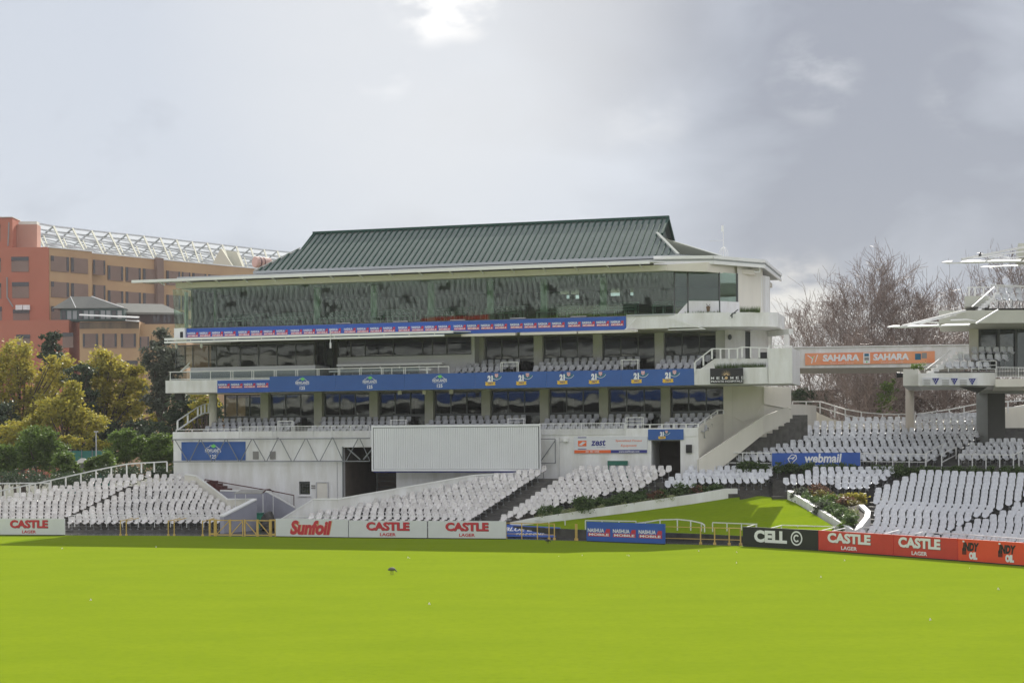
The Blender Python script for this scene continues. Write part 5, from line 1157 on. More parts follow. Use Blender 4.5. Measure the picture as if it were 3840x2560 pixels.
m.add([dn(p, .0) for p in tp]+tp+[dn(p, .0) for p in inn]+inn, [(i, i+1, n+i+1, n+i) for i in range(n-1)]+[(2*n+i+1, 2*n+i, 3*n+i, 3*n+i+1) for i in range(n-1)]+[(n+i, n+i+1, 3*n+i+1, 3*n+i) for i in range(n-1)]+[(0, n, 3*n, 2*n), (n-1, 3*n-1, 4*n-1, 2*n-1)])
tag(meshobj('flower_bed_wall', m, white), 'white kerb wall curling round the sunlit flower bed, bright along its top', 'wall')
BEDWALL = tp
# ------------------------------------------------------------------ foliage
def leafmat(name, cols, transl=.35, rough=.5):
    return mat(name, cols[0], rough, spec=.35, island_hue=cols, transl=transl)
lf_yel = leafmat('autumn_leaf', [(.37, .34, .055), (.50, .40, .06), (.26, .27, .06)], .5)
lf_yg = leafmat('yellow_green_leaf', [(.34, .33, .05), (.50, .40, .05), (.20, .22, .045)], .45)
lf_dk = leafmat('dark_leaf', [(.045, .075, .040), (.08, .11, .05), (.035, .055, .035)], .3)
lf_gr = leafmat('green_leaf', [(.11, .18, .035), (.17, .24, .045), (.07, .12, .03)], .45)
lf_grey = leafmat('grey_green_leaf', [(.10, .115, .085), (.15, .165, .115), (.06, .075, .055)], .3)
lf_bed = leafmat('bed_leaf', [(.08, .14, .04), (.14, .19, .07), (.05, .09, .035)], .4)
lf_bed2 = leafmat('bed_leaf_ochre', [(.22, .17, .05), (.16, .17, .05), (.28, .22, .06)], .35)
lf_rust = leafmat('bed_leaf_rust', [(.17, .085, .05), (.22, .12, .07), (.12, .07, .045)], .3)
lf_pale = leafmat('bed_leaf_pale', [(.34, .36, .18), (.26, .32, .13), (.40, .40, .24)], .3)
bark = mat('bark', (.10, .075, .06), .8, var=.3, vscale=3)
barkr = mat('bare_twig_bark', (.27, .205, .175), .45, rgb2=(.17, .125, .105), vscale=.6, spec=.5)
def leaves(ells, n, size, seed=0, flat=.0, clump=.16, per=60, stretch=1.0):
    """many leaf faces gathered in clumps through ellipsoids; ells = [(center, (rx, ry, rz), weight)]"""
    r = np.random.default_rng(seed); wts = np.array([e[2] for e in ells], float); wts /= wts.sum(); V = []
    for (c, rad, _), wt in zip(ells, wts):
        k = max(4, int(n*wt/per)); rad = np.array(rad)
        d = r.normal(size=(k, 3)); d /= np.linalg.norm(d, axis=1)[:, None]; rr = r.uniform(.25, 1, k)**.5*r.uniform(.85, 1.12, k)
        cc = np.array(c)+d*rr[:, None]*rad; sz_ = r.uniform(.6, 1.4, k)
        for i in range(k):
            m_ = int(per*r.uniform(.5, 1.5)); p = cc[i]+r.normal(size=(m_, 3))*rad.mean()*clump*sz_[i]*np.array([1.15, 1.15, .75]); V.append(p)
    P = np.concatenate(V); m_ = len(P)
    a = r.normal(size=(m_, 3)); a[:, 2] *= .6; a /= np.linalg.norm(a, axis=1)[:, None]; b = r.normal(size=(m_, 3)); b -= (a*b).sum(1)[:, None]*a; b /= np.linalg.norm(b, axis=1)[:, None]
    s_ = size*r.uniform(.6, 1.3, m_)[:, None]; q = np.stack([P-a*s_*stretch, P+b*s_*.55, P+a*s_*stretch, P-b*s_*.55], 1).reshape(-1, 3); return q, m_
def quadmesh(name, q, n, mt, parent=None, origin=None):
    me = bpy.data.meshes.new(name); P = mk(parent.name) if parent is not None else Matrix.Translation(origin or Vector((0, 0, 0)))
    q = q-np.array(P.translation); me.vertices.add(4*n); me.vertices.foreach_set('co', q.ravel()); me.loops.add(4*n); me.loops.foreach_set('vertex_index', np.arange(4*n, dtype=np.int32))
    me.polygons.add(n); me.polygons.foreach_set('loop_start', np.arange(0, 4*n, 4, dtype=np.int32)); me.materials.append(mt); me.update(calc_edges=True)
    o = bpy.data.objects.new(name, me); COL.objects.link(o)
    if parent is not None: o.parent = parent
    else: o.matrix_world = P
    return o
def leafy(name, label, cat, D_, px, base_y, ells, n, size, mt, seed, group=None, trunk=.25, limbs=5, basez=0, clump=.16, per=60, stretch=1.0, dz=.55):
    """ells in photograph pixels: (cx, cy, rx, ry); real size follows from the distance"""
    k = D_/6000; E3 = []
    for (cx_, cy_, rx, ry) in ells: p = PD(cx_, cy_, D_+random.uniform(-.6, .6)*rx*k); E3.append((tuple(p), (rx*k, rx*k*dz+ry*k*.2, ry*k), rx*ry))
    b = PD(px, base_y, D_); t = thing(name, label, cat, (b.x, b.y, basez), ID, group)
    q, m_ = leaves(E3, n, size, seed, clump=clump, per=per, stretch=stretch); quadmesh('crown', q, m_, mt, t)
    g = MB(); r = random.Random(seed); c0 = Vector(E3[0][0]); base = Vector((b.x, b.y, basez)); fork = base.lerp(Vector((c0.x, c0.y, c0.z)), .45)
    g.tube(base, fork, trunk, trunk*.7, 8)
    for e in E3:
        for i in range(limbs):
            tip = Vector(e[0])+Vector((r.uniform(-.8, .8)*e[1][0], r.uniform(-.8, .8)*e[1][1], r.uniform(-.3, .8)*e[1][2])); mid = fork.lerp(tip, .5)+Vector((r.uniform(-.3, .3), 0, r.uniform(.0, .4))); g.tube(fork, mid, trunk*.45, trunk*.28, 5); g.tube(mid, tip, trunk*.28, trunk*.08, 5)
    meshobj('trunk', g, bark, t); return t
# left backdrop, far to near
leafy('autumn_tree', 'tall autumn tree with yellow leaves at the left edge before the terracotta building', 'tree', 150, 90, 1800, [(60, 1350, 75, 85), (20, 1440, 60, 110), (150, 1450, 80, 100), (225, 1390, 55, 70), (90, 1540, 100, 60), (200, 1530, 110, 55), (0, 1580, 60, 80)], 16000, .17, lf_yel, 11, 'autumn trees on the left')
leafy('autumn_tree', 'broad autumn tree with yellow leaves in front of the lower tan block', 'tree', 147, 400, 1800, [(380, 1370, 75, 60), (430, 1440, 85, 85), (510, 1420, 45, 70), (350, 1480, 70, 70), (500, 1510, 70, 50), (440, 1560, 90, 45), (600, 1560, 40, 40), (330, 1570, 60, 45)], 17000, .17, lf_yel, 12, 'autumn trees on the left')
leafy('autumn_tree', 'yellow green tree hanging between the two autumn trees above the bushes', 'tree', 138, 270, 1800, [(230, 1540, 90, 60), (320, 1590, 80, 45), (150, 1600, 80, 50), (60, 1620, 70, 50), (270, 1480, 50, 50)], 12000, .15, lf_yg, 13, 'autumn trees on the left')
leafy('dark_tree', 'dark green conifer rising behind the left autumn tree', 'tree', 158, 200, 1800, [(197, 1275, 42, 30), (190, 1320, 48, 40), (205, 1390, 50, 60)], 5000, .16, lf_dk, 14, 'dark trees on the left')
leafy('dark_tree', 'dark green tree crown between the two autumn trees', 'tree', 144, 310, 1800, [(300, 1400, 50, 35), (290, 1455, 45, 50), (330, 1500, 35, 50)], 6000, .14, lf_dk, 15, 'dark trees on the left')
leafy('tall_grey_tree', 'tall grey green tree close beside the left end of the pavilion', 'tree', 142, 610, 1800, [(600, 1275, 42, 45), (595, 1345, 62, 60), (620, 1420, 60, 60), (590, 1490, 50, 60), (650, 1350, 35, 50)], 11000, .15, lf_grey, 16, 'dark trees on the left')
leafy('dark_tree', 'very dark tree low behind the round white column', 'tree', 139, 690, 1800, [(670, 1540, 55, 70), (640, 1600, 60, 60), (730, 1560, 60, 70), (790, 1560, 50, 60), (560, 1650, 60, 50)], 10000, .14, lf_dk, 17, 'dark trees on the left')
leafy('autumn_tree', 'rusty autumn tree seen under the left end of the middle slab', 'tree', 137, 770, 1800, [(760, 1520, 45, 45), (730, 1570, 40, 35), (790, 1500, 35, 40)], 3500, .13, lf_yg, 18, 'autumn trees on the left')
leafy('dark_tree', 'dark shaded thicket under the left autumn tree', 'thicket', 145, 60, 1800, [(40, 1640, 90, 70), (120, 1690, 90, 60), (300, 1650, 110, 50), (430, 1640, 80, 60), (520, 1620, 70, 60), (0, 1560, 60, 60)], 14000, .16, lf_dk, 19, 'dark trees on the left', trunk=.15)
for i, (lb, D_, px, el, n, mt, sd_) in enumerate([
    ('bright green rounded bush tree, largest of the bushes behind the left terrace', 124, 140, [(150, 1640, 62, 50), (120, 1700, 72, 60), (185, 1700, 60, 60)], 11000, lf_gr, 31),
    ('green bush cut by the left frame edge behind the terrace rail', 122, 10, [(10, 1720, 55, 60), (40, 1750, 40, 40)], 5000, lf_gr, 32),
    ('green bush tree left of the pavilion corner, second from it', 124, 480, [(470, 1650, 55, 45), (450, 1700, 50, 45), (510, 1680, 50, 50)], 8500, lf_gr, 33),
    ('dark green bush tree touching the pavilion corner', 123, 610, [(600, 1660, 50, 40), (620, 1710, 55, 50), (570, 1710, 40, 45)], 8500, lf_gr, 34),
    ('low dark green bush right of the largest bush, before the teal mesh', 119, 250, [(245, 1745, 48, 45), (270, 1770, 40, 35)], 5500, lf_gr, 35),
    ('low dark green bush under the teal mesh, right one', 119, 375, [(350, 1750, 35, 35), (395, 1735, 40, 45)], 5500, lf_gr, 36),
    ('ochre low bush above the teal mesh fence', 132, 290, [(260, 1655, 35, 28), (310, 1665, 40, 22), (390, 1665, 35, 22)], 3500, lf_yg, 37)]):
    leafy('bush', lb, 'bush', D_, px, 1810, el, n, .105, mt, sd_, 'bushes behind the left terrace', trunk=.08, limbs=3, basez=0)
leafy('hedge', 'dark hedge filling the gap behind the left terrace rail', 'hedge', 116, 200, 1800, [(60, 1790, 120, 22), (260, 1800, 140, 22), (480, 1775, 120, 25), (620, 1765, 60, 30)], 9000, .09, lf_dk, 38, trunk=.06, limbs=2)
fr, L_ = frame2(PD(232, 1740, 130), PD(425, 1740, 130)); a = PD(232, 1688, 130).z
t = thing('mesh_fence', 'teal green mesh fence behind the low bushes', 'fence', (fr.translation.x, fr.translation.y, 0), ID)
m = MB(); p, q = PD(228, 1690, 130), PD(425, 1690, 130); m.box(p.x, q.x, 130, 130.04, 0, p.z); meshobj('mesh', m, teal, t)
for k in range(6): x = p.x+k*(q.x-p.x)/5; m = MB(); m.tube((x, 129.95, 0), (x, 129.95, p.z+.1), .04); meshobj('post', m, steel, t)
p = PD(361, 1730, 128); t = thing('lamp_post', 'thin pale lamp post in front of the autumn trees', 'lamp post', (p.x, 128, 0)); m = MB(); m.tube((p.x, 128, 0), (p.x, 128, PD(361, 1620, 128).z), .07, .05); meshobj('pole', m, greyw, t); m = MB(); m.box(p.x-.15, p.x+.15, 127.9, 128.1, PD(361, 1620, 128).z, PD(361, 1620, 128).z+.1); meshobj('head', m, greyw, t)
p = PD(305, 1735, 121); t = thing('kiosk', 'small pale kiosk roof between the two low bushes', 'kiosk', (p.x, 121, 0)); m = MB(); m.box(p.x-.3, p.x+.3, 121, 121.8, 0, p.z); meshobj('wall', m, vent, t)
m = MB(); m.add([(p.x-.5, 120.8, p.z+.003), (p.x+.5, 120.8, p.z+.003), (p.x+.5, 122, p.z+.003), (p.x-.5, 122, p.z+.003), (p.x-.15, 121.4, p.z+.35), (p.x+.15, 121.4, p.z+.35)], [(0, 3, 2, 1), (0, 1, 5, 4), (1, 2, 5), (2, 3, 4, 5), (3, 0, 4)]); meshobj('roof', m, concl, t)

# ------------------------------------------------------------------ terracotta and tan buildings
t = thing('terracotta_building', 'terracotta office block at the left edge with brick filled windows and split air conditioners', 'building', (-80, 250, 0)); D_ = 250
def zt_(px, py, D=250): return PD(px, py, D).z
def x_(px, D=250): return PD(px, 1400, D).x
m = MB(); m.box(x_(-160), x_(185.6), D_, D_+25, 0, zt_(100, 927)); meshobj('wall', m, redw, t)
m = MB(); m.box(x_(-160), x_(43), D_+1, D_+5, zt_(0, 927)+.02, zt_(20, 813)); meshobj('upper_wall', m, redw, t)
m = MB(); m.box(x_(43)+.02, x_(121), D_+3, D_+5, zt_(80, 927)+.02, zt_(80, 832)); meshobj('upper_wall', m, redp, t)
m = MB(); m.box(x_(50), x_(119), D_+3.2, D_+4.6, zt_(80, 832)+.02, zt_(80, 820)); meshobj('roof_tank', m, creamw, t)
m = MB(); m.box(x_(-160), x_(45), D_+.8, D_+5, zt_(0, 813)+.01, zt_(0, 810)); meshobj('roof_edge', m, creamw, t)
m = MB(); m.box(x_(-160), x_(299), D_-6, D_-.02, 0, zt_(240, 1199.5, 244)); meshobj('lower_wall', m, redw, t)
def win(t, x0, x1, y0, y1, D, slit='both', fy=None, yo=0.0):
    a, b = x_(x0, D), x_(x1, D); z1, z0 = zt_((x0+x1)/2, y0, D), zt_((x0+x1)/2, y1, D); w_ = b-a
    o = meshobj('window', B(a, b, D-.08+yo, D-.02+yo, z0, z1), brickb, t)
    if slit == 'top': meshobj('pane', B(a, b, D-.13+yo, D-.09+yo, z1-(z1-z0)*.26, z1), winb, o)
    else:
        meshobj('pane', B(a, a+w_*.14, D-.13+yo, D-.09+yo, z0+(z1-z0)*.1, z1), winb, o); meshobj('pane', B(b-w_*.14, b, D-.13+yo, D-.09+yo, z0+(z1-z0)*.1, z1), winb, o)
for (x0, x1, y0, y1) in ((-60, 6, 968, 1020), (46, 111, 963, 1019), (-60, 7, 1062, 1120), (48, 111, 1058, 1118), (-60, 9, 1150, 1215), (51, 112, 1160, 1215)): win(t, x0, x1, y0, y1, 250, 'top')
win(t, -30, 5, 840, 905, 251, 'top')
for (x0, x1, y0, y1) in ((63, 114, 1254, 1310), (236, 276, 1247, 1303)): win(t, x0, x1, y0, y1, 244, 'top')
for px in (62, 90): m = MB(); a = x_(px, 249.6); z = zt_(px, 1162, 249.6); m.box(a, a+1.05, 249.3, 249.6, z, z+.75); meshobj('air_conditioner', m, white, t); 
m = MB(); m.path([(x_(31), 249.7, zt_(31, 1040)), (x_(31), 249.7, zt_(31, 1115)), (x_(52), 249.7, zt_(52, 1150))], .12, 5); meshobj('downpipe', m, vent, t); m = MB(); m.path([(x_(30), 251, zt_(30, 830)), (x_(27), 250.8, zt_(27, 920))], .1, 5); meshobj('downpipe', m, vent, t)
# tan wing: front plane recedes slightly to the right
tA, tB = Vector((x_(186.5), 250.2, 0)), Vector((PD(960, 1400, 281).x, 281, 0)); frT, LT = frame2(tA, tB)
frTi = frT.inverted()
def TP(px, py, off=0.0):                         # point on the wing's plane
    r = ray(px, py); o = frTi @ Vector((0, 0, CH)); d = frTi.to_3x3() @ r; k = (off-o.y)/d.y; p = o+d*k; return p.x, p.z
t = thing('tan_building', 'long tan office wing with brown brick window bays below the stadium roof', 'building', tuple(tA)); zt0 = TP(260, 936)[1]
m = MB(); m.box(0, TP(345, 1000)[0], 0, 18, 0, zt0); meshobj('wall', m, tanw, t, frT)
m = MB(); m.box(TP(345, 1000)[0]+.01, LT+4, 1.0, 18, 0, TP(500, 965, 1)[1]); meshobj('wall', m, tanw, t, frT)
m = MB(); m.box(TP(592, 1000)[0], TP(618, 1000)[0], .3, .99, 0, TP(605, 974, .3)[1]+.3); m.box(TP(592, 1000)[0]+.05, TP(618, 1000)[0]-.05, .2, .29, 8, TP(605, 1005, .3)[1]); meshobj('stair_bay', m, brickb, t, frT)
m = MB(); m.box(-.3, TP(345, 1000)[0]+.1, -.15, 18.1, zt0+.005, zt0+.2); m.box(TP(345, 1000)[0]+.2, LT+4, .9, 18.1, TP(500, 965, 1)[1]+.005, TP(500, 965, 1)[1]+.2); meshobj('roof_edge', m, whitem, t, frT)
ROW1 = [(190, 257, 0), (265, 329, 0), (338, 393, 1), (403, 460, 1), (470, 526, 1), (535, 590, 1), (623, 674, 1), (681, 712, 1), (720, 772, 1), (780, 825, 1), (833, 880, 1), (888, 930, 1)]
for (x0, x1, st) in ROW1:
    off = 1.0 if st and x0 > 340 else 0.0
    if x0 == 338: x0 = 348
    for z1, z0 in ((TP(225, 962)[1], TP(225, 1019)[1]), (TP(225, 1058)[1], TP(225, 1116)[1]), (TP(225, 1150)[1], TP(225, 1205)[1])):
        a, b = TP(x0, 1050, off)[0], TP(x1, 1050, off)[0]; dz_ = -.6 if off else 0
        o = meshobj('window', B(a, b, off-.12, off-.02, z0+dz_, z1+dz_), brickb, t, frT); w_ = b-a
        meshobj('pane', B(a, a+w_*.15, off-.18, off-.13, z0+dz_+.2 if x0 != 190 else z1+dz_-.8, z1+dz_), winb, o, frT)
        if x0 != 265: meshobj('pane', B(b-w_*.13, b, off-.18, off-.13, z0+dz_+.2, z1+dz_), winb, o, frT)
t = thing('tan_annex', 'lower tan block with stained top and three brick windows above the yellow trees', 'building', (x_(400, 242), 242, 0)); D_ = 243
m = MB(); m.box(x_(299.5, D_), x_(523, D_), D_, D_+6, 0, zt_(410, 1205, D_)); meshobj('wall', m, tanw, t)
m = MB(); m.box(x_(523.5, D_+1), x_(700, D_+1), D_+1, D_+6, 0, zt_(600, 1213, D_)); meshobj('wall', m, tanw, t)
m = MB(); m.box(x_(299.5, D_), x_(523, D_), D_-.05, D_-.01, zt_(410, 1232, D_), zt_(410, 1207, D_)); meshobj('stained_band', m, mat('stained_tan', (.26, .19, .12), .8, rgb2=(.12, .09, .07), vscale=.6, streak=True), t)
for (x0, x1, y0, y1) in ((312, 369, 1251, 1304), (385, 439, 1251, 1304), (455, 511, 1251, 1304), (456, 517, 1352, 1400), (526, 560, 1262, 1310)): win(t, x0, x1, y0, y1, D_, 'both' if y0 < 1300 else 'top')
t = thing('rooftop_pavilion', 'small green roofed pavilion on the terrace before the tan wing', 'pavilion', (x_(340, 244.5), 246, 35)); D_ = 245
a, b = x_(228, D_), x_(466, D_); z0, z1 = zt_(340, 1203, D_), zt_(340, 1156, D_); m = MB(); m.box(a, b, D_, D_+3.5, z0, z1); meshobj('wall', m, mat('pavilion_frame_green', (.05, .09, .085), .6), t)
for k in range(11): x = a+.2+k*(b-a-.3)/11; m = MB(); m.box(x, x+(b-a)/11*.72, D_-.06, D_-.01, z0+.3, z1-.35); meshobj('window', m, mat('pale_curtain', (.30, .31, .32), .5) if k % 3 else winb, t)
m = MB(); e0, e1 = x_(200, D_), x_(468, D_); r0, r1 = x_(254, D_), x_(334, D_); zr_ = zt_(290, 1108, D_); m.add([(e0, D_-.6, z1), (e1, D_-.6, z1), (e1, D_+4.4, z1), (e0, D_+4.4, z1), (r0, D_+1.9, zr_), (r1, D_+1.9, zr_)], [(0, 3, 2, 1), (0, 1, 5, 4), (1, 2, 5), (2, 3, 4, 5), (3, 0, 4)]); meshobj('roof', m, slate, t)
m = MB(); m.bar((r1, D_+1.85, zr_+.03), (e1, D_-.6, z1+.06), .14, .12); m.bar((r0, D_+1.85, zr_+.03), (x_(290, D_), D_-.62, z1+.08), .08, .08); meshobj('hip_flashing', m, whitem, t)
t = thing('sheet_canopy', 'thin bright sheet canopy above the stained band', 'canopy', (x_(400, 241), 241, 33)); m = MB(); m.slab([PD(296, 1183, 241), PD(518, 1193, 241), PD(523, 1190, 243.5), PD(300, 1181, 243.5)], (0, 0, .15)); m.slab([PD(470, 1202, 241), PD(523, 1207, 241), PD(523, 1204, 243), PD(470, 1200, 243)], (0, 0, .12)); meshobj('sheet', m, whitem, t)
t = thing('verandah', 'dark lean-to roof with windows right of the rooftop pavilion', 'verandah', (x_(560, 247), 247, 33)); D_ = 247
a, b = x_(467, D_), x_(690, D_); z1 = zt_(560, 1170, D_); z0 = zt_(560, 1213, D_); m = MB(); m.box(a, b, D_, D_+2.4, z0-5, z1); meshobj('wall', m, mat('dark_brown_wall', (.06, .04, .038), .8), t)
m = MB(); zz = zt_(560, 1135, D_); m.add([(a, D_-.5, z1), (b, D_-.5, z1-.2), (x_(596, D_), D_+2.6, zz), (x_(420, D_), D_+2.6, zz+.2)], [(0, 1, 2, 3)]); m.add([(a, D_-.5, z1-.3), (b, D_-.5, z1-.5), (b, D_-.5, z1-.2), (a, D_-.5, z1)], [(0, 1, 2, 3)]); meshobj('roof', m, slate, t)
for px in (575, 590, 614, 630): m = MB(); m.box(x_(px, D_), x_(px+11, D_), D_-.05, D_-.01, z0+.2, z0+1.2); meshobj('window', m, winb, t)

# ------------------------------------------------------------------ stadium roof beyond
t = thing('stadium_roof', 'long pale lattice stadium roof rising behind the tan building', 'stadium roof', (-80, 330, 0)); stc = mat('pale_steel_lattice', (.58, .57, .48), .6, spec=0); stw = mat('pale_roof_sheet', (.62, .64, .66), .6, spec=0)
NT = [(126, 835), (201, 849), (272, 857), (344, 866), (410, 873), (475, 879), (539, 886), (601, 893), (662, 900), (720, 907), (777, 912), (833, 919), (886, 925), (940, 931), (990, 937), (1040, 942), (1090, 947)]
NB = [(178, 930), (255, 935), (333, 946), (402, 955), (468, 962), (530, 967), (590, 972), (649, 978), (706, 984), (757, 989), (822, 994), (880, 998), (925, 1003), (975, 1008), (1025, 1012), (1075, 1016), (1120, 1020)]
def rd(i): return 320+i*5.0
T3 = [PD(x, y, rd(i)) for i, (x, y) in enumerate(NT)]; B3 = [PD(x, y+26, rd(i)-18) for i, (x, y) in enumerate(NB)]; K3 = [PD(x-85, y+70, rd(i)+30) for i, (x, y) in enumerate(NT)]
m = MB()
for a, b in zip(T3[:-1], T3[1:]): m.bar(a, b, .32)
for q in (.33, .66, .95):
    P = [a.lerp(b, q) for a, b in zip(T3, B3)]
    for a, b in zip(P[:-1], P[1:]): m.bar(a, b, .26)
for q in (.2, .5, .8):
    P = [a.lerp(b, q) for a, b in zip(T3, K3)]
    for a, b in zip(P[:-1], P[1:]): m.bar(a, b, .35)
meshobj('purlins', m, stw, t)
for i, (a, b) in enumerate(zip(T3, B3)):
    m = MB(); off = Vector((1.6, 0, -1.2)); m.bar(a, b, .32); m.bar(a.lerp(b, .25)+off*.8, b+off*.6, .22)
    meshobj('rafter', m, stc, t)
for i, (a, b) in enumerate(zip(T3, K3)):
    m = MB(); m.bar(a, b, .28)
    for q in range(4): m.bar(a.lerp(b, .2+q*.2), B3[min(i+1, len(B3)-1)].lerp(T3[min(i+1, len(T3)-1)], .75-q*.2), .22)
    meshobj('back_stay', m, stw, t)
m = MB(); n = len(T3)
for i in range(n-1): m.add([T3[i], T3[i+1], K3[i+1].lerp(T3[i+1], .0), K3[i]], [(0, 1, 2, 3)])
meshobj('roof_sheet', m, mat('roof_sheet_pale', (.60, .63, .67), .5, transl=.6), t)
m = MB(); m.slab([PD(797, 990, 318), PD(828, 930, 318), PD(880, 1010, 318)], (0, 3, 0)); m.slab([PD(845, 938, 322), PD(886, 943, 322), PD(912, 1005, 322), PD(872, 1005, 322)], (0, 3, 0)); meshobj('gable_panel', m, stc, t)
t = thing('roof_tank', 'reddish roof tank behind the left end of the green roof', 'tank', (PD(985, 985, 290).x, 290, 30)); m = MB(); a, b = PD(955, 982, 290), PD(1010, 988, 292); m.tube(a, b, 1.0, 1.0, 12); meshobj('drum', m, mat('tank_pink', (.45, .28, .24), .6), t); m = MB(); m.tube(a.lerp(b, .25), a.lerp(b, .33), 1.05, 1.05, 12); m.tube(a.lerp(b, .5), a.lerp(b, .56), 1.05, 1.05, 12); meshobj('bands', m, maroonr, t)

# ------------------------------------------------------------------ bridge and right pavilion
t = thing('foot_bridge', 'white covered foot bridge joining the pavilion to the right stand', 'bridge', (PD(3200, 1400, 104).x, 104, 8)); D_ = 104
a, b = PD(2950, 1305, D_), PD(3640, 1294, D_); zb0, zb1 = PD(2950, 1380, D_).z, PD(3640, 1374, D_).z
m = MB(); m.slab([(a.x, D_, zb0), (b.x, D_, zb1), (b.x, D_, b.z), (a.x, D_, a.z)], (0, .15, 0)); meshobj('parapet', m, white, t)
m = MB(); m.slab([(a.x, D_+.16, zb0+.02), (b.x, D_+.16, zb1+.02), (b.x, D_+3.2, zb1-.25), (a.x, D_+3.2, zb0-.25)], (0, 0, .2)); meshobj('deck', m, mat('bridge_soffit', (.45, .42, .38), .7), t)
m = MB(); m.slab([(a.x, D_-.1, a.z+.003), (b.x, D_-.1, b.z+.003), (b.x, D_+.25, b.z+.003), (a.x, D_+.25, a.z+.003)], (0, 0, .06)); meshobj('coping', m, whitem, t)
m = MB(); m.slab([(a.x, D_+3.1, zb0), (b.x, D_+3.1, zb1), (b.x, D_+3.1, b.z-.1), (a.x, D_+3.1, a.z-.1)], (0, .15, 0)); meshobj('parapet', m, white, t)
a, b = PD(3019, 1369, D_-.05), PD(3505, 1360, D_-.05); fr, L_ = frame2((a.x, a.y, a.z), (b.x, b.y, b.z)); t = thing('banner', 'orange banner with two white brand names on the foot bridge', 'banner', (0, 0, 0), fr)
sk = (b.z-a.z)/L_; fs_ = fr @ Matrix(((1, 0, 0, 0), (0, 1, 0, 0), (sk, 0, 1, 0), (0, 0, 0, 1))); hb = .765
meshobj('panel', B(0, L_, -.04, 0, 0, hb), saho, t, fs_)
m = MB(); s_ = L_/486
for x0, x1 in ((66, 203), (255, 389)):
    m.text('SAHARA', x0*s_, x1*s_, .22, .66, -.046, 0, .05, shear=.05); m.text('www.sahara.co.za', (x0+28)*s_, (x1-22)*s_, .06, .13, -.046, 0, 0)
m.box(218*s_, 243*s_, -.05, -.042, .05, .72, 0); m.box(222*s_, 239*s_, -.056, -.051, .5, .68, 1); m.box(222*s_, 239*s_, -.056, -.051, .24, .44, 3); m.disc(231*s_, .14, .05, -.056, 2)
m.box(412*s_, 434*s_, -.05, -.042, .22, .62, 1); m.box(437*s_, 456*s_, -.05, -.042, .3, .66, 3)
for pts in ([(22, .10), (26, .12), (30, .42), (26, .44)], [(8, .62), (10, .66), (28, .44), (27, .38)], [(29, .42), (31, .46), (36, .60), (34, .60)], [(36, .2), (39, .2), (48, .66), (45, .68)]): m.poly([(x*s_, z) for x, z in pts], -.046, 0)
m.disc(28*s_, .50, .045, -.047, 2); meshobj('lettering', m, [lw, lteal, lgrn, vent], t, fs_)
t = thing('loudspeaker', 'black round loudspeaker hanging under the right end of the bridge', 'loudspeaker', tuple(PD(3374, 1402, 95))); m = MB(); a = PD(3375, 1390, 95); m.tube(a-Vector((.25, 0, 0)), a+Vector((.2, 0, 0)), .18, .14, 12); meshobj('horn', m, lblk, t); m = MB(); m.bar(a, a+Vector((.3, 0, .05)), .05); m.bar(a+Vector((0, 0, .1)), a+Vector((0, 0, .35)), .04); meshobj('bracket', m, steel, t)
rp_ = thing('right_pavilion', 'white multi level stand at the right edge with galleries, canopies and dark columns', 'stand', (PD(3700, 1600, 94).x, 94, 0))
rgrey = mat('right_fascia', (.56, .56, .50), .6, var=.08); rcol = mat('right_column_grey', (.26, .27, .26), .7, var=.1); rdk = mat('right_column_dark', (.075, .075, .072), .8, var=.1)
def rbox(nm, x0, x1, y0, y1, D0, D1, mt, sk=.28): a, b = PD(x0, y1, D0), PD(x1, y0, D0); m = MB(); e = (D1-D0)*sk; m.prism([(a.x, D0), (b.x, D0), (b.x+e, D1), (a.x+e, D1)], a.z, b.z); return meshobj(nm, m, mt, rp_)
rbox('gallery_slab', 3384, 3441, 1367, 1431, 93.2, 104.2, mat('right_white', (.62, .61, .58), .6, var=.1))
rbox('gallery_slab', 3441.5, 3730, 1378, 1431, 92.6, 101, white); rbox('gallery_slab', 3730.5, 3960, 1398, 1431, 92.3, 101, creamw)
rbox('sign_panel', 3456, 3662, 1397, 1429, 92.5, 92.58, boardw)
for x in (3494, 3564, 3631):
    a = PD(x, 1401, 92.4); m = MB(); m.poly([(a.x, a.z), (a.x+.42, a.z), (a.x+.21, a.z-.38)], 92.47, 0)
    for q in ((.12, -.06), (.26, -.06), (.19, -.17)): m.poly([(a.x+q[0]-.03, a.z+q[1]), (a.x+q[0]+.03, a.z+q[1]), (a.x+q[0], a.z+q[1]-.07)], 92.465, 1)
    meshobj('triangle_mark', m, [lnavy, boardw], rp_)
    m = MB()
    for q in range(4): m.box(a.x-.5, a.x-.1, 92.46, 92.49, a.z-.10-q*.09, a.z-.08-q*.09)
    meshobj('small_print', m, vent, rp_)
m = MB(); a = PD(3409, 1431, 103.6); m.tube((a.x, 103.6, 4.2), (a.x, 103.6, a.z), .28, .28, 16); meshobj('round_column', m, mat('warm_column', (.55, .49, .42), .6), rp_, smooth=True)
m = MB(); a0_, a1_ = PD(3674, 1650, 102.4), PD(3705, 1650, 101.6); b1_ = PD(3768, 1650, 101.7); zt2 = PD(3700, 1452, 101.6).z
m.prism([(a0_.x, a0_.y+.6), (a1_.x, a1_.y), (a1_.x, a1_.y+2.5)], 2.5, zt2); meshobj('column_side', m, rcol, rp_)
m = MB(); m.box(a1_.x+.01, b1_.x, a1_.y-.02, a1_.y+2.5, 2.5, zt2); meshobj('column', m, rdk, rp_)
rbox('transfer_beam', 3670, 3960, 1425, 1456, 101.1, 104, rcol)
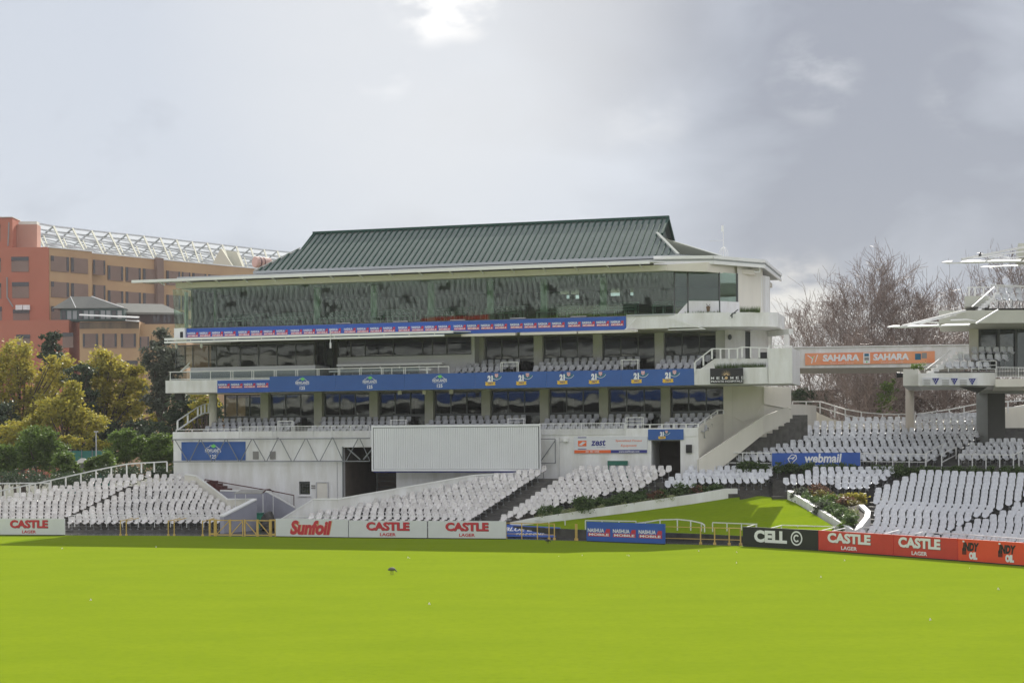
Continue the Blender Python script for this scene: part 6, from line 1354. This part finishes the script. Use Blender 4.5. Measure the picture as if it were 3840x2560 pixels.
m = MB(); m.add([(PD(3540, 1432, 96).x, 93, PD(3540, 1432, 93).z-.01), (PD(3700, 1432, 93).x, 93, PD(3700, 1432, 93).z-.01), (PD(3700, 1460, 93).x, 95, PD(3700, 1456, 95).z), ], [(0, 1, 2)]); meshobj('haunch', m, rdk, rp_)
rbox('gallery_floor', 3500, 3960, 1372, 1377, 93.0, 101, conc)
rbox('rear_column', 3631, 3664, 1190, 1330, 96.5, 97.1, creamw)
rbox('gallery_room_wall', 3640, 3960, 1190, 1372, 99.5, 99.7, inter)
for x0, x1 in ((3676, 3734), (3743, 3800), (3808, 3870)): a, b = PD(x0, 1365, 97), PD(x1, 1206, 97); meshobj('pane', B(a.x, b.x, 97, 97.02, a.z, b.z), g_right, rp_)
m = MB()
for px in (3668, 3738, 3804, 3872): p = PD(px, 1206, 96.95); m.box(p.x-.08, p.x+.08, 96.85, 96.98, PD(px, 1372, 97).z, p.z)
a, b = PD(3664, 1206, 97), PD(3880, 1206, 97); m.box(a.x, b.x, 96.84, 96.985, a.z, a.z+.12); meshobj('mullions', m, framed, rp_)
rbox('upper_fascia', 3516, 3960, 1140, 1196, 91.5, 99, rgrey); rbox('upper_box', 3612, 3705, 1091, 1133, 94, 98, rgrey)
rbox('upper_floor', 3610, 3960, 1134, 1139.5, 92.5, 101, conc); rbox('top_parapet', 3812, 3960, 890, 945, 93, 97, rgrey)
rail('gallery_balustrade', [tuple(PD(3733, 1397, 92.4)), tuple(PD(3900, 1397, 92.4))], .6, 1.2, .025, 0, rp_, railm, ID, bars=14)
rail('gallery_rail', [tuple(PD(3465, 1377, 92.8)), tuple(PD(3730, 1377, 92.7))], .2, 1.3, .02, 0, rp_, railm, ID)
rail('gallery_rail', [tuple(PD(3667, 1368, 93.2)), tuple(PD(3733, 1366, 93.2))], .5, .9, .025, .5, rp_, railm, ID)
m = MB()
for k in range(7): a = PD(3475+18*k, 1374-12*k, 93.4+.3*k); m.box(a.x, a.x+.34, a.y-.25, a.y+.25, a.z-.3, a.z)
m.bar(PD(3470, 1368, 93.1), PD(3562, 1297, 95.2), .05); meshobj('gallery_stair', m, whitem, rp_)
m = MB()
for k in range(7): a = PD(3657+11*k, 1140-10*k, 92.7+.3*k); m.box(a.x, a.x+.22, a.y-.25, a.y+.25, a.z-.25, a.z)
m.bar(PD(3640, 1132, 92.4), PD(3722, 1058, 95.2), .045); meshobj('gallery_stair', m, whitem, rp_)
m = MB(); a = PD(3620, 1060, 96); b = PD(3960, 1052, 96); m.bar(a, b, .05); m.bar(PD(3708, 1050, 95), PD(3900, 1054, 95), .12, .06)
for px in (3628, 3650, 3682, 3735, 3790): p = PD(px, 1058, 96); m.bar(p, p-Vector((0, 0, .6)), .08)
meshobj('upper_rail', m, railm, rp_); m = MB(); m.bar(PD(3726, 1108, 93), PD(3790, 1108, 93), .03); m.bar(PD(3726, 1132, 93), PD(3726, 1104, 93), .06); m.bar(PD(3785, 1132, 93), PD(3785, 1104, 93), .06); meshobj('upper_rail', m, railm, rp_)
# canopies
for xa, xb in ((3322, 3366), (3396, 3516), (3522, 3630)):
    ya, yb_ = 1214-(xa-3322)*.036, 1214-(xb-3322)*.036; m = MB(); m.slab([PD(xa, ya, 88.6), PD(xb, yb_, 88.9), PD(xb+4, yb_-4, 90.2), PD(xa+24, ya-5.5, 90.0)], (0, 0, .06)); meshobj('canopy', m, whitem, rp_)
m = MB(); m.bar(PD(3350, 1213, 89.2), PD(3628, 1203, 89.4), .07); meshobj('canopy_brace', m, railm, rp_)
m = MB(); m.bar(PD(3380, 1207, 89.5), PD(3615, 1147, 91.4), .12); m.bar(PD(3370, 1210, 88.6), PD(3580, 1165, 91.4), .06); m.bar(PD(3655, 1195, 90), PD(3737, 1143, 91.4), .08); m.path([PD(3440, 1202, 89), PD(3470, 1191, 89), PD(3510, 1192, 89), PD(3518, 1202, 89)], .04); m.path([PD(3560, 1183, 90), PD(3620, 1180, 90), PD(3656, 1186, 90)], .04)
m.bar(PD(3560, 1168, 91.4), PD(3560, 1160, 91.4), .05); meshobj('canopy_brace', m, railm, rp_)
for xa, xb in ((3524, 3560), (3592, 3686), (3692, 3818), (3826, 3960)):
    ya, yb_ = 970-(xa-3524)*.028, 970-(xb-3524)*.028; m = MB(); m.slab([PD(xa, ya, 88.6), PD(xb, yb_, 89.2), PD(xb+6, yb_-6, 90.8), PD(xa+30, ya-6, 90.0)], (0, 0, .06)); meshobj('canopy', m, whitem, rp_)
m = MB(); m.slab([PD(3668, 985, 93), PD(3960, 972, 94), PD(3960, 970, 94.5), PD(3690, 982, 93.6)], (0, 0, .04)); meshobj('canopy', m, railm, rp_)
m = MB(); m.bar(PD(3540, 970, 89.2), PD(3960, 958, 89.8), .07); meshobj('canopy_brace', m, railm, rp_)
m = MB(); m.bar(PD(3600, 955, 91), PD(3960, 880, 93), .12); m.bar(PD(3640, 950, 90), PD(3960, 905, 92), .08); m.bar(PD(3640, 962, 90), PD(3960, 930, 91), .06); m.path([PD(3700, 950, 90), PD(3745, 941, 90), PD(3775, 944, 90), PD(3782, 955, 90)], .03); meshobj('canopy_brace', m, railm, rp_)
t = thing('bird', 'small dark bird perched on the upper canopy of the right stand', 'bird', tuple(PD(3668, 945, 90.5))); p = PD(3668, 938, 90.5); darkf = mat('dark_feather', (.03, .028, .03), .6); m = MB(); m.ball((p.x, p.y, p.z), .09, .07, .10); m.ball((p.x+.03, p.y, p.z+.12), .045); m.bar((p.x-.02, p.y, p.z-.05), (p.x-.13, p.y, p.z-.1), .04, .02); m.bar((p.x, p.y, p.z-.1), (p.x, p.y, p.z-.17), .02); meshobj('body', m, darkf, t, smooth=True)

# ------------------------------------------------------------------ bare trees on the right
def bare_tree(label, base, height, spread, seed, lean=0, levels=6, r0=.2, group='bare winter trees behind the right stand', mt=None, dens=1.0, wide=1.0):
    t = thing('bare_tree', label, 'tree', tuple(base), ID, group); r = random.Random(seed); trunk = MB(); tw = MB()
    def grow(p, d, L_, rad, lev):
        if lev == 0 and True:
            n_ = 12; q = p; dd = d.normalized()
            for s in range(n_):
                t_ = (s+1)/n_; e = q+(dd+Vector((r.gauss(0, .04), r.gauss(0, .04), 0)))*L_/n_; trunk.tube(q, e, rad*(1-.93*s/n_), rad*(1-.93*t_), 7)
                if s >= 2:
                    for _ in range(3):
                        a = r.uniform(0, 2*math.pi); tilt = r.uniform(.55, .95)*(1.05-.35*t_); grow(q.lerp(e, r.random()), Vector((math.cos(a)*math.sin(tilt)*spread, math.sin(a)*math.sin(tilt)*spread, math.cos(tilt))), L_*(.10+.42*(1-t_)**.8)*r.uniform(.75, 1.15), max(.02, rad*.42*(1-t_*.8)), 2)
                q = e
            return
        segs = 3 if lev < 3 else 2; q = p; dd = d.normalized()
        for s in range(segs):
            wv = .05 if lev < 1 else .09 if lev < 3 else .14; nd_ = (dd+Vector((r.gauss(0, wv), r.gauss(0, wv), r.gauss(0, wv*.6)+.05*(lev > 0)))).normalized(); e = q+nd_*L_/segs; r1 = rad*(1-.28*(s+1)/segs)
            if lev < 2: trunk.tube(q, e, rad*(1-.28*s/segs), r1, 7)
            else:
                x = nd_.orthogonal().normalized(); y = nd_.cross(x); ra, rb = max(rad, .015), max(r1, .011)
                b_ = len(tw.v); tw.v += [tuple(q+x*ra), tuple(q-x*ra*.5+y*ra*.87), tuple(q-x*ra*.5-y*ra*.87), tuple(e+x*rb), tuple(e-x*rb*.5+y*rb*.87), tuple(e-x*rb*.5-y*rb*.87)]; tw.f += [(b_, b_+1, b_+4, b_+3), (b_+1, b_+2, b_+5, b_+4), (b_+2, b_, b_+3, b_+5)]; tw.m += [0]*3
            if lev < levels:
                kids = {2: 2, 3: 2, 4: 2, 5: 2}.get(lev, 2)
                if lev == 2 and s == 0: kids = 1
                if lev == 0 and s == 0: kids = 1
                for _ in range(kids):
                    if r.random() > dens and lev > 2: continue
                    a = r.uniform(0, 2*math.pi); tilt = r.uniform(.45, .95) if lev else r.uniform(.4, .85); x = nd_.orthogonal().normalized(); y = nd_.cross(x); nd2 = nd_*math.cos(tilt)+(x*math.cos(a)+y*math.sin(a))*math.sin(tilt)*spread; nd2.z += .18
                    grow(q.lerp(e, r.uniform(.3, 1)), nd2, L_*r.uniform(.50, .72), r1*r.uniform(.42, .58), lev+1)
            q = e; dd = nd_
    grow(Vector(base), Vector((lean, 0, 1)), height, r0, 0)
    mz = sorted(v[2] for v in tw.v)[-max(2, len(tw.v)//4000)]; f = height/.93/(mz-base[2])
    for mb in (trunk, tw): mb.v = [(base[0]+(x-base[0])*f*wide, base[1]+(y-base[1])*f*wide, base[2]+(z-base[2])*f) for x, y, z in mb.v]
    meshobj('trunk', trunk, bark, t); meshobj('crown', tw, mt or barkr, t)
gz = 3.0
def btree(label, px, top_y, D_, seed, spread=1.0, lean=0, levels=5, r0=.16, dens=.9, base=0, wide=1.0):
    b = PD(px, 1500, D_); b.z = base; h = PD(px, top_y, D_).z-base; bare_tree(label, b, h*.93, spread, seed, lean, levels, r0, dens=dens, wide=wide)
btree('tallest bare tree with a straight leader rising above the foot bridge', 3265, 885, 132, 5, .95, 0, 5, .2, 1)
btree('bare tree left of the tallest one, spreading over the bridge', 3180, 1010, 128, 8, 1.1, -.06, 5, .16, 1)
btree('bare tree at the left edge of the bare grove beside the pavilion end', 3085, 1080, 126, 21, 1.1, -.12, 5, .14, 1)
btree('bare tree right of the tallest one with upswept limbs', 3345, 985, 130, 34, 1.0, .05, 5, .16, 1)
btree('bare tree further right behind the lower canopy', 3420, 1030, 133, 45, 1.05, .05, 5, .16, 1)
btree('bare tree with two thin limbs right of the grove', 3560, 985, 140, 52, .8, .03, 4, .15, .9)
btree('bare tree behind the right stand galleries', 3800, 900, 138, 61, .9, .0, 5, .15, 1)
btree('low bare tree behind the round column', 3480, 1210, 124, 71, 1.2, .02, 5, .13, 1)
btree('low bare tree under the middle of the bridge', 3220, 1200, 121, 82, 1.2, 0, 5, .12, 1)
btree('low bare tree between the dark columns', 3620, 1200, 123, 94, 1.2, 0, 5, .12, 1)
lf_brn = leafmat('brown_thicket_leaf', [(.10, .065, .045), (.14, .09, .06), (.06, .045, .035)], .2)
leafy('thicket', 'brown undergrowth below the bridge behind the curved rail', 'thicket', 126, 3300, 1560, [(3050, 1490, 90, 45), (3200, 1490, 110, 55), (3360, 1500, 110, 55), (3520, 1490, 110, 50), (3680, 1480, 110, 50), (3830, 1490, 80, 40)], 8000, .11, lf_brn, 61, trunk=.08, limbs=6)
leafy('bush', 'bright green climbing bush behind the round column', 'bush', 119, 3330, 1560, [(3320, 1475, 32, 55), (3345, 1430, 25, 30), (3310, 1520, 25, 25)], 2200, .09, lf_gr, 62, 'bushes below the bridge', trunk=.05, limbs=2)
leafy('bush', 'green bush at the pavilion corner under the bridge', 'bush', 122, 3010, 1560, [(3010, 1480, 55, 35)], 2500, .09, lf_dk, 63, 'bushes below the bridge', trunk=.05, limbs=2)
t = thing('green_shed', 'green walled shed with a bright roof among the bare trees', 'shed', (PD(3320, 1480, 134).x, 134, 0)); a, b = PD(3285, 1440, 134), PD(3365, 1440, 134); m = MB(); m.box(a.x, b.x, 134, 137, 0, a.z); meshobj('wall', m, mat('shed_green', (.05, .10, .085), .7), t); m = MB(); m.slab([(a.x-.2, 133.8, a.z+.01), (b.x+.2, 133.8, a.z+.01), (b.x+.2, 137.2, a.z+.35), (a.x-.2, 137.2, a.z+.35)], (0, 0, .08)); meshobj('roof', m, whitem, t)
t = thing('green_screen', 'green screen wall behind the pavilion corner under the bridge', 'fence', (PD(3010, 1480, 128).x, 128, 0)); a, b = PD(2960, 1452, 128), PD(3110, 1458, 128); m = MB(); m.box(a.x, b.x, 128, 128.1, 0, a.z); meshobj('panel', m, mat('screen_green', (.035, .11, .06), .7), t)
# ------------------------------------------------------------------ flower beds and planters
def bedmass(name, label, pts, spread, n, size, mt, seed, h=.45, cat='plants', kind='stuff', stretch=1.0):
    r = np.random.default_rng(seed); V = []
    for (a, b) in zip(pts[:-1], pts[1:]):
        k = max(3, int((Vector(b)-Vector(a)).length/.28)); 
        for i in range(k):
            c = Vector(a).lerp(Vector(b), r.uniform(0, 1)); V.append((np.array([c.x, c.y+r.uniform(-1, 1)*spread, c.z]), (.32*r.uniform(.7, 1.3), .3, h*r.uniform(.5, 1.2)), 1))
    q, m_ = leaves(V, n, size, seed, clump=.35, per=40, stretch=stretch); o = quadmesh(name, q, m_, mt, None, Vector(V[0][0])); return tag(o, label, cat, kind=kind)
bl = [PD(2020, 1925, 91.2), PD(2120, 1905, 91.7), PD(2250, 1885, 92.3), PD(2400, 1862, 93.1), PD(2560, 1840, 93.9), PD(2700, 1824, 94.3)]
m = MB(); tpw = [PD(1930, 1958, 90.3), PD(2004, 1943, 90.75), PD(2253, 1907, 91.95), PD(2600, 1856, 93.65), PD(2740, 1838, 94.1)]
for a, b in zip(tpw[:-1], tpw[1:]): m.add([a, b, (b.x-.2, b.y+.9, b.z+.2), (a.x-.2, a.y+.9, a.z+.2)], [(0, 1, 2, 3)])
tag(meshobj('bed_soil', m, mat('soil', (.05, .04, .03), .9)), kind='structure')
bedmass('bed_plants', 'dark green shrubs in the long bed above the low white wall', bl, .3, 14000, .075, lf_bed, 71, .34)
bedmass('bed_plants_pale', 'pale flowering ground cover along the low white wall', [PD(2010, 1935, 90.8), PD(2150, 1913, 91.5), PD(2290, 1895, 92.2), PD(2420, 1872, 92.8), PD(2590, 1850, 93.6)], .12, 1800, .05, lf_pale, 72, .12)
for i, (px, py, D_, mt, lb, r_) in enumerate([(2190, 1888, 91.9, lf_bed, 'rounded green shrub near the left of the long bed', 40), (2460, 1852, 93.2, lf_rust, 'rust brown grass tuft in the long bed', 24), (2555, 1830, 93.9, lf_bed, 'fresh green shrub near the right end of the long bed', 26), (2615, 1832, 94, lf_rust, 'rust brown shrub at the right end of the long bed', 24), (2350, 1860, 92.7, lf_bed, 'dark spiky shrub in the middle of the long bed', 28)]):
    leafy('shrub', lb, 'shrub', D_, px, 1870, [(px, py, r_, r_*.75)], 1500, .07, mt, 80+i, 'shrubs in the long bed', trunk=.03, limbs=3, basez=PD(px, py+r_, D_).z-.1, clump=.28)
# right bed: soil follows its kerb wall
m = MB(); cW = PD(3140, 1895, 87); L3 = BEDWALL; ring = [Vector((p.x+.25, p.y+.1, p.z-.08)) for p in L3[:5]]+[Vector((p.x-.2, p.y+.1, p.z-.08)) for p in L3[5:]]+[PD(3230, 1860, 88.5), PD(3140, 1840, 91), PD(3000, 1836, 92.3)]
m.add([cW]+ring, [(0, i+1, (i+1) % len(ring)+1) for i in range(len(ring))]); tag(meshobj('bed_soil', m, MATS['soil']), kind='structure')
bp = [PD(3010, 1848, 91.6), PD(3060, 1868, 89.5), PD(3120, 1888, 87), PD(3170, 1920, 84.2), PD(3200, 1950, 82.2)]
bedmass('bed_plants', 'mixed green and grey ground plants in the sunlit bed', bp, .9, 8000, .08, lf_bed, 91, .3)
bedmass('bed_plants', 'ochre flowering plants in the sunlit bed', [PD(3040, 1840, 91.8), PD(3110, 1850, 90.3), PD(3180, 1868, 88), PD(3215, 1892, 86)], .7, 6000, .08, lf_bed2, 92, .3)
for i, (px, py, D_, mt, lb, r_) in enumerate([(3010, 1842, 91.6, lf_grey, 'grey green rounded shrub at the upper corner of the sunlit bed', 34), (3072, 1836, 91.6, lf_rust, 'rust brown shrub along the back of the sunlit bed', 34), (3180, 1876, 87.6, lf_rust, 'rust brown shrub near the curl of the sunlit bed', 34), (3215, 1858, 88.4, lf_yel, 'yellow flowering shrub at the back right of the sunlit bed', 30), (3120, 1870, 88.6, lf_gr, 'green shrub in the middle of the sunlit bed', 36), (3200, 1922, 84.4, lf_pale, 'pale feathery grass clump in the curl of the bed', 34), (3185, 1958, 82.6, lf_gr, 'bright green shrub at the lower tip of the bed', 28), (3090, 1897, 87, lf_grey, 'silvery shrub beside the bright kerb of the bed', 30)]):
    leafy('shrub', lb, 'shrub', D_, px, 1870, [(px, py, r_, r_*.8)], 1700, .085, mt, 120+i, 'shrubs in the sunlit bed', trunk=.03, limbs=3, basez=PD(px, py+r_, D_).z-.15, clump=.28)
bedmass('hedge', 'dark green low hedge under the blue webmail banner', [PD(2720, 1742, 96.6), PD(2900, 1742, 96.5), PD(3050, 1745, 96.4), PD(3200, 1745, 96.3), PD(3440, 1752, 95.4)], .25, 12000, .08, lf_bed, 95, .30, 'hedge')
bedmass('hedge', 'dark green low hedge along the foot of the upper right terrace rail', [PD(3420, 1752, 95.4), PD(3600, 1745, 95.3), PD(3860, 1750, 95)], .25, 6000, .08, lf_bed, 96, .28, 'hedge')
def blades(name, label, u0, u1, v, z, n, h, seed, mt=None):
    r = random.Random(seed); m = MB()
    for _ in range(n): x = r.uniform(u0, u1); y = v+r.uniform(-.12, .12); l = h*r.uniform(.4, 1.1); dx = r.uniform(-.3, .3)*l; m.add([(x, y, z), (x+.02, y, z), (x+dx, y-.05, z+l)], [(0, 1, 2)]); m.add([(x, y-.01, z), (x, y+.02, z), (x+dx*.6, y+.05, z+l*.9)], [(0, 1, 2)])
    return tag(meshobj(name, m, mt or lf_bed, frame=FM), label, 'plants', kind='stuff')
blades('planter_grass', 'grassy plants in the top corner planter of the pavilion', U(2775, .7), U(2850, .9), .9, 13.05, 340, .42, 1); blades('planter_grass', 'sparse weeds along the left part of the top planter', U(2565, .1), U(2705, .4), .35, 13.05, 120, .2, 2)
blades('planter_grass', 'grassy plants in the lower white planter above the black hospital sign', U(2682, -.1), U(2870, -.3), -.2, 9.66, 700, .36, 3)
t = thing('plant_pot', 'small brown pot with a twig on the top planter', 'pot', tuple(FM @ Vector(PV(2651, 1160, .5)))); p = FM @ Vector(PV(2651, 1160, .4)); m = MB(); m.tube((p.x, p.y, p.z), (p.x, p.y, p.z+.3), .09, .14, 10); meshobj('pot', m, mat('pot_brown', (.16, .10, .06), .7), t); m = MB(); m.tube((p.x, p.y, p.z+.3), (p.x-.12, p.y, p.z+.45), .02); m.tube((p.x, p.y, p.z+.3), (p.x+.1, p.y, p.z+.42), .02); meshobj('stem', m, bark, t)
blades('planter_grass', 'bright green weeds at the left corner of the right stand gallery', 0, .01, 0, 0, 2, .01, 4) if False else None
leafy('bush', 'small bright green bush on the gallery corner of the right stand', 'bush', 93.6, 3440, 1370, [(3440, 1357, 32, 10)], 700, .05, lf_gr, 64, 'bushes below the bridge', trunk=.02, limbs=2, basez=PD(3440, 1368, 93.6).z)
# ------------------------------------------------------------------ birds and litter on the field
def bird(label, px, py, h, body, seed, dirx=1):
    g0 = PZ(px, py, 0); t = thing('bird', label, 'bird', tuple(g0)); m = MB(); s = h
    m.ball((g0.x, g0.y, s*.66), s*.42, s*.26, s*.24, n=10, m=8); m.ball((g0.x-dirx*s*.30, g0.y, s*.60), s*.22, s*.16, s*.13, n=8, m=6)
    m.tube((g0.x+dirx*s*.30, g0.y, s*.66), (g0.x+dirx*s*.52, g0.y, s*.46), s*.11, s*.07, 8); m.ball((g0.x+dirx*s*.56, g0.y, s*.40), s*.09, s*.08, s*.08)
    meshobj('body', m, body, t, smooth=True); m = MB(); m.tube((g0.x+dirx*s*.60, g0.y, s*.38), (g0.x+dirx*s*.68, g0.y, s*.26), s*.03, s*.008, 6); meshobj('beak', m, darkf, t)
    for q in (-.1, .14): m = MB(); m.tube((g0.x+q*s, g0.y, s*.48), (g0.x+q*s-.02*s, g0.y, 0), s*.045, s*.03, 6); m.box(g0.x+q*s-.02*s, g0.x+q*s+dirx*.12*s, g0.y-.03*s, g0.y+.03*s, 0, .02*s); meshobj('leg', m, darkf, t)
bird('grey bird walking on the sunlit grass in the middle of the field', 1475, 2157, .33, mat('grey_feather', (.16, .15, .15), .7, var=.5, vscale=30), 1, 1)
bird('dark bird standing in the shade by the blue banners', 2058, 2036, .27, darkf, 2, 1)
pap = mat('white_litter', (.8, .8, .78), .4)
LIT = [(238, 2075), (590, 2066), (1535, 2096), (1541, 2098), (2188, 2081), (2356, 2079), (2363, 2080), (2625, 2060), (2767, 2063), (3084, 2153), (3640, 2113), (3750, 2192), (3496, 2310), (347, 2268), (1617, 2270), (2767, 2103), (3172, 2090), (2100, 2085)]
LPOS = ['near the far left shadow edge', 'left of the yellow gates', 'above the walking bird', 'just right of the one above the bird', 'below the fallen banner', 'below the blue logo board, left', 'below the blue logo board, right', 'at the right end of the shadow', 'below the black board', 'on the open grass below the red board', 'below the second red board', 'below the orange board', 'low on the right of the field', 'low on the left of the field', 'low in the middle of the field', 'a little below the black board', 'close under the first red board', 'under the gap left of the blue board']
for i, ((px, py), w_) in enumerate(zip(LIT, LPOS)):
    p = PZ(px, py, 0); s = random.uniform(.03, .05); m = MB(); a = random.uniform(0, 3.1)
    m.add([(p.x-s*math.cos(a), p.y-s*math.sin(a), .01), (p.x+s*.4, p.y-s*.3, .03+s*.5), (p.x+s*math.cos(a), p.y+s*math.sin(a), .02), (p.x-s*.2, p.y+s*.4, .05+s)], [(0, 1, 2), (0, 2, 3)])
    tag(meshobj('litter_scrap', m, pap, origin=p), 'tiny white scrap on the grass '+w_, 'litter', 'white scraps on the grass')
# ------------------------------------------------------------------ stand opposite, seen only in the glass
t = thing('opposite_stand', 'stepped stand with pale seats and boards across the field, mirrored in the top glass front', 'stand', (0, 9, 0))
m = MB()
def bowl(x): return max(0.0, -42-x)*.72
def arc_box(m, y, z0, z1, d, x0=-150, x1=64, st=6):
    x = x0
    while x < x1: a, b = bowl(x), bowl(x+st); m.add([(x, y+a, z0), (x+st, y+b, z0), (x+st, y+b+d, z0), (x, y+a+d, z0), (x, y+a, z1), (x+st, y+b, z1), (x+st, y+b+d, z1), (x, y+a+d, z1)], [(0, 3, 2, 1), (4, 5, 6, 7), (0, 1, 5, 4), (1, 2, 6, 5), (2, 3, 7, 6), (3, 0, 4, 7)]); x += st
for k in range(22): y = 6.0-k*.9; z = .55+.36*k; arc_box(m, y-.9, z-.9, z, .897)
meshobj('treads', m, concd, t)
m = MB(); rr_ = random.Random(3)
for k in range(22):
    y = 6.0-k*.9; z = .55+.36*k; x = -148.0
    while x < 58:
        w_ = 6*rr_.uniform(.6, 1.3)
        q = x
        while q < x+w_:
            if not (abs(q) < 2.5 and 3 < k < 12): yy = y+bowl(q); m.box(q, q+.42, yy-.75, yy-.4, z+.01, z+.75)
            q += .56
        x += w_+1.3
o = meshobj('seating', m, seatc, t); o['kind'] = 'stuff'
for k in range(30):
    x = -146+k*7; m = MB(); yb_ = bowl(x); m.bar((x, 8.9+yb_, .55), (x+6.9, 8.9+bowl(x+6.9), .55), .1, .95); meshobj('board', m, boardr if k == 12 else [boardb, boardw, blue, conc, boardw][k % 5], t)
m = MB(); arc_box(m, -30, 22, 23, 16); meshobj('canopy', m, rgrey, t)
m = MB(); arc_box(m, -30, 0, 21.9, 8); meshobj('rear_wall', m, dark, t)
m = MB(); arc_box(m, -16, 10.2, 11.0, 1); arc_box(m, -16, 16.0, 16.8, 1); meshobj('gallery_front', m, white, t)
m = MB(); arc_box(m, -14.9, 11.05, 12.0, .1, x1=10); meshobj('gallery_banner', m, blue, t)
m = MB()
for k in range(5): arc_box(m, -17.5-k*1.2, 11.4+.5*k, 12.0+.5*k, .45); arc_box(m, -17.5-k*1.2, 17.2+.5*k, 17.8+.5*k, .45)
o = meshobj('gallery_seating', m, seatc, t)

# ------------------------------------------------------------------ air
hz_ = bpy.data.materials.new('haze_air'); hz_.use_nodes = True; t = hz_.node_tree; t.nodes.clear(); o_ = t.nodes.new('ShaderNodeOutputMaterial'); pv_ = t.nodes.new('ShaderNodeVolumePrincipled')
pv_.inputs['Color'].default_value = (.86, .88, .92, 1); pv_.inputs['Density'].default_value = .00018; pv_.inputs['Anisotropy'].default_value = .25; t.links.new(pv_.outputs[0], o_.inputs['Volume'])
m = MB(); m.box(-380, 380, -60, 620, -1.2, 75); hz = meshobj('haze', m, hz_, origin=Vector((0, 0, 0))); tag(hz, kind='stuff', label='thin pale air softening the distant buildings', cat='haze')
